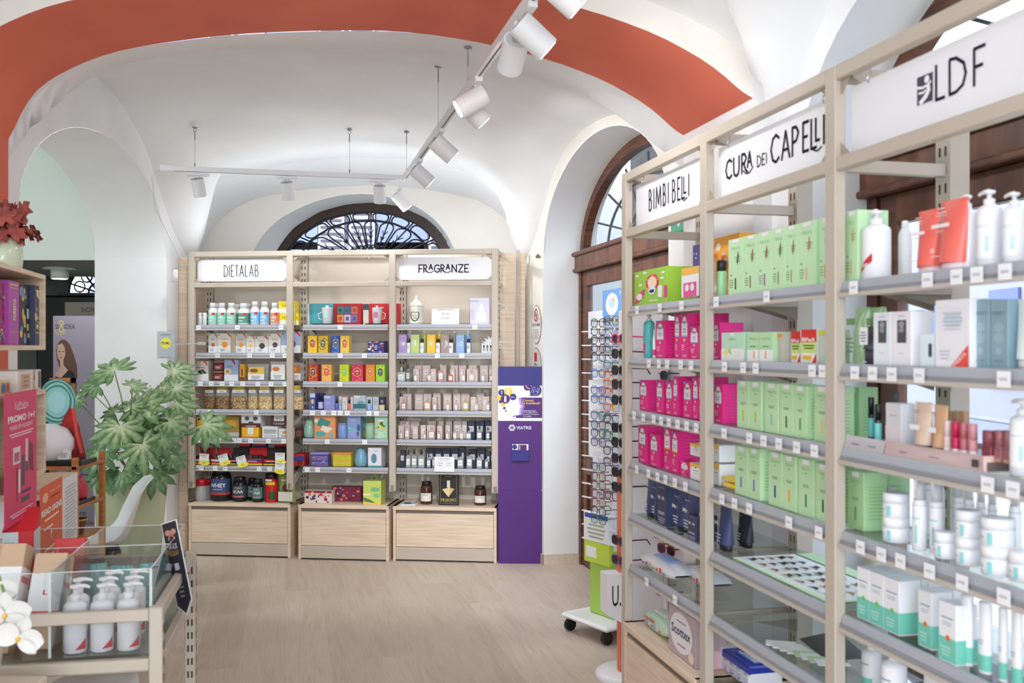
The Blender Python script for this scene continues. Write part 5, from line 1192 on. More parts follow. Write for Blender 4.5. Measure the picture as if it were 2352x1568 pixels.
item(B, 5, g_tin((80, 75, 150), [(190, 150, 190), (220, 150, 120)], 3), 722, 759, 1036, 'purple tin standing behind', 'tin', b=.15, d=.07)
item(B, 5, g_tin((215, 205, 60), [(240, 170, 110), (225, 215, 70)], 4), 757, 790, 1037, 'yellow tin standing behind', 'tin', b=.15, d=.07)
item(B, 5, g_egg((130, 180, 205)), 810, 840, 1030, 'light blue egg-shaped diffuser', 'diffuser', b=.05, d=.1)
item(B, 5, g_carton('diffuser_carton', (238, 238, 242), multi(Dd(-.05, .45, .21, .25, (100, 140, 165)), Rr(-.5, .5, 0, .08, (90, 150, 165)), Ln(-.1, .3, .82, .88, 1, (180, 185, 195)))), 845, 876, 1028, 'white carton picturing a diffuser', 'carton', b=.05, d=.12)
FL = [(190, 50, 70), (50, 40, 80), (230, 120, 100), (120, 60, 110), (240, 170, 130), (70, 60, 120)]
item(B, 6, g_carton('incense_box', (230, 215, 205), multi(Rr(-.5, .5, .82, 1, (150, 40, 50)), art_blob(FL, 30, 5))), 699.5, 762, 1127, 'long floral box with dark red lid', 'gift box', b=.03, d=.08)
item(B, 6, g_carton('incense_box', (130, 40, 70), art_blob(FL, 34, 8)), 762, 829, 1118, 'long crimson floral box lying behind', 'gift box', b=.14, d=.08)
item(B, 6, g_handlebox('gift_box', (205, 220, 110), multi(Rr(-.05, .42, .55, .72, (120, 195, 130)), Rr(.1, .42, .3, .46, (130, 200, 140)), Py([(-.48, .3), (-.1, .2), (.2, .05), (-.45, .12)], (90, 130, 90), 2), Rr(-.5, -.1, .38, .46, (245, 235, 190), 2), Rr(-.5, .5, 0, .12, (240, 205, 80))), (150, 215, 120), .2), 834, 875, 1091, 'green and yellow house gift box with handle', 'gift box', b=.02, d=.15)
# ================= back wall, right bay
B = BRn
def g_apoth(w, d, h):
    c = M(238, 235, 222, .15); r = w/2; b = MB(); b.lathe([(r*.8, 0), (r*.98, h*.01), (r*.95, h*.05), (r*.92, h*.5), (r, h*.64), (r*.98, h*.66)], c, 26, cy=d/2)
    l_ = MB(); l_.lathe([(r*.98, h*.66), (r*.9, h*.69), (r*.55, h*.79), (r*.3, h*.84), (r*.3, h*.86), (r*.16, h*.87), (r*.2, h*.93), (r*.1, h*1.0)], c, 22, cy=d/2)
    a = MB(); cy = d/2; G = M(70, 120, 60)
    for i in range(22):
        t = math.pi*(.12+.76*i/21)*1.0; ang = math.radians(-115+230*i/21+180); x = 34*math.sin(ang); z = h*(.33)+h*.2*math.cos(ang)
        curved(a, r*.94, cy, z-h*.022, z+h*.022, x-4, x+4, G, 1.02, 1)
    for z, w_, t in ((.42, .42, 'ERBA'), (.31, .48, 'Bella'), (.22, .34, 'crema')): a.text(t, 0, h*z, w*w_, h*.06, cy-r*1.02, M(140, 60, 90))
    q = MB(); q.lathe([(r*.99, h*.045), (r*.99, h*.055)], M(110, 125, 140), 26, cy=d/2); q.lathe([(r*1.0, h*.625), (r*1.0, h*.635)], M(110, 125, 140), 26, cy=d/2)
    return parts('apothecary_jar', [('body', b), ('lid', l_), ('print', a), ('painted_ring', q)])
item(B, 0, g_apoth, 935, 970, 678, 'cream pharmacy jar with green laurel wreath', 'jar', b=.05, d=.11)
def g_card(nm, art, lean=.12):
    def f(w, d, h):
        m = MB(); m.X = Matrix.Rotation(-lean, 4, 'X'); m.box(-w/2, w/2, 0, .0015, 0, h, Wt); art(m, w, d, h)
        m.X = Matrix.Identity(4); m.add([(-w*.3, h*.13, h*.95), (w*.3, h*.13, h*.95), (w*.3, h*.4, 0), (-w*.3, h*.4, 0)], [[0, 1, 2, 3], [3, 2, 1, 0]], Wt)
        return m.build(nm)
    return f
item(B, 0, g_card('price_card', multi(T('CONCENTRATI PROFUMO', 0, .93, .6, .06, (90, 90, 100)), T('15 ml', 0, .68, .24, .11, (190, 50, 60)), T('€ 37,90', 0, .38, .3, .12, (110, 110, 130)), T('...', 0, .15, .06, .03, (120, 120, 130)))), 991, 1054, 708, 'white price card with red print', 'card', b=.05, d=.05)
item(B, 0, g_carton('diffuser_carton', (222, 220, 234), multi(Py([(-.22, .15), (.38, .15), (.14, .8), (.02, .8)], (236, 235, 232)), Dd(.08, .16, .3, .06, (240, 239, 238), 2), T('puredistar', -.25, .88, .42, .06, (110, 100, 120)), Ln(-.48, -.3, .2, .6, 6, (190, 188, 205)))), 1080, 1124, 684, 'lilac-white carton picturing a cone lamp', 'carton', b=.05, d=.12)
CU = [('lilac', (190, 160, 215), 915.5, 933.5, 934.5, 945.5, 933.5, 941.5, 'C', -1), ('lime', (195, 215, 130), 943, 963, 967, 980, 964, 973, 'U', 1), ('yellow', (250, 200, 60), 980.5, 1000, 1002, 1015.5, 1000.5, 1010, 'O', 1), ('brown', (172, 150, 142), 1012, 1031.5, 1036.5, 1049, 1030.5, 1040, 'R', -1), ('sky blue', (150, 185, 225), 1047.5, 1066, 1067.5, 1081, 1071.5, 1080, 'E', 1)]
for nm, c, x0, x1, p0, p1, s0, s1, ch, dx in CU:
    item(B, 1, g_carton('scent_carton', c, multi(Dd(0, .5, .3, .2, (242, 242, 242)), T(ch, 0, .5, .5, .4, c, 3, .05), Ln(-.25, .25, .9, .93, 1, (235, 235, 240)))), x0, x1, 768, f'{nm} scent carton', 'carton', b=.05, d=.05)
    item(B, 1, g_pump('hand_wash', tuple(int(v*.95) for v in c), dirx=dx, ph=.22), p0, p1, 753.5, f'{nm} pump bottle behind its carton', 'pump bottle', b=.12, d=.06)
    item(B, 1, g_bottle('scent_bottle', (236, 236, 238), (36, 36, 40), .7, .27, (246, 246, 246), (.05, .7), .68, capr=.85, art=lambda m, w, d, h, z0, z1, ch=ch: m.text(ch, 0, h*.42, w*.5, h*.2, d/2-w/2-.0015, DK)), s0, s1, 778, f'slim white bottle beside the {nm} carton', 'bottle', b=.035, d=.03)
def g_tester(w, d, h):
    m = MB(); X = Matrix.Rotation(-.25, 4, 'X'); m.X = X; m.box(-w/2, w/2, 0, .01, 0, h*.55, M(225, 225, 225), .001)
    s_ = MB(); s_.X = Matrix.Translation((w*.12, .012, h*.42)); pts = [((w*.62 if i % 2 else w*.38)*math.cos(math.pi*i/14), (h*.58 if i % 2 else h*.34)*math.sin(math.pi*i/14)*.8+h*.1) for i in range(28)]
    s_.prism(pts, 0, .002, M(228, 230, 230)); s_.text('€ 9,90', .01, h*.12, w*.3, h*.09, -.001, DK)
    P = [('holder', m), ('star_card', s_)]
    for i in range(4):
        v = MB(); x = -w*.36+i*w*.2; v.cyl((x, -.006, h*.12), (x, .0+.0, h*.3), .0045, M(150, 140, 135), 8); v.cyl((x, 0, h*.3), (x, .004, h*.42), .005, DK, 8); P.append(('tester', v))
    return parts('tester_stand', P)
item(B, 1, g_tester, 1106, 1145, 768, 'small tester stand with white starburst card', 'display stand', b=.05, d=.06)
def g_perf(glassc, capc, labc=(244, 242, 240), sq=True, nm='perfume_bottle', liquid=None):
    def f(w, d, h):
        b = MB(); g = haze_plastic(C(*glassc), .55, .05, 'perfume_glass') if ('p', glassc) not in _m else _m[('p', glassc)]; _m[('p', glassc)] = g
        r = w/2; b.box(-r, r, d/2-r*.5, d/2+r*.5, 0, h*.66, g, w*.06); b.box(-r*.85, r*.85, d/2-r*.4, d/2+r*.4, .004, h*.3, M(*(liquid or glassc), .3))
        c = MB(); c.cyl((0, d/2, h*.66), (0, d/2, h*.74), r*.3, M(200, 180, 165, .3, metal=.6), 12); c.lathe([(r*.32, h*.74), (r*.36, h*.86), (r*.28, h*.97), (r*.1, h)], M(*capc, .25), 12, cy=d/2)
        l_ = MB(); l_.rect(-r*.75, r*.75, h*.16, h*.5, d/2-r*.5-.0008, M(*labc)); lines(l_, -r*.5, r*.5, h*.3, h*.37, 1, d/2-r*.5-.0016)
        return parts(nm, [('body', b), ('cap', c), ('label', l_)])
    return f
PKB = (222, 202, 194); NVB = (62, 66, 88)
X6 = lambda v: 890+v/4.752
Y6 = lambda v: 830+v/4.752
def prow(k, front, back, bott, colf=PKB, art=art_perf, nmb='blush', cap=(222, 190, 165)):
    for x0, x1, y in front: item(B, k, g_carton('perfume_carton', colf, art), X6(x0), X6(x1)-.4, Y6(y), f'{nmb} perfume carton', 'carton', b=.085, d=.05)
    for x0, x1, y in back: item(B, k, g_carton('perfume_carton', colf, art), X6(x0), X6(x1)-.4, Y6(y), f'tall {nmb} perfume carton behind', 'carton', b=.16, d=.06)
    for x0, x1, y, c, d_ in bott: item(B, k, g_perf(c, cap), X6(x0), X6(x1), Y6(y), d_, 'perfume bottle', b=.04, d=.035)
pb = 'clear perfume bottle with blush cap'
prow(2, [(282, 345, 80), (470, 530, 80), (680, 735, 80), (790, 850, 80), (865, 985, 80)], [(297, 375, 45), (380, 468, 42), (590, 643, 42), (690, 772, 42), (777, 863, 42), (885, 975, 42), (1010, 1100, 42), (1107, 1166, 40)],
     [(282, 320, 95, (225, 205, 200), pb), (433, 470, 88, (225, 200, 190), pb), (550, 605, 28, (225, 170, 165), 'tall rosy perfume bottle'), (662, 707, 100, (225, 130, 110), 'red-tinted perfume bottle'), (805, 845, 88, (225, 205, 200), pb), (885, 945, 65, (225, 200, 195), 'wide perfume bottle with large white label'), (1023, 1058, 95, (215, 200, 200), pb), (1115, 1160, 95, (180, 165, 170), pb)])
item(B, 2, g_perf((215, 225, 215), (200, 210, 210)), X6(107), X6(185), Y6(60), 'wide greenish clear perfume bottle', 'perfume bottle', b=.04, d=.04)
item(B, 2, g_perf((150, 165, 160), (50, 60, 60)), X6(197), X6(240), Y6(30), 'tall grey-green perfume bottle, dark cap', 'perfume bottle', b=.09, d=.04)
prow(3, [(132, 205, 385), (487, 540, 388), (905, 968, 385), (1037, 1113, 382)], [(170, 262, 348), (298, 388, 348), (392, 480, 348), (498, 582, 345), (608, 700, 348), (717, 801, 348), (805, 898, 348), (970, 1062, 345), (1125, 1166, 382)],
     [(147, 197, 392, (235, 170, 150), 'peach-tinted perfume bottle'), (400, 465, 375, (235, 185, 140), 'wide amber-tinted perfume bottle'), (495, 530, 412, (228, 205, 198), pb), (637, 672, 412, (225, 210, 205), pb), (727, 762, 415, (225, 205, 200), pb), (820, 880, 375, (215, 195, 90), 'wide golden perfume bottle'), (948, 985, 412, (215, 205, 205), pb), (1075, 1113, 408, (228, 205, 198), pb)])
prow(4, [(118, 180, 700), (272, 332, 705), (360, 420, 695), (430, 520, 695), (540, 600, 700), (632, 685, 695)], [(135, 247, 650), (250, 350, 658), (447, 530, 650), (560, 615, 650), (635, 705, 650), (722, 808, 650), (812, 868, 650)],
     [(127, 160, 730, (228, 205, 198), pb), (187, 233, 660, (228, 205, 198), 'tall perfume bottle, silver cap, raised'), (387, 415, 745, (228, 205, 198), pb), (447, 510, 690, (228, 195, 185), 'wide blush perfume bottle'), (538, 575, 730, (225, 205, 200), pb), (632, 667, 730, (225, 205, 198), pb), (712, 750, 720, (225, 205, 198), pb), (788, 823, 720, (225, 205, 198), pb)])
nv = 'clear perfume bottle with dark cap'
prow(4, [], [(873, 955, 652), (965, 1055, 650), (1065, 1150, 650)], [(855, 910, 720, (170, 175, 180), nv), (972, 1028, 700, (170, 175, 180), nv), (1073, 1112, 715, (170, 175, 180), nv), (1140, 1168, 715, (170, 175, 180), nv)], NVB, art_perfd, 'navy', (40, 42, 52))
prow(5, [(137, 190, 975), (1075, 1120, 985), (1125, 1168, 965)], [(420, 508, 950), (515, 598, 955), (602, 688, 955), (692, 778, 955), (783, 845, 935), (885, 968, 960), (975, 1065, 955)],
     [(197, 248, 965, (190, 195, 195), nv), (258, 318, 960, (190, 195, 195), nv), (330, 400, 965, (190, 195, 195), nv), (425, 467, 1000, (170, 175, 185), nv), (485, 505, 985, (170, 175, 185), nv), (760, 825, 985, (190, 195, 195), nv), (862, 922, 965, (185, 190, 195), nv), (970, 1030, 990, (190, 195, 195), nv), (1060, 1095, 1020, (175, 180, 190), nv), (1140, 1168, 1010, (175, 180, 190), nv)], NVB, art_perfd, 'navy', (40, 42, 52))
m = MB(); w, h = .152, .112; m.box(-w/2, w/2, 0, .0012, 0, h, Wt); m.text('TABELLA PREZZI', 0, h*.88, w*.6, h*.07, E, M(110, 110, 120)); m.text('Eau de parfum', 0, h*.76, w*.4, h*.07, E, M(130, 130, 140))
for t, x, z in (('15ml', -.2, .58), ('€ 7,90', .2, .58), ('100ml', -.2, .42), ('€ 27,90', .2, .42)): m.text(t, x*w, z*h, w*.22, h*.09, E, M(50, 50, 60))
o = m.build('price_card'); put_item(o, BF, B, 5, 'white price list card hung on the rail', BF.a(1020, -.01), -.002, BF.z(1020, 1083.5, -.01), 'card')
AJ = g_jar('scented_candle', (86, 48, 34), (40, 30, 28), .16, .86, (240, 236, 226), (.14, .5), rough=.12, art=lambda m, w, d, h: m.text('BOUGIE', -.0, h*.42, w*.4, h*.05, -.0012, M(90, 80, 70)))
item(B, 6, AJ, 963.5, 990.5, 1107, 'tall amber glass candle jar', 'candle', b=.09, d=.09)
item(B, 6, AJ, 1087.5, 1115, 1117, 'short amber glass candle jar', 'candle', b=.09, d=.09)
fan_ = [Py([(0, .28), (-.34+.085*i, .55-.02*abs(i-4)+.0), (-.25+.085*i, .62-.015*abs(i-4)), (0, .28)], ((232, 196, 90) if i % 2 else (245, 236, 210))) for i in range(8)]
item(B, 6, g_carton('perfume_book', (44, 42, 42), multi(Rr(-.42, .42, .05, .96, (190, 165, 100)), Rr(-.41, .41, .055, .955, (40, 38, 38), 2), *[Py([(0, .26), (-.32+.08*i, .5+.012*(4-abs(i-4))), (-.24+.08*i, .52+.012*(4-abs(i-4)))], ((232, 196, 90) if i % 2 else (245, 236, 210)), 3) for i in range(8)], Rr(-.08, .08, .56, .78, (236, 226, 200), 3), Ln(-.25, .25, .9, .92, 1, (200, 190, 170), 3), T('PROFUMO', 0, .165, .76, .1, (225, 190, 90), 3), Ln(-.3, .3, .08, .09, 1, (170, 160, 140), 3))), 1008, 1052.5, 1087, 'black box with gold fan, PROFUMO', 'book', b=.07, d=.04)
def g_papers(w, d, h):
    m = MB(); m.box(-w/2, w/2, 0, d, 0, .004, Wt); m.X = Matrix.Rotation(.2, 4, 'Z'); m.box(-w*.4, w*.45, .01, d*.9, .004, .008, M(225, 226, 230))
    m.box(-w*.2, w*.2, d*.2, d*.7, .008, .012, M(110, 100, 105)); m.X = Matrix.Identity(4)
    m.add([(-w*.4, d*.3, .022), (w*.3, d*.2, .018), (w*.45, d*.8, .03), (-w*.35, d*.9, .026)], [[0, 1, 2, 3], [3, 2, 1, 0]], BAGP); return m.build('leaflets')
item(B, 6, g_papers, 917, 955, 1135, 'pile of white leaflets under clear film', 'leaflets', b=.02, d=.12, hgt=.02)
def g_slip(w, d, h):
    m = MB()
    for i in range(3): m.X = Matrix.Rotation(.3-.2*i, 4, 'Z'); m.box(-w/2+i*.006, -w/2+.012+i*.006, 0, d, .001*i, .001*i+.0008, Wt)
    return m.build('scent_strips')
item(B, 6, g_slip, 1064, 1076, 1150, 'white paper scent strips', 'paper strips', b=.04, d=.08, hgt=.004)
# ================= right-hand row, far bay
B = R1n
sun = multi(*[Dd(.08+.17*math.cos(a*math.pi/8), .62+.17*1.1*math.sin(a*math.pi/8), .035, .06, ((225, 60, 60), (245, 140, 60), (225, 60, 140))[a % 3], 1, 8) for a in range(16)], Dd(.08, .62, .14, .17, (250, 225, 195), 2), Dd(.08, .40, .11, .12, (240, 240, 245), 3), Dd(.08, .38, .08, .05, (40, 50, 110), 4),
            Py([(-.48, .05), (-.2, .22), (-.14, .48), (-.42, .32)], (225, 50, 140), 2), Dd(-.32, .26, .1, .1, (245, 235, 240), 3), Rr(.26, .38, .18, .5, (245, 240, 242), 2), Rr(.44, .52, .15, .48, (225, 50, 140), 2), Ln(-.05, .3, .1, .16, 1, (240, 250, 230)), *[Dd(x, z, .06, .03, (240, 248, 235)) for x, z in ((-.4, .88), (-.3, .6), (.4, .85), (.38, .7), (-.15, .93))])
item(B, 0, g_carton('gift_box', (160, 210, 70), sun), 1457, 1531, 626, 'green baby gift box with smiling sun', 'gift box', b=.04, d=.13)
item(B, 0, g_bag('gift_pouch', BAGP, art=lambda m, w, d, h: (m.rect(-w*.4, w*.4, h*.1, h*.75, -.006, Wt), m.rect(-w*.3, w*.3, h*.1, h*.5, -.007, M(235, 90, 160)), m.disc(-w*.12, h*.36, w*.09, h*.1, -.008, Wt), m.disc(w*.12, h*.36, w*.09, h*.1, -.008, Wt), m.rect(-w*.38, w*.4, h*.72, h*.92, -.007, M(248, 190, 80)))), 1564, 1614, 612, 'clear bag with pink baby products', 'bag', b=.05, d=.1)
item(B, 0, g_carton('gift_box', (105, 95, 185), art_blob([(235, 235, 250)], 8, 3)), 1591, 1607, 564, 'purple box standing behind the bag', 'gift box', b=.24, d=.08)
item(B, 1, g_pump('baby_wash', (95, 200, 200), dirx=1, ph=.12, art=lambda m, w, d, h: (curved(m, w/2, d/2, h*.1, h*.35, -35, 25, M(225, 50, 130), 1.03), curved(m, w/2, d/2, h*.4, h*.6, -40, 0, M(240, 140, 50), 1.03))), 1478, 1504, 724, 'turquoise pump bottle with pink label', 'pump bottle', b=.05, d=.07)
item(B, 1, g_bottle('baby_lotion', (245, 245, 245), (245, 245, 245), .5, .15, (230, 60, 140), (.1, .3)), 1499, 1507, 757, 'narrow white baby lotion bottle', 'bottle', b=.045, d=.04)
item(B, 1, g_pump('baby_wash', (245, 245, 248), dirx=1, ph=.2), 1515, 1533, 716, 'white pump bottle behind pink carton', 'pump bottle', b=.16, d=.06)
PK = (232, 30, 132)
def pk(k, x0, x1, yt, d, b=.05, nm='pink baby-care carton', low=(150, 190, 235), col=PK, bay=None):
    item(bay or B, k, g_carton('baby_care_carton', col, lambda m, w, d_, h: art_pink(m, w, d_, h, low)), x0, x1, yt, nm, 'carton', b=b, d=d)
for x0, x1, yt, d in ((1506, 1527, 737, .1), (1549, 1562, 721, .09), (1563, 1582, 720, .16), (1584, 1606, 748, .1)): pk(1, x0, x1, yt, d)
pk(1, 1607, 1614, 722, .08, .09)
for x0, x1, yt, d in ((1469, 1487, 872, .09), (1507, 1523, 873, .07), (1529, 1545, 875, .1), (1546, 1557, 864, .1), (1569, 1589, 874, .09), (1591, 1604, 866, .1), (1605.5, 1614, 866, .1)): pk(2, x0, x1, yt, d)
for x0, x1, yt, d, lo in ((1466, 1485, 975, .1, (150, 190, 235)), (1493, 1512, 994, .08, (150, 200, 230)), (1524.5, 1541, 977, .08, (250, 200, 80)), (1542.5, 1558, 987, .14, (250, 200, 80)), (1563, 1582, 1057, .06, (250, 200, 80))): pk(3, x0, x1, yt, d, .05, low=lo)
pk(3, 1500, 1516, 974, .08, .17, 'pink carton standing behind')
YW = multi(Py([(-.5, 1), (.5, 1), (.5, .72), (0, .86), (-.5, .72)], (252, 205, 40)), Dd(0, .78, .07, .06, (225, 60, 80), 2), Ln(-.3, .3, .55, .66, 1, (160, 190, 180)), Ln(-.1, .2, .38, .44, 1, (230, 160, 160)))
item(B, 3, g_carton('cream_carton', (246, 246, 246), YW), 1585, 1613, 1061, 'white and yellow cream carton, lower', 'carton', b=.05, d=.09)
item(B, 3, g_carton('cream_carton', (246, 246, 246), YW), 1585, 1613, 1017, 'white and yellow cream carton, upper', 'carton', b=.05, d=.09, dz=.086)
NB = (62, 72, 112)
def nart(m, w, d, h):
    lines(m, -w*.3, w*.3, h*.84, h*.88, 1, -.0, M(180, 190, 215)); m.text('Mr.', 0, h*.62, w*.5, h*.1, -d*.12-.002, Wt, .02); lines(m, -w*.3, w*.2, h*.2, h*.42, 3, -.003, M(200, 205, 220))
ntube = g_tube('mens_cream_tube', NB, (38, 40, 52), .14, art=nart)
for x0, x1, yt in ((1476, 1495, 1099), (1496, 1509, 1104), (1543, 1566, 1122), (1566.5, 1592, 1130), (1607, 1614, 1140)):
    item(B, 4, ntube, x0, x1, yt, 'navy squeeze tube', 'tube', b=.05, d=.05)
NBOX = multi(Rr(-.5, .5, .0, .0, NB), T('Mr.', -.22, .66, .32, .1, (240, 240, 245), 2, .02), T('Mr.', .22, .66, .32, .1, (240, 240, 245), 2, .02), Ln(-.4, .4, .9, .93, 1, (170, 180, 210)), Ln(-.45, .4, .26, .34, 2, (225, 225, 235)), Ln(-.4, .4, .05, .2, 3, (170, 175, 200)))
item(B, 4, g_carton('mens_care_box', (56, 62, 98), NBOX), 1510, 1530, 1107, 'tall navy twin-pack box', 'box', b=.045, d=.1)
item(B, 4, g_carton('mens_care_box', (56, 62, 98), NBOX), 1580, 1600, 1178, 'small navy twin-pack box', 'box', b=.035, d=.08)
def g_wipes(c, accent, lidc=None, txt=None):
    def f(w, d, h):
        m = MB(); n = 12; P = []
        for i in range(n+1):
            s = i/n; x = (s-.5)*w; e = math.sin(math.pi*min(max(s, .0), 1))**.35 if 0 < s < 1 else .04; row = []
            for j in range(13):
                a = math.pi*2*j/12-math.pi/2; row.append(Vector((x, d/2+(d/2)*math.copysign(abs(math.cos(a))**.6, math.cos(a))*(.85+.15*e), h*.5+h*.5*math.copysign(abs(math.sin(a))**.6, math.sin(a))*max(e, .12))))
            P.append(row)
        grid(P, M(*c, .35), m); Q = [('pack', m)]
        a = MB()
        if lidc: a.box(-w*.22, w*.22, d*.25, d*.75, h*.96, h*1.06, M(*lidc, .35), .004); Q.append(('lid', a))
        q = MB(); r = random.Random(int(w*9999))
        for i in range(7): q.rect(-w*.36+i*w*.1, -w*.31+i*w*.1, h*.3, h*(.42+.1*(i % 3)), -.0015-d*0, M(*accent[i % len(accent)]))
        if txt: q.text(txt, -w*.15, h*.65, w*.4, h*.2, -.002, M(*accent[0]), .02)
        Q.append(('print', q)); return parts('wet_wipes_pack', Q)
    return f
AC = [(225, 60, 60), (70, 120, 210), (245, 180, 60), (100, 180, 90), (240, 120, 60)]
item(B, 5, g_wipes((244, 244, 246), AC, (140, 170, 225)), 1466, 1545, 1272, 'white baby wipes pack with blue lid', 'wipes pack', b=.05, d=.11, hgt=.062)
item(B, 5, g_wipes((244, 244, 246), AC, (235, 225, 215)), 1556, 1626, 1345, 'white baby wipes pack with pale lid', 'wipes pack', b=.13, d=.11, hgt=.055)
item(B, 6, g_wipes((205, 232, 205), [(220, 50, 60), (120, 170, 220), (235, 235, 235)], (225, 235, 225), 'nedel'), 1472, 1530, 1388, 'pale green wipes pack', 'wipes pack', b=.045, d=.11, hgt=.075)
item(B, 6, g_carton('tissue_box', (190, 168, 170), multi(Dd(-.02, .52, .42, .42, (236, 232, 234), 1, 20), T('Scottex', -.02, .55, .72, .2, (45, 45, 95), 2, .02), Ln(-.25, .25, .74, .8, 1, (150, 140, 160)), Ln(-.2, .2, .25, .32, 1, (150, 140, 160)), Dd(.36, .16, .1, .12, (240, 220, 200), 2))), 1536, 1597, 1383, 'mauve tissue box reading Scottex', 'tissue box', b=.03, d=.12)
item(B, 6, g_carton('tissue_pack', (240, 200, 205), Rr(-.5, .5, .4, .8, (225, 230, 245))), 1604, 1614, 1490, 'small pink and white tissue pack', 'pack', b=.05, d=.09)
# ================= right-hand row, middle bay
B = R2n
item(B, 0, g_carton('gift_box', (250, 175, 60), art_blob([(250, 248, 240), (245, 240, 230), (225, 120, 50)], 18, 9)), 1640, 1698, 548, 'orange gift box with white clouds', 'gift box', b=.17, d=.1)
item(B, 0, g_carton('gift_box', (105, 95, 185), art_blob([(235, 235, 250)], 8, 3)), 1700, 1722, 546, 'purple gift box at the back', 'gift box', b=.25, d=.06)
item(B, 0, g_bottle('hair_spray', (165, 220, 160), (30, 30, 32), .94, .34, None, shoulder=.62, capr=.96, art=None), 1646, 1669, 598, 'green and black spray can', 'spray can', b=.045, d=.045)
GR = (200, 236, 188)
for x0, x1, st_, mk in ((1673, 1707.5, (50, 40, 38), (60, 35, 35)), (1708.5, 1739.5, (130, 100, 70), (150, 80, 60)), (1740.5, 1772.5, (150, 50, 150), (150, 50, 70)), (1773.5, 1803, (160, 120, 50), (100, 30, 40)), (1804, 1832.5, (190, 130, 50), (150, 70, 60)), (1833.5, 1873, (240, 170, 150), (220, 110, 90))):
    cn = {50: 'black', 130: 'brown', 150: 'purple', 160: 'bronze', 190: 'ochre', 240: 'peach'}[st_[0]]
    item(B, 0, g_carton('hair_dye_carton', GR, art_dye(st_, mk)), x0, x1, 571 if x0 < 1690 else 571-(x0-1673)*.245, f'light green hair dye carton, {cn} stripe', 'carton', b=.045, d=.07, hgt=.185)
item(B, 0, g_carton('hair_dye_carton', GR, art_dye((235, 150, 70), (230, 140, 70))), 1882, 1908, 520, 'light green hair dye carton, orange stripe', 'carton', b=.045, d=.07, hgt=.185)
pk(1, 1637, 1653, 741, .09, .06, 'pink baby-care carton by the post', bay=B); pk(2, 1639.5, 1660, 880, .12, .055, 'pink baby-care carton by the post', bay=B)
TR = multi(Rr(-.5, .5, 0, .42, (242, 242, 238)), Rr(-.1, .1, .88, .98, (240, 240, 240)), T('TRICO', 0, .76, .3, .07, (120, 175, 120)), Py([(-.45, .3), (-.2, .45), (-.25, .15)], (240, 225, 120), 2), Py([(-.2, .3), (-.1, .48), (0, .2)], (180, 215, 120), 2), Rr(.05, .4, .12, .34, (235, 235, 230), 2))
item(B, 1, g_carton('hair_treatment_carton', (190, 228, 200), TR), 1657, 1709, 764, 'green and white carton with leaf print', 'carton', b=.045, d=.06)
TR2 = multi(Rr(-.5, .5, 0, .40, (244, 244, 240)), Rr(-.02, -.0, 0, 1, (170, 210, 160), 2), *[T('TRICO', q, .78, .3, .07, (120, 175, 120)) for q in (-.25, .25)], *[Rr(q-.02, q+.03, .1, .36, (245, 180, 60), 2) for q in (-.22, .24)], *[Ln(q-.15, q+.15, .5, .58, 1, (120, 160, 110)) for q in (-.25, .25)])
item(B, 1, g_carton('hair_treatment_carton', (190, 228, 180), TR2), 1716, 1775, 764, 'wide double carton with orange drops', 'carton', b=.045, d=.06)
item(B, 1, g_carton('hair_treatment_carton', (196, 190, 178), multi(Rr(-.5, .5, .86, 1, (240, 160, 50)))), 1777, 1797, 766, 'grey carton with orange band on top', 'carton', b=.06, d=.06)
BP = multi(Rr(-.5, .5, .62, 1, (222, 50, 45)), T('BiPack', 0, .7, .85, .12, (245, 245, 245), 2, .03), Rr(-.5, .5, .3, .62, (205, 228, 130)), Ln(-.4, .4, .42, .58, 2, (70, 90, 50)), Rr(-.4, .15, .1, .22, (245, 190, 40), 2), Py([(.2, 0), (.5, .3), (.5, 0)], (222, 50, 45), 2))
item(B, 1, g_carton('supplement_box', (244, 244, 240), BP), 1817, 1839, 761, 'red and green BiPack supplement box', 'box', b=.07, d=.06)
item(B, 1, g_carton('supplement_box', (244, 244, 240), BP), 1841, 1876, 757, 'red and green BiPack supplement box', 'box', b=.045, d=.06)
item(B, 1, g_carton('hair_treatment_carton', (190, 215, 190), multi(Rr(-.5, .5, .86, .98, (225, 215, 60)), Rr(-.3, .3, .2, .8, (205, 215, 205), 2))), 1880, 1907, 757, 'grey-green carton with yellow band', 'carton', b=.045, d=.06)
for k, L in ((2, ((1693, 1720.5, 873, (180, 215, 60), 'lime'), (1721.5, 1749, 875, (180, 215, 60), 'lime'), (1756, 1788, 878, (150, 210, 225), 'pale blue'), (1791, 1822, 880, (40, 140, 70), 'dark green'), (1823.5, 1853, 884, (70, 170, 70), 'mid green'), (1870, 1906, 885, (250, 200, 130), 'peach'))),
             (3, ((1688, 1717, 1021, (130, 120, 210), 'violet'), (1718, 1746, 1026, (130, 120, 210), 'violet'), (1765, 1796, 1034, (50, 60, 160), 'dark blue'), (1797.5, 1828, 1042, (248, 170, 50), 'orange'), (1834, 1869, 1050, (40, 150, 120), 'teal'), (1874, 1907, 1061, (30, 90, 70), 'dark teal')))):
    for x0, x1, yt, c, cn in L:
        item(B, k, g_carton('hair_care_carton', (196, 230, 180), art_green(c)), x0, x1, yt, f'tall light green carton, {cn} stripe', 'carton', b=.045, d=.075)
item(B, 3, g_carton('cream_carton', (246, 246, 246), YW), 1639, 1652, 1063, 'white and yellow cream carton, lower', 'carton', b=.07, d=.08)
item(B, 3, g_carton('cream_carton', (246, 246, 246), YW), 1639, 1652, 1020, 'white and yellow cream carton, upper', 'carton', b=.07, d=.08, dz=.08)
item(B, 3, g_wipes((250, 215, 60), [(245, 245, 245), (240, 200, 40)]), 1653, 1687, 1100, 'yellow sachet pack, lower', 'pack', b=.06, d=.08, hgt=.022)
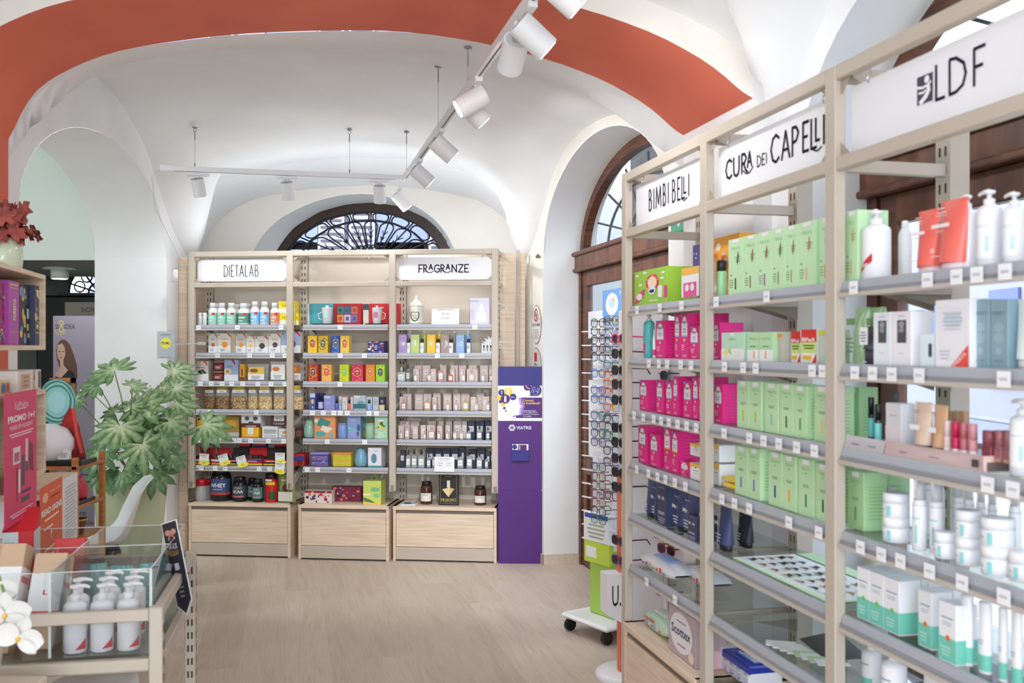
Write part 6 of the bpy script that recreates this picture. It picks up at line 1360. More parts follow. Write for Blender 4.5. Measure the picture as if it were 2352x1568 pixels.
item(B, 3, g_wipes((252, 222, 80), [(245, 245, 245), (240, 200, 40)]), 1653, 1687, 1090, 'yellow sachet pack, upper', 'pack', b=.06, d=.08, hgt=.022, dz=.022)
item(B, 4, ntube, 1640, 1664.5, 1156, 'navy squeeze tube by the post', 'tube', b=.055, d=.05)
item(B, 4, g_tube('mens_cream_tube', (44, 48, 62), (30, 30, 36), .14, art=nart), 1683, 1712, 1164, 'dark navy squeeze tube standing apart', 'tube', b=.15, d=.05)
def g_chart(w, d, h):
    m = MB(); m.box(-w/2, w/2, 0, d, 0, .003, M(200, 230, 185), .001); r = random.Random(5)
    cols = [(40, 30, 28), (70, 45, 35), (110, 70, 45), (150, 95, 55), (190, 110, 50), (70, 50, 90), (110, 40, 60), (160, 60, 70), (215, 180, 130), (235, 215, 175)]
    P = [('board', m)]
    for q in range(2):
        p = MB(); x0 = -w/2+.012+q*w*.5; p.box(x0, x0+w*.47, .012, d-.07, .003, .005, Wt); p.box(x0, x0+w*.47, d-.066, d-.062, .003, .0056, DK); P.append(('page', p))
    for i in range(7):
        for j in range(5):
            x = -w/2+.035+i*(w-.05)/7; y = .03+j*(d-.12)/5; c = cols[(i*2+j*3+r.randrange(3)) % len(cols)]; s_ = MB()
            s_.add([(x, y, .0065), (x+.03, y+.006, .0075), (x+.055, y+.002, .009), (x+.03, y+.02, .0085)], [[0, 1, 2, 3], [3, 2, 1, 0]], M(*c, .4)); s_.add([(x, y+.02, .0062), (x+.03, y+.02, .0062), (x+.03, y+.03, .0062), (x, y+.03, .0062)], [[0, 1, 2, 3]], DK if (i+j) % 3 == 0 else Wt)
            P.append(('hair_swatch', s_))
    return parts('hair_colour_chart', P)
item(B, 4, g_chart, 1682, 1905, 1290, 'open hair colour chart with dyed swatches', 'colour chart', b=.045, d=.29, hgt=.02)
def g_samples(w, d, h):
    P = []
    t = MB(); t.add([(-w*.3, d*.45, .012), (w*.35, d*.3, .012), (w*.5, d*.8, .03), (-w*.2, d, .04)], [[0, 1, 2, 3], [3, 2, 1, 0]], M(60, 64, 66, .25)); P.append(('dark_sleeve', t))
    for i in range(8):
        q = MB(); q.X = Matrix.Translation((-w*.42+i*w*.1, .0+.004*i, .0015*i)) @ Matrix.Rotation(-.5+.03*i, 4, 'Z'); q.box(0, .055, 0, .09, .002, .004, Wt if i not in (4, 6) else M(190, 225, 175)); P.append(('sachet', q))
    return parts('sachet_fan', P)
item(B, 5, g_samples, 1750, 1880, 1440, 'fan of white and green sample sachets', 'samples', b=.06, d=.2, hgt=.02)
def g_tissue(w, d, h):
    m = MB(); m.box(-w/2, w/2, 0, d, 0, h, M(232, 232, 238, .4), .01); 
    for i in range(5):
        for z in (0, 1): m.rect(-w/2+.01+i*w*.2, -w/2+.01+i*w*.2+w*.14, h*(.08+.46*z), h*(.44+.46*z), -.0008, M(205, 208, 225)); m.text('soft', -w/2+.03+i*w*.2, h*(.2+.46*z), w*.07, h*.12, -.0016, M(60, 60, 110))
    t = MB(); t.box(-w*.3, w/2+.001, -.0012, d+.001, h*.62, h+.002, M(30, 50, 160, .25), .006); t.add([(-w*.1, d*.2, h+.004), (w*.45, d*.2, h+.004), (w*.45, d*.6, h+.004), (-w*.1, d*.6, h+.004)], [[0, 1, 2, 3]], M(60, 90, 200)); t.X = Matrix(((1, 0, 0, 0), (0, 0, 1, 0), (0, 1, 0, 0), (0, 0, 0, 1)))
    t.text('Camomilla', w*.15, d*.4, w*.5, d*.28, h+.006, Wt, .02)
    return parts('tissue_pack', [('packets', m), ('wrapper', t)])
item(B, 6, g_tissue, 1643, 1720, 1488, 'blue and white multipack of pocket tissues', 'tissue pack', b=.12, d=.13, hgt=.075)
# ================= right-hand row, nearest bay
B = R3n
item(B, 0, g_carton('hair_dye_carton', GR, art_dye((245, 170, 90), (240, 160, 80))), 1941, 1970, 512, 'light green hair dye carton by the post', 'carton', b=.045, d=.09, hgt=.185)
def redtri(m, w, d, h):
    r = w/2; P = [[], []]
    for i in range(7):
        a = math.radians(-40+80*i/6); t = i/6
        P[0].append(Vector((r*1.02*math.sin(a), d/2-r*1.02*math.cos(a), h*(.06+.2*t)))); P[1].append(Vector((r*1.02*math.sin(a), d/2-r*1.02*math.cos(a), h*(.14+.24*t))))
    grid(P, M(205, 40, 60), m); m.ctext('1.50€', h*.21, w*.4, h*.06, r*1.03, d/2, Wt, .03)
PB = lambda art=None, dirx=-1, lab=None, ph=.2: g_pump('lotion_bottle', (244, 243, 246), lab, dirx=dirx, ph=ph, art=art)
item(B, 0, PB(redtri), 1981, 2045, 484, 'white pump bottle with red diagonal band', 'pump bottle', b=.045, d=.065)
item(B, 0, g_bottle('lotion_bottle', (240, 240, 238), neck=.45, caph=.14, shoulder=.8), 2064, 2093, 507, 'plain white bottle with round cap', 'bottle', b=.14, d=.06)
def tart(m, w, d, h):
    for z0, z1, q in ((.86, .89, .2), (.80, .83, .28), (.76, .78, .3)): lines(m, -w*q, w*q, h*z0, h*z1, 1, -d*.02-.003, M(255, 205, 200))
    m.rect(-w*.36, w*.34, h*.60, h*.65, -d*.06-.003, M(250, 235, 235)); lines(m, -w*.2, w*.2, h*.54, h*.57, 1, -d*.1-.003, M(250, 190, 180)); m.disc(-w*.18, h*.28, w*.08, h*.03, -d*.2-.004, M(252, 205, 200)); lines(m, -w*.3, w*.2, h*.19, h*.22, 1, -d*.2-.004, M(252, 205, 200))
ct = g_tube('sun_cream_tube', (240, 112, 98), (248, 222, 224), .11, art=tart)
item(B, 0, ct, 2090, 2136, 486, 'coral squeeze tube', 'tube', b=.045, d=.06); item(B, 0, ct, 2137, 2196, 463, 'coral squeeze tube', 'tube', b=.035, d=.065)
bl = lambda m, w, d, h: (curved(m, w/2, d/2, h*.12, h*.66, -55, 60, M(250, 250, 252), 1.015), curved(m, w/2, d/2, h*.52, h*.54, -50, 50, M(205, 225, 235), 1.03), curved(m, w/2, d/2, h*.2, h*.4, 30, 50, M(200, 228, 238), 1.03))
for x0, x1, yt in ((2201, 2243, 448), (2245, 2300, 437), (2305, 2355, 442)):
    item(B, 0, PB(bl, ph=.19), x0, x1, yt, 'tall white pump bottle', 'pump bottle', b=.05, d=.07)
def g_pouch(col, c2):
    return g_bag('hair_mask_pouch', M(*col, .3), art=lambda m, w, d, h: (m.rect(-w*.3, w*.3, h*.68, h*.8, -.008, M(*c2)), lines(m, -w*.3, w*.3, h*.2, h*.5, 4, -.012, M(*c2))))
item(B, 1, g_pouch((196, 226, 178), (150, 190, 130)), 1944, 1976, 706, 'light green soft pouch', 'pouch', b=.09, d=.06); item(B, 1, g_pouch((205, 232, 190), (150, 190, 130)), 1978, 2014, 706, 'light green soft pouch', 'pouch', b=.12, d=.06)
item(B, 1, g_tube('hair_serum', (70, 74, 80), (60, 62, 68), .4, art=lambda m, w, d, h: (m.rect(-w*.28, w*.34, h*.52, h*.98, -.006, Wt), lines(m, -w*.2, w*.25, h*.6, h*.9, 4, -.007), lines(m, -w*.2, w*.2, h*.06, h*.1, 1, -.002, Wt))), 1972, 2003, 750, 'dark grey bottle with white neck tag', 'bottle', b=.045, d=.05)
WD = multi(Rr(-.2, .26, .42, .84, (80, 84, 90)), Dd(.03, .76, .15, .06, (160, 160, 165), 2), Dd(.03, .66, .14, .05, (150, 150, 155), 2), Ln(-.2, .26, .9, .96, 1, (210, 210, 212)), Ln(-.15, .2, .22, .26, 1, (215, 215, 220)))
item(B, 1, g_carton('hair_care_box', (240, 243, 246), WD), 2006, 2046, 718, 'white box with dark vertical label', 'box', b=.045, d=.06); item(B, 1, g_carton('hair_care_box', (246, 243, 244), WD), 2048, 2093, 716, 'white box with dark vertical label', 'box', b=.045, d=.06)
item(B, 1, g_bottle('hair_serum', (64, 68, 74), (60, 62, 68), .85, .1, (84, 88, 96), (.3, .7), .9), 2096, 2128, 713, 'dark grey cylinder bottle', 'bottle', b=.08, d=.06)
item(B, 1, g_carton('hair_care_box', (228, 243, 247), Rr(.15, .4, .3, .7, (70, 74, 84))), 2113, 2144, 767, 'small pale blue box with dark window', 'box', b=.04, d=.05)
item(B, 1, g_bottle('hair_serum', (150, 220, 232), (190, 235, 240), .6, .3, None, shoulder=.6), 2127, 2146, 724, 'turquoise bottle behind white boxes', 'bottle', b=.16, d=.05)
BIGW = multi(Ln(-.3, .3, .55, .85, 5, (205, 215, 222)), Rr(-.42, .42, .1, .9, (240, 238, 242)), Ln(-.25, .3, .6, .82, 4, (190, 205, 215), 2), Py([(-.05, 0), (.46, .33), (.46, 0)], (238, 84, 70), 3), T('OFFERTA', .2, .1, .5, .06, (250, 230, 225), 4, .02, .62), Ln(-.36, -.05, .12, .28, 3, (200, 205, 215), 2))
item(B, 1, g_carton('skin_care_box', (246, 245, 247), BIGW), 2148, 2229, 690, 'large white box with red corner', 'box', b=.035, d=.07)
GX = multi(Dd(0, .60, .3, .07, (160, 184, 192)), Dd(0, .44, .3, .08, (160, 184, 192)), Dd(0, .25, .18, .05, (165, 188, 196)), Ln(-.4, .4, .78, .84, 2, (118, 146, 156)), Ln(-.35, .35, .1, .14, 1, (120, 145, 155)))
for x0, x1 in ((2233, 2272), (2275, 2315)): item(B, 1, g_carton('skin_care_box', (142, 172, 182), GX), x0, x1, 689, 'grey-blue skin care box', 'box', b=.05, d=.07)
item(B, 1, g_tube('cream_tube', (232, 246, 246), (240, 244, 245), .14), 2317, 2372, 688, 'pale mint tube cut by the photo edge', 'tube', b=.05, d=.06)
gc = lambda: g_carton('hair_care_carton', (176, 218, 160), art_green((120, 170, 110)))
item(B, 2, gc(), 1946, 1973, 888, 'green carton standing by the post', 'carton', b=.16, d=.06)
# make-up tester tray
zt = ZB['R'][2]; ta0, ta1 = RF.a(1944, .03), RF.a(2262, .03)
m = MB(); w = ta1-ta0; m.box(-w/2, w/2, 0, .2, 0, .02, M(40, 40, 42, .3)); 
m.add([(-w/2, -.012, 0), (w*-.17, -.012, 0), (w*-.17, -.004, .033), (-w/2, -.004, .033)], [[0, 1, 2, 3], [3, 2, 1, 0]], M(244, 238, 240)); m.add([(-w*.165, -.012, 0), (w/2, -.012, 0), (w/2, -.004, .033), (-w*.165, -.004, .033)], [[0, 1, 2, 3], [3, 2, 1, 0]], M(246, 222, 218))
m.box(w/2-.003, w/2, -.008, .2, 0, .033, M(238, 205, 195)); m.box(-w/2, w/2, .198, .2, 0, .03, M(240, 214, 208))
o = m.build('tester_tray'); l_ = MB(); lines(l_, -w*.44, -w*.36, .012, .02, 1, -.0125, GRYT); lines(l_, -w*.3, -w*.22, .012, .02, 1, -.0125, GRYT); lines(l_, -w*.05, w*.02, .012, .02, 1, -.0125, GRYT); lines(l_, w*.15, w*.25, .012, .018, 1, -.0125, GRYT); l_.rect(w*.44, w*.48, .008, .024, -.0125, M(80, 70, 75)); l_.build('print', o)
put_item(o, RF, B, 2, 'black make-up tester tray with pink front', (ta0+ta1)/2, .035, zt+.001, 'tester tray')
def tr(gen, x0, x1, yt, desc, cat, b=.06, d=.04): item(B, 2, gen, x0, x1, yt, desc, cat, b=b, d=d, dz=.0215)
tr(g_bottle('mascara', (40, 44, 50), (24, 24, 26), .95, .42, (120, 210, 205), (.05, .5), .5, capr=.95), 1994, 2008, 912, 'black and teal mascara', 'mascara', .09, .02); tr(g_bottle('mascara', (40, 44, 50), (24, 24, 26), .95, .42, (120, 210, 205), (.05, .5), .5, capr=.95), 2009, 2025, 928, 'black and teal mascara', 'mascara', .06, .02)
tr(g_carton('foundation_box', (222, 222, 224), multi(Rr(-.5, .5, 0, .45, (232, 222, 224)), Ln(-.3, .3, .7, .75, 1, (170, 170, 175)))), 2034, 2070, 924, 'silver and blush foundation box', 'box', .06, .04)
tr(g_bottle('brow_gel', (110, 112, 118), (70, 72, 78), .8, .4, None, shoulder=.5), 2050, 2066, 900, 'grey-capped bottle behind silver box', 'bottle', .13, .03)
fa = lambda m, w, d, h: (lines(m, -w*.2, w*.25, h*.78, h*.86, 2, -.004, M(190, 160, 130)), m.rect(-w*.3, w*.3, h*.42, h*.53, -.008, Wt))
tr(g_tube('foundation_tube', (232, 206, 182), (36, 32, 32), .1, art=fa), 2089, 2127, 922, 'beige foundation tube', 'tube', .05, .035); tr(g_tube('foundation_tube', (222, 178, 138), (36, 32, 32), .1, art=fa), 2132, 2163, 929, 'tan foundation tube', 'tube', .05, .035)
for x0, x1, c, nm in ((2168, 2184, (226, 198, 192), 'pale nude'), (2187, 2204, (205, 20, 80), 'bright crimson'), (2206, 2223, (196, 105, 115), 'dusty pink'), (2226, 2245, (212, 145, 150), 'rose pink')):
    tr(g_bottle('lip_gloss', c, c, .95, .5, (245, 232, 228), (.02, .2), .45, capr=.95), x0, x1, 966+(x0-2168)*.12, f'{nm} lip gloss', 'lip gloss', .045, .02)
for x0, x1, c in ((2250, 2272, (140, 70, 80)), (2277, 2294, (160, 100, 105)), (2297, 2312, (150, 95, 100))):
    tr(g_bottle('nail_polish', c, c, .95, .5, (190, 150, 110), (.02, .12), .45, capr=.95, sq=True), x0, x1, 987, 'burgundy nail polish with gold base', 'nail polish', .045, .025)
for i, x0 in enumerate((2175, 2190, 2205)): tr(g_carton('concealer_stick', (200, 160, 125)), x0, x0+9, 943, 'tan concealer stick behind the glosses', 'concealer', .12, .015)
item(B, 2, PB(bl, ph=.2), 2322, 2378, 918, 'white pump bottle at the photo edge', 'pump bottle', b=.04, d=.07)
item(B, 3, gc(), 1947, 1984, 1077, 'green carton next to the post', 'carton', b=.07, d=.07); item(B, 3, gc(), 2002, 2037, 1077, 'green carton behind the white bottle', 'carton', b=.15, d=.07)
TL = (150, 215, 215)
def g_airless(w, d, h):
    r = w/2; b = MB(); b.lathe([(r*.95, 0), (r, h*.01), (r, h*.6), (r*.85, h*.66), (r*.8, h*.68)], M(246, 246, 248, .3), 20, cy=d/2); p = MB(); p.lathe([(r*.6, h*.68), (r*.5, h*.8), (r*.35, h*.93)], M(246, 246, 248, .3), 14, cy=d/2)
    c = MB(); c.lathe([(r*.86, h*.68), (r*.84, h)], CLEARP, 16, cy=d/2); l_ = MB(); curved(l_, r, d/2, h*.42, h*.44, -60, 60, M(*TL), 1.02); curved(l_, r, d/2, h*.1, h*.34, 15, 35, M(*TL), 1.02); l_.lathe([(r*1.01, h*.60), (r*1.01, h*.61)], M(190, 195, 200), 20, cy=d/2, cap=False)
    return parts('serum_bottle', [('body', b), ('pump_head', p), ('clear_cap', c), ('print', l_)])
JW = g_jar('cream_jar', (246, 246, 248), (248, 248, 250), .36, 1.06, rough=.3, art=lambda m, w, d, h: (curved(m, w/2, d/2, h*.08, h*.5, 12, 32, M(*TL), 1.03), curved(m, w/2, d/2, h*.3, h*.36, -40, 0, M(200, 205, 212), 1.03), curved(m, w/2, d/2, h*.6, h*.615, -80, 80, M(190, 195, 200), 1.04)))
g_airless.__name__ = 'round_a'
def it3(gen, x0, x1, yt, desc, cat, b, d, dz=0, hgt=None): item(B, 3, gen, x0, x1, yt, desc, cat, b=b, d=d, dz=dz, hgt=hgt)
it3(g_airless, 2012, 2034, 1112, 'white airless pump bottle', 'bottle', .11, .04); it3(g_airless, 2038, 2062, 1116, 'white airless pump bottle', 'bottle', .13, .04)
for x0, x1, b, zz in ((2029, 2088, .045, 2), (2147, 2194, .04, 1), (2197, 2251, .045, 2), (2256, 2328, .04, 2)):
    for q in range(zz): it3(JW, x0, x1, 0, f'white cream jar, {("lower", "upper")[q] if zz > 1 else "single"}{" of stacked pair" if zz > 1 else ""}', 'cream jar', b, .065, q*.0605, .06)
for x0, x1, yt, b in ((2096, 2128, 1138, .05), (2136, 2166, 1142, .07), (2190, 2212, 1145, .14), (2215, 2238, 1146, .14), (2242, 2264, 1148, .14), (2268, 2290, 1148, .14), (2118, 2140, 1108, .2), (2150, 2170, 1110, .2), (2185, 2205, 1112, .22)):
    it3(g_airless, x0, x1, yt, 'white airless pump bottle', 'bottle', b, .045, 0, .185 if b > .1 else .175)
it3(JW, 2320, 2375, 0, 'white cream jar at the photo edge', 'cream jar', .05, .07, 0, .06); it3(g_airless, 2318, 2345, 0, 'tall white bottle at the photo edge', 'bottle', .13, .05, 0, .2)
# white and green cartons, four columns of three rows
WG = lambda fl: g_carton('gel_carton', (244, 244, 246), art_white_green(fl))
z4 = ZB['R'][4]
A_ = [RF.a(x, .045) for x in (1968, 1997, 2030.5, 2066)]
for i in range(3):
    for r_ in range(3):
        w = A_[i+1]-A_[i]-.002
        put_item(WG((120, 200, 90))(w, w*1.0, .132), RF, B, 4, f'white and green carton with leaf, {("front", "middle", "back")[r_]} row', (A_[i]+A_[i+1])/2, .045+r_*(w*1.02+.002), z4+.0006, 'carton')
for i, (x0, x1, b) in enumerate(((2109, 2140, .05), (2156, 2196, .03))):
    item(B, 4, WG((240, 110, 40)), x0, x1, 0, 'white and green carton with orange flower', 'carton', b=b, d=.055, hgt=.132)
for x0, x1, b in ((2100, 2128, .12), (2131, 2160, .12), (2163, 2190, .12), (2130, 2158, .19), (2162, 2190, .19)):
    item(B, 4, WG((240, 110, 40)), x0, x1, 0, 'white and green carton in the rear rows', 'carton', b=b, d=.055, hgt=.132)
def g_gel(w, d, h):
    r = w/2; b = MB(); b.lathe([(r*.93, 0), (r*.97, h*.01), (r, h*.3), (r, h*.98), (r*.9, h)], M(246, 246, 248, .3), 20, cy=d/2, sy=.7); l_ = MB(); curved(l_, r, d/2, h*.05, h*.27, -70, 70, M(120, 208, 186), 1.0, 10)
    l2 = MB(); l2.lathe([(r*1.01, h*.05), (r*1.01, h*.27)], M(120, 208, 186), 20, cy=d/2, sy=.7, cap=False); lines(l2, -w*.3, w*.3, h*.42, h*.5, 2, d/2-r*.7-.002, M(175, 190, 210)); return parts('gel_bottle', [('body', b), ('print', l2)])
g_gel.__name__ = 'round_g'
for x0, x1, yt in ((2206, 2238, 1366), (2246, 2281, 1382), (2292, 2316, 1396), (2322, 2350, 1404)):
    item(B, 4, g_gel, x0, x1, yt, 'tall white gel bottle with green foot', 'bottle', b=.04, d=.055)
def l5(m, w, d, h): curved(m, w/2, d/2, h*.1, h*.7, -60, 60, M(247, 247, 249), 1.015); curved(m, w/2, d/2, h*.5, h*.53, -40, 40, M(160, 180, 205), 1.03); curved(m, w/2, d/2, h*.1, h*.25, -60, 60, M(120, 208, 186), 1.03)
for x0, x1, yt in ((1980, 2024, 1465), (2026, 2082, 1480)): item(B, 5, PB(l5, dirx=1, ph=.22), x0, x1, yt, 'white pump bottle on the low shelf', 'pump bottle', b=.05 if x0 > 2000 else .1, d=.07)
for x0, x1, yt in ((2098, 2150, 1520), (2155, 2205, 1545)): item(B, 5, g_tube('cream_tube', (246, 246, 248), (246, 246, 248), .12), x0, x1, yt, 'white tube on the low shelf', 'tube', b=.06, d=.07)
# dried grass in a vase far behind, on the window sill board
m = MB(); r = random.Random(2)
for i in range(9): a = r.uniform(-.09, .09); m.tube([(0, 0, .1), (a*.5, r.uniform(-.02, .02), .28), (a*1.3, r.uniform(-.03, .03), .42)], .0018, M(214, 196, 150), 5)
for i in range(12): m.lathe([(.001, 0), (.004, .004), (.001, .008)], M(235, 225, 195), 6, cx=-.1+r.uniform(-.02, .02), cy=r.uniform(-.02, .02), z=.4+r.uniform(-.02, .03))
t = empty('dried_flower_vase', (0, 0, 0), 0, 'small vase with dried grass stems behind the shelves', 'vase'); m.build('dried_stems', t); m = MB(); m.lathe([(.04, 0), (.05, .05), (.035, .13), (.03, .16)], M(214, 210, 200, .2), 16); m.build('vase', t)
# ------------------------------------------------------------------ purple floor display in the back right corner
PF_ = Frame(at(1144, 1296, 7.22).x, 7.22, 1.0, -.03); wd = PF_.a(1246, 0); hd = CH-45*7.2/F
t = empty('floor_display', PF_.w(0, 0), PF_.rz, 'tall purple cardboard information display in the back right corner', 'display')
PU = M(80, 28, 116, .5); NV = M(48, 42, 124, .5)
m = MB(); m.box(0, wd, 0, .09, 0, hd, PU, .002); m.box(.003, wd-.003, -.004, 0, .002, hd*.372, PU); m.box(wd-.01, wd+.003, -.004, 0, hd*.37, hd*.374, Wt)
m.rect(0, wd, hd-.145, hd, -.0009, NV); m.build('panel', t)
m = MB(); px_ = lambda v: (v-1209)/475*wd; pz = lambda v: hd-(v-58)/4.752*7.2/F; L0 = -.0015
m.rect(0, wd, pz(650), pz(265), L0, Wt); m.rect(px_(1400), wd, pz(618), pz(395), L0*1.5, PU); YL = M(245, 205, 60)
face = [(1209, 280), (1330, 300), (1395, 390), (1425, 395), (1432, 430), (1440, 470), (1462, 490), (1440, 515), (1438, 545), (1432, 585), (1380, 590), (1340, 610), (1330, 650), (1209, 650)]
m.poly([(px_(x+22), L0*1.7, pz(y)) for x, y in face if y < 600 or x > 1209][0:0] or [(px_(x), L0*2.4, pz(y)) for x, y in face], Wt)
for off, c, lv in ((40, (150, 110, 190), 1.8), (22, (190, 160, 215), 2.1)):
    m.poly([(px_(x+off), L0*lv, pz(y)) for x, y in [(1390, 395)]+face[3:12]+[(1325, 650)]], M(*c))
for x, y, r, c in ((1248, 340, 36, NV), (1320, 330, 46, YL), (1222, 400, 28, YL), (1287, 410, 50, PU), (1370, 388, 36, NV), (1235, 440, 18, NV), (1262, 470, 22, YL), (1276, 510, 14, PU), (1292, 540, 9, NV), (1523, 278, 40, PU), (1610, 315, 64, NV)):
    m.disc(px_(x), pz(y), r*wd/475, r/4.752*7.2/F, L0*3-.0002*(x % 7), c, 20)
m.poly([(px_(1548), L0*3.3, pz(378)), (px_(1560), L0*3.3, pz(335)), (px_(1600), L0*3.3, pz(372))], NV)
LT = M(200, 205, 240)
for x, y, r in ((1590, 295, 17), (1575, 325, 12), (1640, 300, 12), (1612, 345, 22), (1635, 330, 12)):
    m.stroke([(px_(x+r*math.cos(k*.55)), pz(y+r*math.sin(k*.55))) for k in range(13)], .0022, L0*4, LT)
m.stroke([(px_(1505), pz(262)), (px_(1525), pz(292)), (px_(1545), pz(298))], .004, L0*4, Wt)
for s, x, y, w_, h_, c in (('i', 1287, 410, .018, .045, Wt), ('?', 1320, 330, .026, .045, Wt), ('!', 1248, 338, .008, .03, Wt), ('...', 1366, 390, .03, .006, Wt)): m.text(s, px_(x), pz(y), w_, h_, L0*4.2, c, .03)
m.text('Conosci', px_(1532), pz(424), .078, .018, L0*2.2, YL, .015); m.text('la trombosi?', px_(1567), pz(455), .126, .018, L0*2.2, YL, .015)
for i, s in enumerate(('Guida informativa', 'con consigli utili per', 'prevenire l\u2019insorgenza', 'di trombosi')): m.text(s, px_((1545, 1555, 1562, 1522)[i]), pz(538+i*20), (.095, .108, .115, .06)[i], .011, L0*2.2, Wt)
cx_, cz_ = px_(1358), pz(725)
for k in range(6):
    m.stroke([(cx_+r*math.cos(k*math.pi/3+a), cz_+r*math.sin(k*math.pi/3+a)) for r, a in ((.010, 0), (.016, .35), (.021, .8), (.023, 1.3))], .0055, L0*1.5, Wt)
m.text('VIATRIS', px_(1485), pz(725), .112, .024, L0*1.5, Wt, .01); m.build('print', t)
m = MB(); x0, x1, z0, z1 = px_(1357), px_(1540), pz(1082), pz(965)
m.box(x0, x1, -.035, -.001, z0, z1-.012, NV, .001); m.add([(x0, -.036, z1-.012), (x1, -.036, z1-.012), (x1, -.036, z1), (x0, -.036, z1+.004)], [[0, 1, 2, 3]], NV); m.build('leaflet_pocket', t)
m = MB(); m.box(x0+.004, x1-.004, -.030, -.012, z0+.01, pz(903), Wt); m.rect(px_(1425), px_(1515), pz(975), pz(908), -.0305, PU); m.disc(px_(1388), pz(930), .018, .018, -.0306, NV); m.rect(px_(1437), px_(1447), pz(970), pz(915), -.031, YL); m.build('leaflet_pack', t)
# round wall stickers, corner spotlight stub
def roundel(px, py, r, top, label, area=False):
    u = RF.a(px, VW-.004); z = RF.z(px, py, VW-.004); m = MB(); n = 36
    m.disc(0, 0, r, r, 0, M(150, 165, 160), n); m.disc(0, 0, r*.95, r*.95, -.0006, M(238, 238, 236), n)
    if not area:
        m.stroke([(.0+r*.3*math.cos(k*.349), r*.48+r*.3*math.sin(k*.349)) for k in range(19)], r*.09, -.0012, M(205, 50, 60)); m.stroke([(-r*.2, r*.7), (r*.2, r*.26)], r*.08, -.0013, M(205, 50, 60)); m.rect(-r*.14, r*.14, r*.45, r*.51, -.0011, DK)
        m.text('VIETATO FUMARE', 0, -r*.02, r*1.55, r*.16, -.0012, DK, .01); lines(m, -r*.62, r*.62, -r*.75, -r*.2, 7, -.0012, M(190, 160, 165))
    else:
        m.box(-r*.35, r*.2, -.003, -.0012, r*.3, r*.75, M(205, 60, 70), .002); m.stroke([(-r*.5, -r*.1), (-r*.3, r*.2), (r*.1, r*.1)], r*.08, -.0012, M(120, 125, 130)); m.text('AREA', r*.1, -r*.15, r*.9, r*.25, -.0012, DK, .01); m.text('VIDEOSORVEGLIATA', 0, -r*.45, r*1.5, r*.13, -.0012, DK)
    o = m.build('wall_sticker'); put(o, RF.w(u, VW-.004, z), RF.rz); tag(o, label, 'sticker')
roundel(1231.5, 745, .148, 0, 'round no-smoking sticker on the wall above purple display'); roundel(1231.5, 843, .148, 0, 'round red camera notice sticker behind purple display top', True)
m = MB(); m.lathe([(.012, 0), (.018, .012), (.004, .03)], M(120, 118, 115, .4, metal=.5), 10); o = m.build('wall_hook'); put(o, RF.w(-3.12, VW-.02, 2.27)); tag(o, 'small grey metal hook high on the right wall corner', 'hook')
# clear sign holder with PROMO card, clamped to the left post
m = MB(); t = empty('sign_holder', BF.w(BF.a(381, -.42), -.42, BF.z(381, 824, -.42)), BF.rz, 'clear hanging sign holder with yellow PROMO burst, left of shelving', 'sign')
w, h = .138, .205; m.box(-w/2, w/2, 0, .002, 0, h, ACRYL); m.box(-w/2+.004, w/2-.004, .0021, .003, .006, h-.006, M(232, 236, 246)); m.poly([((.047 if i % 2 else .037)*math.cos(math.pi*i/12), -.001, h*.56+(.047 if i % 2 else .035)*math.sin(math.pi*i/12)) for i in range(24)], M(252, 240, 90)); m.text('PROMO', 0, h*.56, .062, .019, -.0018, DK, .01); lines(m, -w*.4, w*.4, h*.85, h*.9, 1, -.001, M(120, 125, 140)); lines(m, -w*.4, w*.4, h*.05, h*.08, 1, -.001, M(120, 125, 140)); m.build('card', t)
m = MB(); m.cyl((w*.5, .0, h*.52), (w*.5+.03, .38, h*.55), .006, CLEARP, 8); m.box(w*.5, w*.5+.05, .38, .42, h*.49, h*.61, CLEARP, .003); m.cyl((w*.5, 0, h*.1), (w*.5, 0, h*.55), .003, CLEARP, 6); m.build('clamp_arm', t)
m = MB(); m.cyl((0, 0, 0), (.055, .02, -.02), .007, CLEARP, 8); m.cyl((.055, .02, -.02), (.075, .03, -.06), .006, CLEARP, 8); o = m.build('clip_arm'); put(o, BF.w(BF.a(1143, 0), .005, BF.z(1143, 696))); tag(o, 'clear plastic clip arm on the right post, top shelf height', 'clip')
# exit sign on the pier between the windows
uz = RF.a(1562, VW-.02); m = MB(); m.box(-.115, .13, 0, .012, 0, .155, M(40, 160, 120, .4), .001); m.stroke([(-.02, .03), (.01, .06), (.02, .1)], .02, -.001, Wt); m.disc(.03, .125, .014, .014, -.001, Wt); m.rect(.06, .11, .02, .135, -.001, Wt); m.poly([(-.09, -.001, .075), (-.05, -.001, .11), (-.05, -.001, .04)], Wt); m.rect(-.055, -.02, .062, .088, -.001, Wt)
o = m.build('exit_sign'); put(o, RF.w(uz, VW-.02, RF.z(1562, 530, VW-.02)), RF.rz); tag(o, 'green emergency exit sign on the white pier behind the signs', 'exit sign')
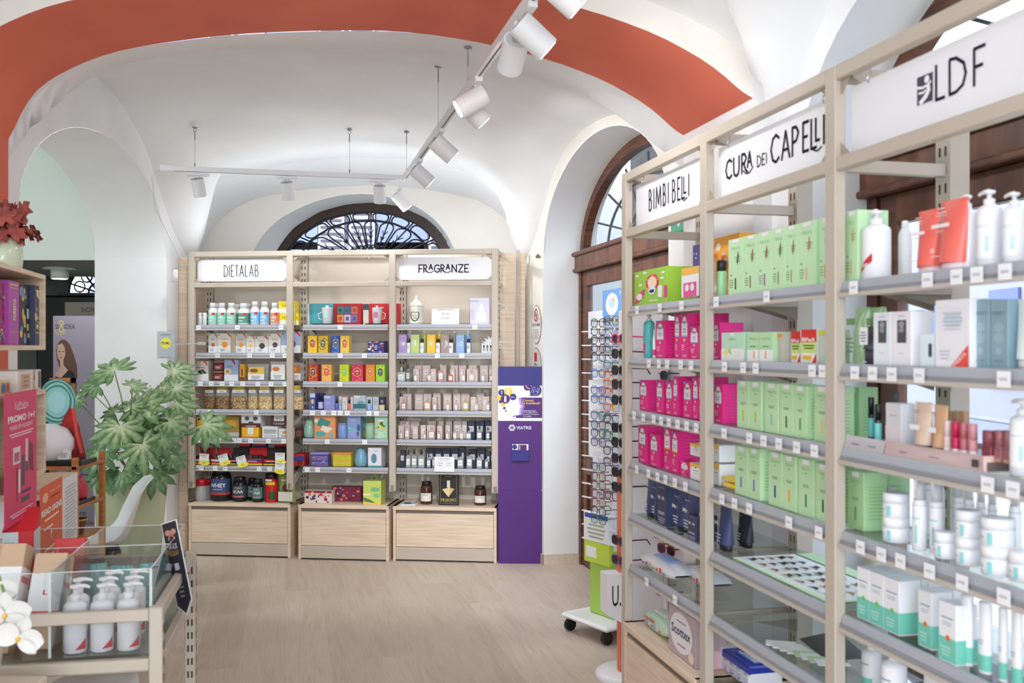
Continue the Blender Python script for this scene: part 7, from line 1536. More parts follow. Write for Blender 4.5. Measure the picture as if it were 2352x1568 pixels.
# posters taped inside the door glass
def dposter(px0, px1, py0, py1, col, label, art=None, b=VN-.012):
    a0, a1 = RF.a(px0, b), RF.a(px1, b); z1, z0 = RF.z(px0, py0, b), RF.z(px0, py1, b); m = MB(); w, h = a1-a0, z1-z0; m.box(-w/2, w/2, 0, .0015, 0, h, M(*col, .5)); 
    if art: art(m, w, 0, h)
    o = m.build('poster'); put(o, RF.w((a0+a1)/2, b, z0), RF.rz); tag(o, label, 'poster')
dposter(1384, 1440, 668, 728, (110, 165, 225), 'blue poster with white oval bird badge taped to door glass', multi(Dd(-.1, .45, .26, .42, (240, 244, 248)), Dd(-.1, .5, .14, .2, (200, 220, 240), 2), Dd(-.02, .6, .05, .06, (250, 200, 60), 3), T('SALE', .34, .85, .25, .1, (240, 244, 250))))
dposter(1351, 1385, 716, 777, (236, 238, 242), 'white sheet taped beside the blue poster on the door'); dposter(1352, 1378, 872, 965, (232, 234, 240), 'tall white sheet low on the door glass'); dposter(1352, 1376, 968, 1045, (226, 230, 238), 'white sheet at the bottom of the door glass')
# ------------------------------------------------------------------ eyewear stands
def glasses(fc, lc, tint=None, w=.135, sun=False, nm=None):
    t = bpy.data.objects.new(nm or ('sunglasses' if sun else 'reading_glasses'), None); COL.objects.link(t)
    m = MB(); fm = M(*fc, .3); lw = w*.40; 
    for s in (-1, 1):
        cx = s*w*.26; P = [(cx+lw/2*math.copysign(abs(math.cos(a))**.7, math.cos(a)), -.0-.0*a, .022*math.copysign(abs(math.sin(a))**.7, math.sin(a))) for a in [2*math.pi*i/18 for i in range(19)]]
        m.tube(P, .0022 if not sun else .0034, fm, 6)
    m.tube([(-w*.07, 0, .006), (0, -.003, .011), (w*.07, 0, .006)], .0024, fm, 6); m.build('frame', t)
    for s in (-1, 1):
        l_ = MB(); cx = s*w*.26; l_.disc(cx, 0, lw*.47, .020, 0, lc, 16); l_.disc(cx, 0, lw*.47, .020, .001, lc, 16)
        l_.build('lens', t)
        a = MB(); a.tube([(s*w*.47, 0, .012), (s*w*.49, .01, .012), (s*w*.46, .12, .008), (s*w*.44, .14, -.018)], .0024 if not sun else .0034, fm, 6); a.build('temple_arm', t)
    if tint: d = MB(); d.disc(w*.2, .002, .008, .008, -.0012, M(*tint), 12); d.build('price_dot', t)
    return t
LENS = glassmat((.88, .9, .92), 1.0, 'clear_lens'); LENSD = M(40, 38, 44, .12); LENSB = M(90, 70, 66, .12)
SW = M(242, 242, 244, .35)
# stand 1: tall white display on castors in front of the door
sx, sy = at(1392, 0, 5.45).x, 5.45
t = empty('eyewear_stand', (sx, sy, 0), RF.rz+math.pi*.12, 'tall white reading-glasses stand on castors by the door', 'display stand')
m = MB(); m.box(-.20, .20, -.17, .17, .075, .105, SW, .02); m.build('base', t)
for x, y in ((-.16, -.13), (.16, -.13), (-.16, .13), (.16, .13)): m = MB(); m.cyl((x-.012, y, .036), (x+.012, y, .036), .035, BLACK, 16); m.cyl((x, y, .04), (x, y, .078), .01, M(120, 120, 125, .3, metal=.8), 8); m.build('castor', t)
m = MB(); m.box(-.09, .09, -.03, .03, .105, 1.72, SW, .01); m.box(-.10, .10, -.034, .034, .11, .48, M(176, 214, 96, .4)); m.build('column', t)
m = MB()
for i in range(16): z = .52+i*.078; m.box(-.14, .14, -.062, -.05, z, z+.006, SW); m.box(-.006, .006, -.062, -.03, z-.02, z+.006, SW)
m.build('rack_rail', t)
m = MB(); m.box(-.11, .11, -.07, -.04, .40, .52, M(196, 224, 80, .4), .003); m.rect(-.09, .0, .43, .49, -.0708, Wt); m.box(-.11, .11, -.072, -.04, .52, .68, M(236, 238, 242), .002); m.rect(-.10, .10, .65, .675, -.0728, M(60, 80, 170)); lines(m, -.08, .08, .54, .63, 4, -.0728, M(170, 180, 150)); m.build('info_box', t)
FRC = [(40, 44, 60), (40, 44, 60), (44, 46, 56), (50, 50, 60), (40, 44, 60), (60, 110, 190), None, (60, 100, 190), (60, 100, 180), None, (70, 100, 150), (50, 60, 120), (60, 60, 110), (60, 60, 120), None, (60, 70, 140), (120, 70, 60), (110, 60, 60), (130, 60, 80), (150, 80, 60), (70, 60, 60), (60, 120, 90)]
DOTS = [(245, 220, 60), (245, 225, 80), (230, 90, 160), (245, 150, 50), (240, 240, 240), (245, 220, 90), (0, 0, 0), (200, 80, 200), (240, 160, 60), 0, (90, 190, 140), (245, 230, 60), (200, 230, 90), (190, 90, 200), 0, (150, 220, 120), (250, 220, 60), (200, 220, 80), (150, 70, 200), (250, 170, 60), (240, 240, 240), (60, 170, 110)]
yy = [741, 760, 780, 800, 820, 857, 876, 896, 917, 935, 954, 976, 995, 1016, 1040, 1073, 1095, 1115, 1135, 1155, 1175, 1195]
GF = Frame(at(1378, 0, 5.2).x, 5.2, RF.x[0], RF.x[1])
CN = lambda c: 'dark blue' if c[2] > c[0]+35 else ('dark' if max(c) < 75 else ('green' if c[1] > c[0]+20 else 'brown'))
ORDV = ['topmost']+ORD[1:]
n1 = 0
for i, y in enumerate(yy):
    if not FRC[i]: continue
    z = CH+(HY-y)*5.2/F
    g = glasses(FRC[i], LENS, DOTS[i]); put(g, Vector((at(1375, 0, 5.2).x, 5.22, z)), -1.0)
    tag(g, f'{CN(FRC[i])} reading glasses, {ORDV[n1]} in the left column of the eyewear stand', 'glasses', 'reading glasses on the stand by the door'); n1 += 1
FR2 = [(70, 90, 110), (150, 180, 210), (130, 160, 190), (120, 130, 160), (60, 130, 150), (240, 120, 50), (240, 130, 60), (245, 140, 60), (240, 120, 40), (60, 50, 50), (40, 120, 100), (60, 60, 60), (90, 60, 60), (120, 50, 80)]
y2 = [736, 756, 778, 800, 838, 860, 880, 900, 936, 962, 1000, 1036, 1062, 1140]
n2 = 0
for c, y in zip(FR2, y2):
    z = CH+(HY-y)*4.95/F; g = glasses(c, LENS, (235, 235, 235) if n2 % 2 else (245, 220, 60)); put(g, Vector((at(1405, 0, 4.95).x, 4.97, z)), -1.0)
    cn = 'orange' if c[0] > 200 else ('pale blue' if c[2] > 180 else ('teal' if c[1] > c[0]+30 else 'dark'))
    tag(g, f'{cn} reading glasses, {ORDV[n2]} in the right column of the eyewear stand', 'glasses', 'reading glasses in the right column'); n2 += 1
# stand 2: sunglasses on an orange-edged column with a box marked U.
qx, qy = at(1448, 0, 4.72).x, 4.72
t = empty('eyewear_stand', (qx, qy, 0), RF.rz+math.pi/2, 'white and orange sunglasses stand beside the far shelving post', 'display stand')
m = MB(); m.lathe([(.17, 0), (.17, .03), (.155, .04)], SW, 28, sx=1.0, sy=1.0); m.build('base', t)
m = MB(); m.box(-.055, .16, -.02, .02, .04, 1.78, SW, .004); m.box(-.062, -.055, -.021, .021, .04, 1.0, M(235, 120, 80, .4)); m.build('column', t)
m = MB(); m.prism([(-.14, .33), (-.05, .28), (-.05, .52), (-.14, .52)], -.07, .04, SW); m.text('U.', -.095, .42, .045, .1, -.0705, DK, .01); m.build('storage_box', t)
SG = [(778, (230, 60, 130)), (812, (60, 40, 36)), (850, (40, 34, 34)), (882, (70, 45, 36)), (918, (32, 32, 34)), (982, (34, 32, 34)), (1015, (32, 30, 32)), (1052, (36, 32, 34)), (1084, (34, 34, 36)), (1118, (36, 34, 36)), (1240, (110, 40, 80)), (1285, (120, 50, 110))]
for i, (y, c) in enumerate(SG):
    z = CH+(HY-y)*4.7/F; g = glasses(c, LENSD, sun=True); put(g, Vector((at(1420, 0, 4.7).x, 4.68, z)), -1.15)
    cn = 'magenta' if c[0] > 200 else ('purple' if c[0] > 100 else ('brown tortoise' if c[0] > 50 else 'black'))
    tag(g, f'{cn} sunglasses, {ORDV[i]} on the sunglasses stand left of the post', 'sunglasses', 'sunglasses on the white and orange stand')
for i, (px, py, c, b, cn) in enumerate(((1520, 1228, (40, 40, 48), .36, 'black'), (1530, 1262, (150, 30, 70), .36, 'dark red'), (1525, 1360, (170, 40, 90), .36, 'crimson'), (1515, 862, (60, 70, 110), .38, 'navy and red'))):
    g = glasses(c, LENSD, sun=True, w=.14); put(g, RF.w(RF.a(px, b), b, RF.z(px, py, b)), RF.rz+.25)
    tag(g, f'{cn} sunglasses seen through the far bay of the right-hand shelving', 'sunglasses', 'sunglasses seen through the shelves')
# yellow and white backing card behind those sunglasses
m = MB(); a0, a1 = RF.a(1476, .42), RF.a(1530, .42); m.box(0, a1-a0, 0, .01, .3, 1.72, SW, .002); m.box(.02, a1-a0-.03, -.002, 0, .4, .78, M(225, 190, 110)); o = m.build('eyewear_board'); put(o, RF.w(a0, .42, 0), RF.rz); tag(o, 'white and mustard eyewear backing board behind the far bay', 'board')
put(bpy.data.objects['dried_flower_vase'], RF.w(RF.a(2015, .55), .55, .78), 0)
m = MB(); m.box(0, 1.9, 0, .20, .75, .78, M(225, 222, 216, .5), .003); m.box(0.02, .05, .02, .18, 0, .75, M(225, 222, 216, .5)); m.box(1.85, 1.88, .02, .18, 0, .75, M(225, 222, 216, .5)); o = m.build('window_bench'); put(o, RF.w(.85, .47, 0), RF.rz); tag(o, 'low white display bench in the shop window behind the shelves', 'bench')
# small boxes and jar at the right edge are part of the shelves above
# ------------------------------------------------------------------ potted fatsia
PX, PY = at(300, 0, 6.45).x, 6.45
t = empty('potted_plant', (PX, PY, 0), 0, 'tall leafy fatsia plant in pale green pot before the arch pier', 'plant')
POT = M(196, 204, 170, .25)
m = MB(); m.lathe([(.165, 0), (.17, .02), (.235, .71), (.24, .735), (.225, .735), (.21, .66)], POT, 4 if False else 32, cap=False); m.lathe([(.165, 0), (.165, .004)], POT, 32); m.build('pot', t)
m = MB(); m.lathe([(.215, .65), (.215, .66), (.05, .69)], noisy(C(60, 46, 36), C(35, 27, 22), 30, .9, .4, name='potting_soil'), 24); m.build('soil', t)
LEAFM = bpy.data.materials.new('fatsia_leaf'); LEAFM.use_nodes = True
def _leaf():
    n, l = nodes(LEAFM); b = n['Principled BSDF']; b.inputs['Roughness'].default_value = .38
    tc = n.new('ShaderNodeTexCoord'); vc = n.new('ShaderNodeAttribute'); vc.attribute_name = 'vein'
    nz = n.new('ShaderNodeTexNoise'); nz.inputs['Scale'].default_value = 28; nz.inputs['Detail'].default_value = 5; l.new(tc.outputs['Object'], nz.inputs[0])
    ad = n.new('ShaderNodeMath'); ad.operation = 'MULTIPLY_ADD'; ad.inputs[1].default_value = .55; l.new(nz.outputs[0], ad.inputs[0]); l.new(vc.outputs['Fac'], ad.inputs[2])
    cr = n.new('ShaderNodeValToRGB'); e = cr.color_ramp.elements; e[0].position = .1; e[0].color = (*C(52, 88, 50), 1); e[1].position = .78; e[1].color = (*C(214, 224, 186), 1)
    q = e.new(.32); q.color = (*C(96, 134, 84), 1); q = e.new(.52); q.color = (*C(150, 178, 126), 1)
    l.new(ad.outputs[0], cr.inputs[0]); l.new(cr.outputs[0], b.inputs['Base Color'])
_leaf()
STEMM = M(132, 150, 92, .5)
def leaf_mesh(m, c, nrm, up, r, dark, rnd, droop=.35, nl=9):
    """hand-shaped leaf; c centre (petiole end), up = direction of the middle lobe"""
    nrm = nrm.normalized(); up = (up-nrm*up.dot(nrm)).normalized(); sd = up.cross(nrm)
    veins = []
    vs = [c.copy()]; vn = [1.0]; fs = []
    span = math.radians(250); ring_in = []
    def P(a, q, lift=0.0):
        d = up*math.cos(a)+sd*math.sin(a); return c+d*(q*r)+nrm*(lift*r-droop*r*q*q*.55)
    for k in range(nl):
        a = -span/2+span*k/(nl-1); L = .62+.38*math.cos(a*.62); L *= rnd.uniform(.92, 1.05); hw = span/(nl-1)/2
        pts = [(.0, 0, 1), ]
        outl = [(.44, -1, .1), (.62, -.92, .0), (.78, -.66, -.02), (.89, -.27, 0), (1.02, 0, .2), (.89, .27, 0), (.78, .66, -.02), (.62, .92, .0), (.44, 1, .1)]
        mid = [(.25, .75), (.5, .55), (.75, .4), (1.0, .15)]
        i0 = len(vs)
        for q, s, v in outl: 
            vs.append(P(a+hw*s, q*L, -.02 if abs(s) > .1 else .0)); vn.append(v)
        m0 = len(vs)
        for q, v in mid: vs.append(P(a, q*L*.97, .015)); vn.append(v)
        A = lambda j: i0+j
        fs += [[0, A(0), m0], [A(0), A(1), m0+1, m0], [A(1), A(2), m0+2, m0+1], [A(2), A(3), m0+3, m0+2], [A(3), A(4), m0+3], [A(4), A(5), m0+3], [A(5), A(6), m0+2, m0+3], [A(6), A(7), m0+1, m0+2], [A(7), A(8), m0, m0+1], [A(8), 0, m0]]
        if k: fs.append([0, prev8, A(0)])
        prev8 = A(8)
    o = len(m.v); m.add(vs, fs, LEAFM, True)
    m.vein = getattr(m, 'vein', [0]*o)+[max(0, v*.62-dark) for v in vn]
rl = random.Random(11)
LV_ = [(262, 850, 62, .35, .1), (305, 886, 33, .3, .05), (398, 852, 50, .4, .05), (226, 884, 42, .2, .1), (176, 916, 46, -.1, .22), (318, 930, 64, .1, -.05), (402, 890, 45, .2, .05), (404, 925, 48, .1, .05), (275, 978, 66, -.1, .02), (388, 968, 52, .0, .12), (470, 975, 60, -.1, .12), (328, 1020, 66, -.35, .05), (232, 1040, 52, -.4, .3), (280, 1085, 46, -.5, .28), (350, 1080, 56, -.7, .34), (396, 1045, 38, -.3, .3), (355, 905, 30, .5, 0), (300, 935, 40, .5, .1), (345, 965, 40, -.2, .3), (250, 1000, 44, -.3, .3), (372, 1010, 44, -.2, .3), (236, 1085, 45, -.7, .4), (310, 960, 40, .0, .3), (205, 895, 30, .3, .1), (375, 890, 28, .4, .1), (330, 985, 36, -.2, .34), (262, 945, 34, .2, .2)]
base_ = Vector((PX, PY, .68)); trunk = MB(); trunk.tube([base_, base_+Vector((.01, 0, .25)), base_+Vector((.03, .02, .5))], [.018, .015, .009], M(110, 100, 70, .7), 8)
trunk.tube([base_+Vector((.03, 0, 0)), base_+Vector((-.03, .03, .3))], [.014, .008], M(110, 100, 70, .7), 8); trunk.X = Matrix.Translation(-Vector((PX, PY, 0))); o = trunk
TR_ = MB(); TR_.X = Matrix.Translation(-Vector((PX, PY, 0))); TR_.tube([base_, base_+Vector((.01, 0, .25)), base_+Vector((.03, .02, .5))], [.018, .015, .009], M(110, 100, 70, .7), 8); TR_.tube([base_+Vector((.03, 0, 0)), base_+Vector((-.03, .03, .3))], [.014, .008], M(110, 100, 70, .7), 8); TR_.build('stem', t)
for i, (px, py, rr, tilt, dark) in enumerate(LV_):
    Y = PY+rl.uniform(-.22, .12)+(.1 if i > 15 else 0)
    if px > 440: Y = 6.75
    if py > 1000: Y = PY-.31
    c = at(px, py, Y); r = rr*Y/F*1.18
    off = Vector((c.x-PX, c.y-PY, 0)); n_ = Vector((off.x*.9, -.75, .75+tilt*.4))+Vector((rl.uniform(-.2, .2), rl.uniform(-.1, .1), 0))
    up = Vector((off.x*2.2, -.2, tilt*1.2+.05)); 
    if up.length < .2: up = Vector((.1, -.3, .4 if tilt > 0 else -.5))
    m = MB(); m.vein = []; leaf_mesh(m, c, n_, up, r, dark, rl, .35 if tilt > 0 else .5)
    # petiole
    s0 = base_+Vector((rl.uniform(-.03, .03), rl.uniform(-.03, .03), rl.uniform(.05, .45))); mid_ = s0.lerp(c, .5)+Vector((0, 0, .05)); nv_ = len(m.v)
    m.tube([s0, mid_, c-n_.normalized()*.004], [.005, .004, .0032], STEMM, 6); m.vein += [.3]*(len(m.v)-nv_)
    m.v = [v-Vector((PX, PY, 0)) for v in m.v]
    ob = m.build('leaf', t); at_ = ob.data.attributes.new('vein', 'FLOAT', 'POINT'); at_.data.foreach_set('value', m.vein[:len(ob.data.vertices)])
m = MB(); 
for dx, dy in ((0, 0), (.03, .01), (-.03, .02), (.01, -.02)): c = at(335+dx*900, 905, PY); m.tube([c+Vector((0, 0, -.12)), c+Vector((dx*.5, dy, .0)), c+Vector((dx, dy, .05))], .002, M(205, 190, 140), 5); m.lathe([(.002, 0), (.006, .004), (.002, .01)], M(190, 150, 110), 6, cx=c.x+dx, cy=c.y+dy, z=c.z+.05)
m.v = [v-Vector((PX, PY, 0)) for v in m.v]; m.build('flower_stalk', t)
# ------------------------------------------------------------------ white shell chair
SHELL = M(238, 238, 240, .3)
def chair():
    c0 = at(216, 0, 5.78); t = empty('shell_chair', (c0.x, 5.78, 0), math.radians(26), 'white plastic shell chair with wooden legs behind the table', 'chair')
    # profile in local x (forward = -x, back rises at +x)
    prof = [(-.25, .425), (-.20, .452), (-.10, .448), (.0, .435), (.10, .430), (.165, .455), (.20, .52), (.225, .62), (.26, .73), (.30, .80), (.325, .822)]
    wid = [.19, .215, .23, .235, .235, .23, .225, .215, .19, .14, .07]; lip = [.0, .012, .03, .045, .06, .07, .06, .045, .03, .01, 0]
    P = []; Q = []
    for i, ((x, z), w, l_) in enumerate(zip(prof, wid, lip)):
        a = prof[max(i-1, 0)]; b = prof[min(i+1, len(prof)-1)]; dx, dz = b[0]-a[0], b[1]-a[1]; L = math.hypot(dx, dz); nx, nz_ = -dz/L, dx/L
        r1 = []; r2 = []
        for k in range(11):
            s = -1+.2*k; q = abs(s)**2.6; r1.append(Vector((x+nx*l_*q, s*w, z+nz_*l_*q))); r2.append(Vector((x+nx*l_*q-nx*.006, s*w, z+nz_*l_*q-nz_*.006)))
        P.append(r1); Q.append(r2)
    m = MB(); grid(P, SHELL, m); grid(Q, SHELL, m, True)
    for R1_, R2q in ((P[0], Q[0]), (P[-1], Q[-1]), ([r[0] for r in P], [r[0] for r in Q]), ([r[-1] for r in P], [r[-1] for r in Q])): grid([R1_, R2q], SHELL, m)
    m.build('seat_shell', t)
    m = MB(); m.box(-.12, .14, -.13, .13, .385, .415, BLACK, .006); m.cyl((-.1, -.1, .40), (.12, .1, .40), .008, BLACK, 6); m.build('under_frame', t)
    WL = M(205, 165, 120, .4)
    for sx_, sy_ in ((-1, -1), (-1, 1), (1, -1), (1, 1)): m = MB(); m.cyl((sx_*.11+.01, sy_*.11, .40), (sx_*.22+.01, sy_*.21, 0), .018, WL, 12, r2=.011); m.build('leg', t)
    return t
chair()
def stool(px, Y):
    c0 = at(px, 0, Y); t = empty('round_stool', (c0.x, Y, 0), .3, 'low round stool with splayed wooden legs under the display table', 'stool'); WL = M(200, 160, 116, .4)
    m = MB(); m.lathe([(.13, .40), (.15, .405), (.15, .425), (.13, .435)], SHELL, 24); m.build('seat', t)
    for k in range(4): a = math.pi/4+k*math.pi/2; m = MB(); m.cyl((.10*math.cos(a), .10*math.sin(a), .402), (.27*math.cos(a), .27*math.sin(a), 0), .017, WL, 12, r2=.011); m.build('leg', t)
stool(215, 3.42)
# ------------------------------------------------------------------ side room: banner, ladder rack and the things on it
bx = at(171, 0, 8.6); m = MB(); w = (222-118)*8.6/F+.12; h = CH+(HY-725)*8.6/F; cxb = at(122, 0, 8.6).x+w/2
t = empty('roll_up_banner', (cxb, 8.6, 0), 0, 'grey-mauve roll-up banner of a long-haired woman in the side room', 'banner')
m.box(-w/2, w/2, 0, .004, .05, h, M(150, 140, 156, .5)); m.build('panel', t); m2 = MB(); m2.box(-w/2-.01, w/2+.01, -.05, .06, 0, .06, M(150, 150, 155, .3, metal=.7), .01); m2.build('base', t)
a = MB(); ox = -w/2; K = 8.6/F; bpx = lambda x: ox+(x-122)*K; bpz = lambda y: CH+(HY-y)*K
HAIR = M(96, 66, 52, .6); SKIN = M(196, 160, 142, .6); BLKD = M(34, 32, 36, .6); GOLD = M(222, 200, 110, .4)
a.poly([(bpx(x), -.001, bpz(y)) for x, y in ((132, 790), (140, 780), (150, 780), (160, 790), (170, 815), (177, 840), (178, 865), (172, 882), (160, 880), (150, 850), (136, 842), (131, 825), (129, 805))], HAIR)
a.poly([(bpx(x), -.0016, bpz(y)) for x, y in ((133, 792), (143, 788), (149, 798), (150, 815), (146, 826), (146, 838), (158, 852), (150, 866), (128, 866), (128, 858), (138, 845), (138, 828), (133, 822), (131, 806))], SKIN)
a.poly([(bpx(x), -.0022, bpz(y)) for x, y in ((128, 864), (140, 868), (150, 858), (158, 848), (170, 856), (176, 880), (174, 920), (172, 950), (178, 992), (168, 996), (158, 960), (150, 985), (124, 985), (124, 880))], BLKD)
a.poly([(bpx(x), -.0024, bpz(y)) for x, y in ((168, 994), (180, 992), (187, 1008), (184, 1020), (172, 1018))], SKIN)
for x, y, rx, ry in ((137, 807, 2.2, 1.2), (145, 807, 2.0, 1.2)): a.disc(bpx(x), bpz(y), rx*K, ry*K, -.0028, BLKD, 8)
a.disc(bpx(140), bpz(821), 3.4*K, 1.3*K, -.0028, M(170, 90, 90), 8); a.stroke([(bpx(140), bpz(808)), (bpx(139), bpz(815)), (bpx(142), bpz(816))], .003, -.0028, M(165, 125, 110))
a.text('SOLIDEA', bpx(150), bpz(750), 45*K, 11*K, -.001, BLKD)
a.stroke([(bpx(141+4.5*math.sin(2*q)), bpz(748-14*math.cos(q)*(.8 if math.cos(q) > 0 else 1))) for q in [2*math.pi*i/28 for i in range(29)]], .008, -.0015, GOLD)
for q in range(9): an = math.pi*(1.0+q/8); a.stroke([(bpx(139+9*math.cos(an)), bpz(757)-9*K*abs(math.sin(an))*1.0), (bpx(139+13*math.cos(an)), bpz(757)-13*K*abs(math.sin(an)))], .006, -.0016, GOLD)
a.text('E', bpx(196), bpz(1090), 24*K, 36*K, -.001, M(100, 92, 110)); a.text('E', bpx(168), bpz(1090), 24*K, 36*K, -.001, M(100, 92, 110)); a.text('ca', bpx(184), bpz(1161), 18*K, 9*K, -.001, BLKD, .02); a.text('Fre', bpx(186), bpz(1177), 22*K, 12*K, -.001, BLKD)
a.build('print', t)
m = MB(); m.box(-.45, .45, 0, .05, 0, 2.1, BLACK, .02); t2 = m.build('dark_banner_back'); put(t2, (at(190, 0, 9.3).x, 9.3, 0)); tag(t2, 'black tall board behind the roll-up banner in side room', 'board')
m = MB(); m.box(-.3, .3, 0, .01, 1.5, 2.03, M(178, 165, 155)); m.text('SOLIDEA', .02, 1.96, .34, .045, -.001, M(90, 80, 70)); o = m.build('poster'); put(o, (at(222, 0, 9.2).x, 9.2, 0)); tag(o, 'beige poster partly hidden above the roll-up banner', 'poster')
WO = noisy(C(196, 134, 78), C(170, 108, 60), 6, .5, 0, (1, 1, 8), name='orange_brown_wood')
RY = 5.2; rk = lambda px: at(px, 0, RY).x; RX0, RX1 = rk(88), rk(211); zr = lambda py: CH+(HY-py)*RY/F
t = empty('ladder_rack', (RX0, RY, 0), 0, 'orange-brown wooden tray rack standing in the arch opening', 'rack'); W_ = RX1-RX0
for x, top_ in ((W_-.015, zr(1043)), (.0, zr(1043))): 
    m = MB(); m.box(x-.014, x+.014, -.18, -.15, 0, top_, WO, .002); m.build('post', t); m = MB(); m.box(x-.014, x+.014, .15, .18, 0, zr(872) if x < .1 else zr(1043), WO, .002); m.build('post', t)
xm = rk(141)-RX0; m = MB(); m.box(-.014, xm, .15, .17, zr(882), zr(870), WO); m.box(xm-.02, xm, .15, .17, zr(1050), zr(870), WO); m.build('mirror_frame', t)
for py in (1062, 1150, 1222):
    m = MB(); m.box(0, W_, -.18, .18, zr(py+8), zr(py), WO, .002); m.build('shelf_board', t)
def onrack(gen_o, px, py, label, cat, y=-.05): put(gen_o, (rk(px), RY+y, zr(py))); tag(gen_o, label, cat)
m = MB(); m.box(-.13, .09, -.1, .1, 0, .025, BLACK, .003); onrack(m.build('black_tray'), 175, 1062, 'black tray on the upper board of wooden rack', 'tray')
m = MB(); m.box(-.13, .07, -.1, .1, 0, .02, BLACK, .003); onrack(m.build('black_tray'), 180, 1150, 'black tray on the lower board of wooden rack', 'tray')
m = MB(); m.lathe([(.03, 0), (.085, .02), (.128, .08), (.128, .13), (.095, .185), (.04, .21), (.005, .213)], SHELL, 24); t_ = m.build('dome_device'); m = MB()
for i in range(6):
    for j in range(2): m.box(-.04+i*.016, -.034+i*.016, -.137+.008*j, -.12, .055+.035*j, .078+.035*j, BLACK)
m.build('vent_slots', t_); onrack(t_, 123, 1062, 'round white dome device with slots on the rack', 'device', -.06)
m = MB(); n = 26
for i, (r0, c) in enumerate(((.125, (120, 190, 190)), (.114, (70, 130, 110)), (.106, (150, 212, 212)), (.094, (80, 140, 115)), (.084, (150, 210, 210)), (.06, (170, 222, 224)))):
    m.poly([(r0*.85*(1+.03*math.sin(k*5+i))*math.cos(2*math.pi*k/n), -.004-.001*i, r0*(1+.02*math.cos(k*7+i))*math.sin(2*math.pi*k/n)) for k in range(n)], M(*c, .5))
onrack(m.build('towel_wrap'), 106, 926, 'turquoise ruffled round textile hung on the rack frame', 'textile', .13)
PLD = noisy(C(190, 40, 40), C(60, 30, 40), 18, .8, 0, (1, 1, .4), name='tartan_cloth')
m = MB(); m.add([(-.07, 0, 0), (.07, 0, 0), (.05, .02, .17), (.0, .03, .27), (-.04, .02, .2), (-.07, .06, 0), (.07, .06, 0)], [[0, 1, 2, 3, 4], [1, 6, 2], [5, 0, 4], [6, 5, 4, 3, 2]], PLD)
m.stroke([(.03, .26), (.05, .12), (.075, .03)], .02, -.004, M(220, 80, 70)); onrack(m.build('tartan_bag'), 160, 1050, 'red tartan gift bag standing on the rack tray', 'bag', -.02)
m = MB(); m.box(-.03, .03, 0, .03, 0, .05, Wt, .002); lines(m, -.02, .02, .015, .04, 3, -.001); onrack(m.build('small_box'), 169, 1050, 'small white card box in front of tartan bag', 'box', -.12)
m = MB(); m.lathe([(.05, 0), (.065, .02), (.062, .07), (.035, .12), (.01, .135)], M(200, 60, 80, .35), 20); onrack(m.build('pink_device'), 181, 1143, 'pink rounded device on the lower rack tray', 'device', -.04)
m = MB(); m.lathe([(.03, 0), (.035, .01), (.055, .075), (.057, .08), (.05, .078), (.03, .012)], M(120, 60, 50, .4), 20, cap=False); m.lathe([(.057, .076), (.057, .083)], M(190, 190, 90), 20, cap=False); o = m.build('bowl'); put(o, (rk(185), RY-.05, zr(1222))); tag(o, 'small brown bowl with green rim low on the rack', 'bowl')
# ------------------------------------------------------------------ oak display cubes at the left edge
QF = Frame(-1.87, 3.9, .2272, -.9738); QF = Frame(at(105, 0, 3.9).x, 3.9, .2272, -.9738)
# x runs towards the camera; y = right side of the room is NEGATIVE y
def qz(px, py, b=0): return QF.z(px, py, b)
OAKL = noisy(C(232, 212, 184), C(214, 190, 158), 3, .5, 0, (2, 2, 16), name='light_oak_board')
def Q(a, b, z): return QF.w(a, b, z)
def cube(a0, a1, z0, z1, label, D=.26, th=.018):
    t = empty('display_cube', QF.w(a0, 0, z0), QF.rz, label, 'shelf cube', 'oak display cubes'); w, h = a1-a0, z1-z0
    for nm, x0, x1, y0, y1, q0, q1 in (('top_board', 0, w, 0, D, h-th, h), ('bottom_board', 0, w, 0, D, 0, th), ('side_board', 0, th, 0, D, th, h-th), ('side_board', w-th, w, 0, D, th, h-th), ('back_board', th, w-th, D-.008, D, th, h-th)):
        m = MB(); m.box(x0, x1, y0, y1, q0, q1, OAKL, .0012); m.build(nm, t)
    return t
# frame faces the shop: y is measured away from it, so use a mirrored frame
QF = Frame(*QF.o, -QF.x[0], -QF.x[1]); QB = QF.y   # now x runs away from camera, y points left (away from the shop)
CZ1, CZ0 = 1.893, 1.594
cube(-.95, 0, CZ0, CZ1, 'upper oak display cube with two gift boxes, left photo edge')
cube(-.95, .005, 1.105, 1.437, 'lower oak display cube behind the pink promo poster')
m = MB(); m.box(-.94, -.89, .262, .31, 0, 1.9, OAKL, .002); o = m.build('support_post'); put(o, QF.w(0, 0), QF.rz); tag(o, 'oak support post of the cubes, just outside the photo', 'post')
def qbox(nm, px0, px1, py, zb_, b, d, col, art, label, cat='gift box', hgt=None):
    a0, a1 = QF.a(px0, b), QF.a(px1, b); h = hgt or QF.z(px1, py, b)-zb_; w = a1-a0
    o = g_carton(nm, col, art)(w, d, h); put(o, QF.w((a0+a1)/2, b, zb_+.0005), QF.rz); tag(o, label, cat); return o
def book_art(c1, c2, seed, txt):
    def f(m, w, d, h):
        art_blob([c1, c2, (250, 220, 120), (60, 160, 160)], 26, seed)(m, w, d, h)
        m.stroke([(-w*.5+w*.1*i, h*(.08+.12*math.sin(i*.7))) for i in range(11)], .008, 2*E, M(90, 190, 190)); m.stroke([(-w*.5+w*.1*i, h*(.16+.1*math.sin(i*.7+.5))) for i in range(11)], .005, 2*E, M(230, 220, 130))
        g = M(214, 178, 92, .35)
        for x in (-.49, .47): m.rect(x*w, (x+.015)*w, 0, h, 3*E, g)
    return f
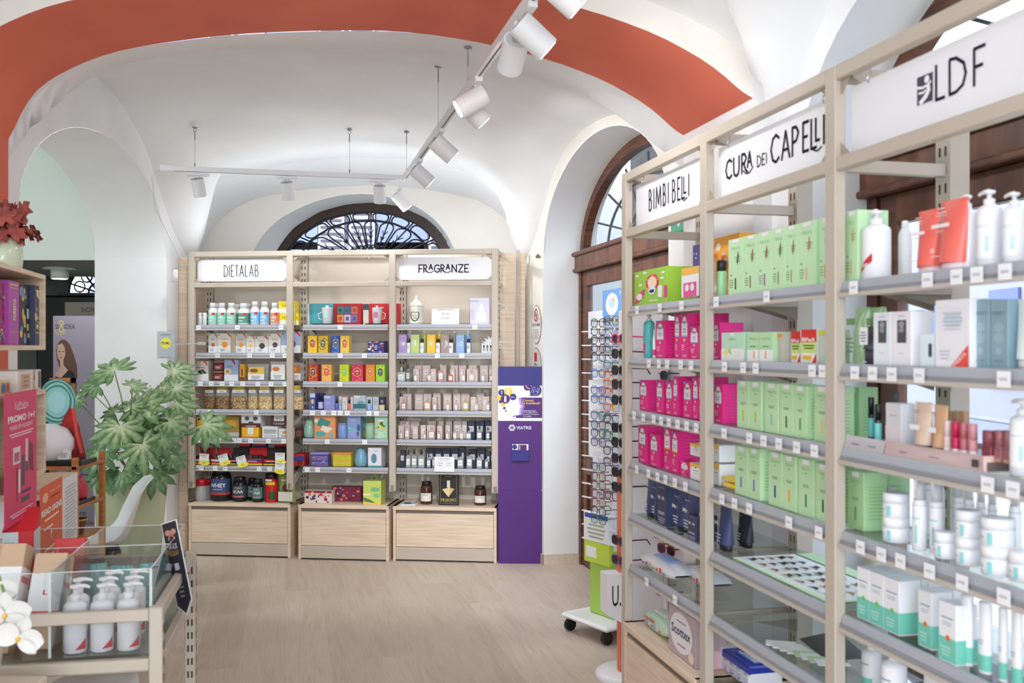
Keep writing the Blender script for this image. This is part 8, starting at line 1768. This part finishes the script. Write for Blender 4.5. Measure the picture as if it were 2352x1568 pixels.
qbox('advent_box', 0, 19, 655, CZ0+.018, .03, .06, (150, 20, 100), book_art((220, 40, 140), (90, 20, 90), 3, ''), 'magenta gift box front showing at the photo edge')
def spine(c, t, col):
    return multi(Rr(-.42, .42, .93, .955, (222, 184, 100)), Rr(-.42, .42, .89, .9, (222, 184, 100)), Rr(-.42, .42, .2, .21, (222, 184, 100)), Rr(-.42, .42, .05, .06, (222, 184, 100)), T(t, 0, .56, .6, .05, col, 2, .02, 0), *[])
qbox('advent_box', 20, 44, 649, CZ0+.018, .015, .09, (176, 70, 165), multi(Rr(-.42, .42, .93, .955, (222, 184, 100)), Rr(-.42, .42, .89, .9, (222, 184, 100)), Rr(-.42, .42, .2, .21, (222, 184, 100)), lambda m, w, d, h: m.text('FORESTA', 0, h*.56, h*.34, w*.28, 2*E, M(235, 225, 190), .03, math.pi/2)), 'purple gift box with FORESTA on its spine')
qbox('advent_box', 45, 79, 662, CZ0+.018, .04, .05, (34, 38, 62), multi(art_blob([(235, 215, 120), (220, 190, 90), (120, 150, 190)], 22, 8), Rr(-.12, .12, .2, .7, (24, 26, 40), 2), Rr(-.06, .06, .45, .62, (190, 205, 215), 3), Rr(-.06, .06, .25, .36, (220, 200, 90), 3)), 'midnight blue gift box with gold stars')
qbox('advent_box', 80, 100, 660, CZ0+.018, .02, .07, (62, 68, 100), multi(art_blob([(240, 230, 170), (225, 205, 110)], 12, 5), Rr(-.4, .4, .9, .93, (222, 184, 100)), Rr(-.4, .4, .2, .22, (222, 184, 100)), T('NOTTE', 0, .46, .7, .05, (230, 230, 240), 2, .02)), 'blue gift box with small NOTTE lettering')
# vase with red leaves on top
vx = QF.w(QF.a(8, .12), .12, CZ1+.0005)
t = empty('leaf_vase', vx, 0, 'pale green glass vase of dried red oak leaves on upper cube', 'vase')
m = MB(); m.lathe([(.055, 0), (.062, .006), (.066, .02), (.068, .05), (.066, .125), (.062, .13), (.058, .125)], M(206, 216, 186, .12), 12, cap=False); m.lathe([(.055, 0), (.055, .003)], M(206, 216, 186), 12); m.build('vase', t)
RED = noisy(C(176, 84, 70), C(110, 44, 42), 20, .7, .2, name='dried_red_leaf', detail=5); rr_ = random.Random(4)
for i in range(60):
    m = MB(); a = rr_.uniform(0, 6.28); el_ = rr_.uniform(.0, 1.0); q = rr_.uniform(.03, .12); c = Vector((q*math.cos(a), q*math.sin(a), .14+el_*.13-q*.35)); r = rr_.uniform(.028, .045)
    n_ = Vector((math.cos(a), math.sin(a), rr_.uniform(-.3, 1))).normalized(); u_ = n_.orthogonal().normalized(); v_ = n_.cross(u_); pts = []
    for k in range(18): rad = r*(1.0 if k % 3 else .62)*rr_.uniform(.85, 1.1); an = 2*math.pi*k/18; pts.append(c+u_*rad*math.cos(an)+v_*rad*math.sin(an)+n_*r*rr_.uniform(-.35, .2))
    m.add([c+n_*r*.2]+pts, [[0, k+1, (k+1) % 18+1] for k in range(18)], RED, True); m.build('dried_leaf', t)
m = MB()
for i in range(7): a = i*.9; m.tube([(0, 0, .02), (.03*math.cos(a), .03*math.sin(a), .12), (.06*math.cos(a), .06*math.sin(a), .2)], .0025, M(90, 60, 45), 5)
m.build('twig', t)
# wooden boxes on the lower cube
o = qbox('wooden_box', 42, 94, 848, 1.438, .01, .16, (222, 214, 206), multi(Rr(-.47, .47, .08, .92, (236, 220, 196)), Rr(-.4, .0, .15, .85, (205, 178, 152), 2), T('FATTI BELLO', .16, .5, .3, .3, (60, 50, 46), 3, .02, 1.57), Rr(.36, .46, .1, .9, (90, 84, 100), 2), *[Dd(-.2, .3+.2*i, .12, .07, (180, 140, 110), 3) for i in range(3)]), 'pale wooden gift box with dark lettering on lower cube')
qbox('wooden_box', 0, 24, 872, 1.438, -.06+.065, .1, (226, 206, 170), multi(Rr(-.45, .45, .12, .88, (200, 150, 120)), Dd(-.2, .5, .2, .3, (60, 110, 150), 2), Dd(.2, .5, .15, .3, (170, 80, 50), 2)), 'small wooden box with picture of clothes, photo edge')
# pink promo poster hung on the lower cube, and orange and white sheets
def sheet(nm, px0, px1, pyt, pyb, b, col, art, label, fr=None):
    fr = fr or QF; a0, a1 = fr.a(px0, b), fr.a(px1, b); z1, z0 = fr.z(px1, pyt, b), fr.z(px1, pyb, b); w, h = a1-a0, z1-z0; m = MB(); m.box(-w/2, w/2, 0, .0015, 0, h, M(*col, .5))
    if art: art(m, w, .001, h)
    o = m.build(nm); put(o, fr.w((a0+a1)/2, b, z0), fr.rz); tag(o, label, 'poster'); return o
MK = multi(T('EuPhidra', 0, .9, .42, .05, (250, 225, 230)), Ln(-.2, .2, .865, .88, 1, (250, 225, 230)), T('PROMO 1+1', 0, .80, .82, .052, (255, 255, 255), 2, .03), T('MAKE-UP HOLIDAY', 0, .735, .7, .034, (255, 240, 245)), Ln(-.42, .42, .66, .70, 2, (250, 220, 230)),
           Rr(-.26, -.04, .45, .58, (240, 225, 225)), Rr(-.22, -.08, .47, .54, (190, 100, 110), 3), Rr(.0, .10, .26, .5, (90, 80, 96)), Rr(.12, .2, .44, .62, (235, 205, 205)), Rr(.13, .2, .36, .44, (90, 84, 96)), Rr(.26, .31, .36, .58, (70, 50, 60)), Rr(.34, .37, .34, .56, (70, 50, 60)), Rr(-.1, -.04, .22, .40, (240, 230, 235)), Rr(-.15, -.12, .16, .42, (120, 30, 60)), Rr(0, .3, .2, .22, (50, 50, 100)), Rr(0, .25, .13, .17, (80, 80, 90)), Ln(-.4, .4, .05, .09, 2, (250, 215, 225)))
sheet('promo_poster', 10, 84, 893, 1170, -.02, (222, 62, 108), MK, 'pink poster reading PROMO 1+1 hung on the lower cube')
# desk with the hanging sheets
DKF = Frame(at(178, 0, 4.45).x, 4.45, -QF.x[0]*-1, -QF.x[1]*-1)
m = MB(); m.box(-.70, 0, 0, .38, 1.01, 1.035, OAKL, .002); m.box(-.68, -.02, .02, .36, 0, 1.01, M(240, 238, 234, .5)); o = m.build('counter_desk'); put(o, DKF.w(0, 0), DKF.rz); tag(o, 'light oak topped white counter carrying orange and white sheets', 'counter')
OR_ = multi(Dd(-.28, .83, .12, .07, (250, 190, 150)), T('IL COMFORT CHE DURA', .15, .88, .5, .03, (250, 230, 220)), Ln(-.1, .4, .78, .84, 1, (180, 50, 20)), T('READ SIGNS', 0, .63, .92, .09, (255, 250, 245), 2, .04), Ln(-.42, .42, .5, .56, 1, (255, 235, 225)), Ln(-.42, .1, .38, .44, 1, (255, 235, 225)), Py([(-.02, .34), (-.08, .28), (.04, .28)], (255, 245, 240), 2), Rr(-.03, -.01, .2, .3, (255, 245, 240), 2), Ln(-.42, .42, .08, .14, 1, (255, 235, 225)))
sheet('promo_sheet', 92, 143, 1093, 1246, -.006, (232, 94, 48), OR_, 'orange sheet reading READ SIGNS on the counter front', DKF)
sheet('text_sheet', 144, 178, 1083, 1232, -.008, (240, 240, 242), multi(Ln(-.4, .4, .1, .9, 16, (195, 198, 205))), 'white typed sheet taped beside the orange sheet', DKF)
# ------------------------------------------------------------------ acrylic-walled promotion table, bottom left
TC = at(360, 0, 2.98); TD = at(438, 0, 3.77); TF = Frame(TC.x, 2.98, TC.x-TD.x, 2.98-TD.y); 
TL_ = Frame(TC.x, 2.98, -(TC.y-TD.y)*-1*-1, 0) if False else Frame(TC.x, 2.98, -.9876, -.10)
ux = Vector((TD.x-TC.x, TD.y-TC.y, 0)); LEN = ux.length; ux.normalize(); uy = Vector((-ux.y, ux.x, 0))   # ux runs away from camera, uy to the left
WDT = .64
t = empty('promotion_table', (TC.x, TC.y, 0), math.atan2(ux.y, ux.x), 'taupe metal promotion table with clear acrylic bins, bottom left', 'display table')
ZR, ZL_ = .80, .655
def tb(nm, x0, x1, y0, y1, z0, z1, mt=TAUPE, bev=.003): m = MB(); m.box(x0, x1, y0, y1, z0, z1, mt, bev); return m.build(nm, t)
for x in (0, LEN):
    for y in (0, WDT):
        m = MB(); m.box(x-.02, x+.02, y-.02, y+.02, 0, ZR+.012, TAUPE, .003)
        for i in range(15):
            z = .03+i*.05
            for q in (-.007, .007): m.add([(x+q-.003, y-.0208, z), (x+q+.003, y-.0208, z), (x+q+.003, y-.0208, z+.026), (x+q-.003, y-.0208, z+.026)], [[0, 1, 2, 3]], SLOT)
            if (x == 0) == (y > .5):
                for q in (-.007, .007): m.add([(x-.0208, y+q-.003, z), (x-.0208, y+q+.003, z), (x-.0208, y+q+.003, z+.026), (x-.0208, y+q-.003, z+.026)], [[3, 2, 1, 0]], SLOT)
        m.build('leg', t)
for z0 in (ZR-.03, ZL_-.035):
    tb('side_rail', .02, LEN-.02, -.014, .014, z0, z0+.036); tb('side_rail', .02, LEN-.02, WDT-.014, WDT+.014, z0, z0+.036); tb('end_rail', -.014, .014, .02, WDT-.02, z0, z0+.036); tb('end_rail', LEN-.014, LEN+.014, .02, WDT-.02, z0, z0+.036)
tb('glass_shelf', .015, LEN-.015, .015, WDT-.015, ZL_+.002, ZL_+.01, SHELFG, 0); tb('lower_board', .03, LEN-.03, .03, WDT-.03, ZL_-.05, ZL_-.04, M(214, 200, 184, .5), 0)
ZA = .922
for x in (.02, LEN*.5, LEN-.02): tb('acrylic_wall', x-.002, x+.002, .02, WDT-.02, ZL_+.011, ZA if x < .1 or x > LEN*.9 else ZA-.0, ACRYL, 0)
for y in (.02, .31, WDT-.02): tb('acrylic_wall', .024, LEN-.024, y-.002, y+.002, ZL_+.011, ZA, ACRYL, 0)
EDG = haze_plastic(C(225, 235, 235), .7, .1, 'acrylic_edge')
for x in (.02, LEN*.5, LEN-.02): tb('acrylic_edge', x-.002, x+.002, .02, WDT-.02, ZA, ZA+.0025, EDG, 0)
for y in (.02, .31, WDT-.02): tb('acrylic_edge', .024, LEN-.024, y-.002, y+.002, ZA, ZA+.0025, EDG, 0)
for y in (.02, .31): tb('acrylic_edge', .016, .02, y-.004, y+.004, ZL_+.011, ZA, EDG, 0)
def ontab(o, x, y, label, cat, rz=0, z=None, grp=None):
    p = Vector((TC.x, TC.y, 0))+ux*x+uy*y; o.location = (p.x, p.y, (ZL_+.0108) if z is None else z); o.rotation_euler = (0, 0, math.atan2(ux.y, ux.x)-math.pi/2+rz); tag(o, label, cat, grp)
def redcorner(m, w, d, h):
    r = w/2; P = [[], []]
    for i in range(7): a = math.radians(10+60*i/6); q = i/6; P[0].append(Vector((r*1.02*math.sin(a), d/2-r*1.02*math.cos(a), h*.06))); P[1].append(Vector((r*1.02*math.sin(a), d/2-r*1.02*math.cos(a), h*(.06+.16*q))))
    grid(P, M(205, 40, 60), m)
k_ = 0
for row, (x, nn) in enumerate(((.075, 3), (.165, 3), (.25, 2))):
    for j in range(nn):
        w_, h_ = .068, .205; o = PB(redcorner, dirx=1, ph=.24)(w_, w_, h_)
        ontab(o, x-.034, .095+j*.078+(.012 if row else 0), f'white pump bottle, {ORD[j]} from right, {("front", "middle", "back")[row]} row of the acrylic bin', 'pump bottle', grp='white pump bottles in the acrylic bin')
TQ = (150, 205, 205)
for i, (x, y, a) in enumerate(((.52, .10, .2), (.50, .20, -.1), (.55, .29, .3), (.62, .06, 1.2))):
    o = g_bag('refill_pouch', M(*TQ, .4), art=lambda m, w, d, h: lines(m, -w*.3, w*.3, h*.25, h*.6, 4, -.012, M(110, 180, 180)))(.075, .04, .165); ontab(o, x, y, f'turquoise refill pouch, {("nearest", "second", "leftmost", "farthest")[i]} in the rear acrylic bin', 'pouch', a, grp='turquoise refill pouches')
def g_kraft(w, d, h, lid=(200, 168, 134)):
    m = MB(); m.X = Matrix.Rotation(-.42, 4, 'X'); K_ = M(206, 176, 144, .45); m.box(-w/2, w/2, 0, d, 0, h, K_, .002); m.rect(-w/2, w/2, h*.36, h*.78, -.0008, Wt)
    m.rect(-w/2, w/2, h*.36, h*.385, -.0014, M(214, 50, 60)); m.text('L', -w*.0, h*.58, w*.14, h*.05, -.0016, M(214, 60, 70), .04); m.add([(w/2+.0006, 0, h*.36), (w/2+.0006, d, h*.36), (w/2+.0006, d, h*.78), (w/2+.0006, 0, h*.78)], [[0, 1, 2, 3]], Wt)
    m.add([(w/2+.001, d*.1, h*.64), (w/2+.001, d*.9, h*.64), (w/2+.001, d*.9, h*.7), (w/2+.001, d*.1, h*.7)], [[0, 1, 2, 3]], M(225, 90, 100)); return m.build('kraft_gift_box')
for i, (x, y, lab) in enumerate(((.12, .375, 'kraft and white gift box leaning in the bin, rightmost'), (.10, .50, 'kraft and white gift box leaning in the bin, middle'), (.10, .575, 'kraft and white gift box leaning in the bin, leftmost'))):
    ontab(g_kraft(.1, .07, .34 if i else .30), x, y, lab, 'gift box', -.12)
m = MB(); RD = M(212, 38, 44, .4); m.X = Matrix.Rotation(-.3, 4, 'X'); m.box(-.05, .05, 0, .07, 0, .28, RD, .002); m.rect(-.058, .0, .02, .12, -.0008, Wt); ontab(m.build('red_gift_box'), .44, .37, 'red gift box with slanted top behind the kraft boxes', 'gift box')
m = MB(); m.X = Matrix.Diagonal((.65, 1, .85, 1)); m.box(-.08, .08, 0, .12, 0, .34, M(214, 222, 224, .45), .002); m.add([(-.08, 0, .34), (.08, 0, .34), (.08, .12, .42), (-.08, .12, .42)], [[0, 1, 2, 3]], M(210, 40, 50)); m.add([(.08, 0, .34), (.0805, .12, .34), (.08, .12, .42)], [[0, 1, 2]], M(210, 40, 50)); m.rect(.0, .078, .1, .34, -.0008, M(210, 48, 56)); m.disc(.04, .24, .02, .03, -.0014, M(90, 150, 90), 7); m.disc(.03, .16, .015, .02, -.0014, Wt, 7)
for i in range(5): m.rect(-.07+.01*(i % 2), -.02, .05+.06*i, .058+.06*i, -.0008, M(120, 190, 200))
ontab(m.build('holiday_gift_box'), .56, .55, 'tall white box with red Christmas lid behind the bin', 'gift box', .1)
# black sign hung on the corner of the acrylic wall
p0, p1 = (398, 1232), (452, 1385)
m = MB(); w, h = .085, .30
pts = [(-w/2, 0), (0, .03), (w/2, 0), (w/2, h), (-w/2, h)]
m.prism([(-w/2, .0), (0, -.035), (w/2, .015), (w/2, h), (-w/2, h)], 0, .002, Wt); m.poly([(x, -.0008, z) for x, z in ((-w/2+.004, .004), (0, -.027), (w/2-.004, .018), (w/2-.004, h-.004), (-w/2+.004, h-.004))], M(52, 52, 62, .5))
for s in (-1, 1): m.disc(s*.015, h*.87, .016, .011, -.0016, M(214, 160, 140), 8); m.stroke([(0, h*.86), (s*.018, h*.78)], .008, -.0016, M(200, 140, 120))
m.text('BLACK', 0, h*.70, w*.55, .02, -.0016, Wt, .02); m.text('FRIDAY', 0, h*.62, w*.6, .018, -.0016, M(214, 170, 80), .02); m.rect(-.012, .012, h*.42, h*.50, -.0016, M(220, 220, 235)); lines(m, -.015, .015, h*.1, h*.36, 5, -.0016, M(170, 150, 150))
o = m.build('hanging_sign'); o.location = at(425, 1390, 3.42); o.rotation_euler = (0, math.radians(-17), math.radians(-32)); tag(o, 'black and white BLACK FRIDAY tag hanging off the table corner', 'sign')
# white orchid at the left edge
PT = mat(C(222, 220, 214), .6); YC = M(232, 190, 70); oc = at(20, 1440, 2.55)
t = empty('orchid', (at(-60, 0, 2.6).x, 2.6, 0), 0, 'white orchid blooms at the bottom left edge of photo', 'flower'); ob = Vector((at(-60, 0, 2.6).x, 2.6, 0))
def bloom(px, py, Y, r, rot=0):
    c = at(px, py, Y)-ob; m = MB(); n_ = Vector((.25, -1, .1)).normalized(); u_ = Vector((1, .25, 0)).normalized(); v_ = n_.cross(u_)*-1; v_ = Vector((0, .1, 1)).normalized()
    for k, (a, L, wd_) in enumerate(((90, .95, .62), (200, .92, .5), (340, .92, .5), (10, 1.0, .95), (170, 1.0, .95))):
        a = math.radians(a+rot); d = u_*math.cos(a)+v_*math.sin(a); s = u_*-math.sin(a)+v_*math.cos(a); R = []
        for i in range(7):
            q = i/6; ww = wd_*math.sin(math.pi*min(1, q*.95+.04))**.6*.5; R.append([c+d*(L*r*q)+s*(r*ww*x)-n_*(r*.12*(1-x*x)*math.sin(q*3)-.002*k)+n_*(-.0) for x in (-1, -.5, 0, .5, 1)])
        grid(R, PT, m)
    m.build('petal', t)
    m = MB(); m.X = Matrix.Translation(c+n_*r*.12); m.lathe([(.001, -r*.1), (r*.12, 0), (r*.08, r*.1), (.001, r*.14)], YC, 10); m.build('flower_centre', t)
bloom(12, 1415, 2.5, .065, 5); bloom(42, 1468, 2.47, .062, -20); bloom(-12, 1370, 2.55, .06, 20)
m = MB(); m.tube([Vector((0, 0, .72)), at(-30, 1250, 2.6)-ob, at(0, 1330, 2.56)-ob, at(40, 1470, 2.52)-ob], [.006, .004, .004, .003], M(110, 140, 70), 8); m.build('stem', t)
m = MB(); m.lathe([(.05, 0), (.055, .01), (.07, .12), (.065, .12)], M(196, 170, 150, .4), 20, z=.667); m.build('pot', t)
m = MB(); m.box(-.2, .14, -.16, .16, 0, .666, M(214, 200, 184, .5), .003); o = m.build('plinth'); put(o, (at(-110, 0, 2.55).x, 2.62, 0)); tag(o, 'pale plinth carrying the orchid, outside the photo', 'plinth')
# ------------------------------------------------------------------ labels that single each thing out
from collections import defaultdict
_g = defaultdict(list)
for r in REG: _g[(r[1], r[2])].append(r)
for (desc, pl), L in _g.items():
    L.sort(key=lambda r: r[3])
    for i, (o, d_, p_, a_, cat, grp) in enumerate(L):
        if len(L) == 1: lab = f'{desc}, {pl}'
        elif len(L) == 2: lab = f'{desc}, {("left", "right")[i]} of two, {pl}'
        elif i == len(L)-1: lab = f'{desc}, rightmost, {pl}'
        elif i == 0: lab = f'{desc}, leftmost, {pl}'
        else: lab = f'{desc}, {ORD[i]} from left, {pl}'
        if len(lab.split()) > 16: print('LONG', lab)
        o['label'] = lab; o['category'] = cat
        if len(L) > 1 or grp: o['group'] = grp or f'{desc}s, {pl}'.replace('boxs', 'boxes')
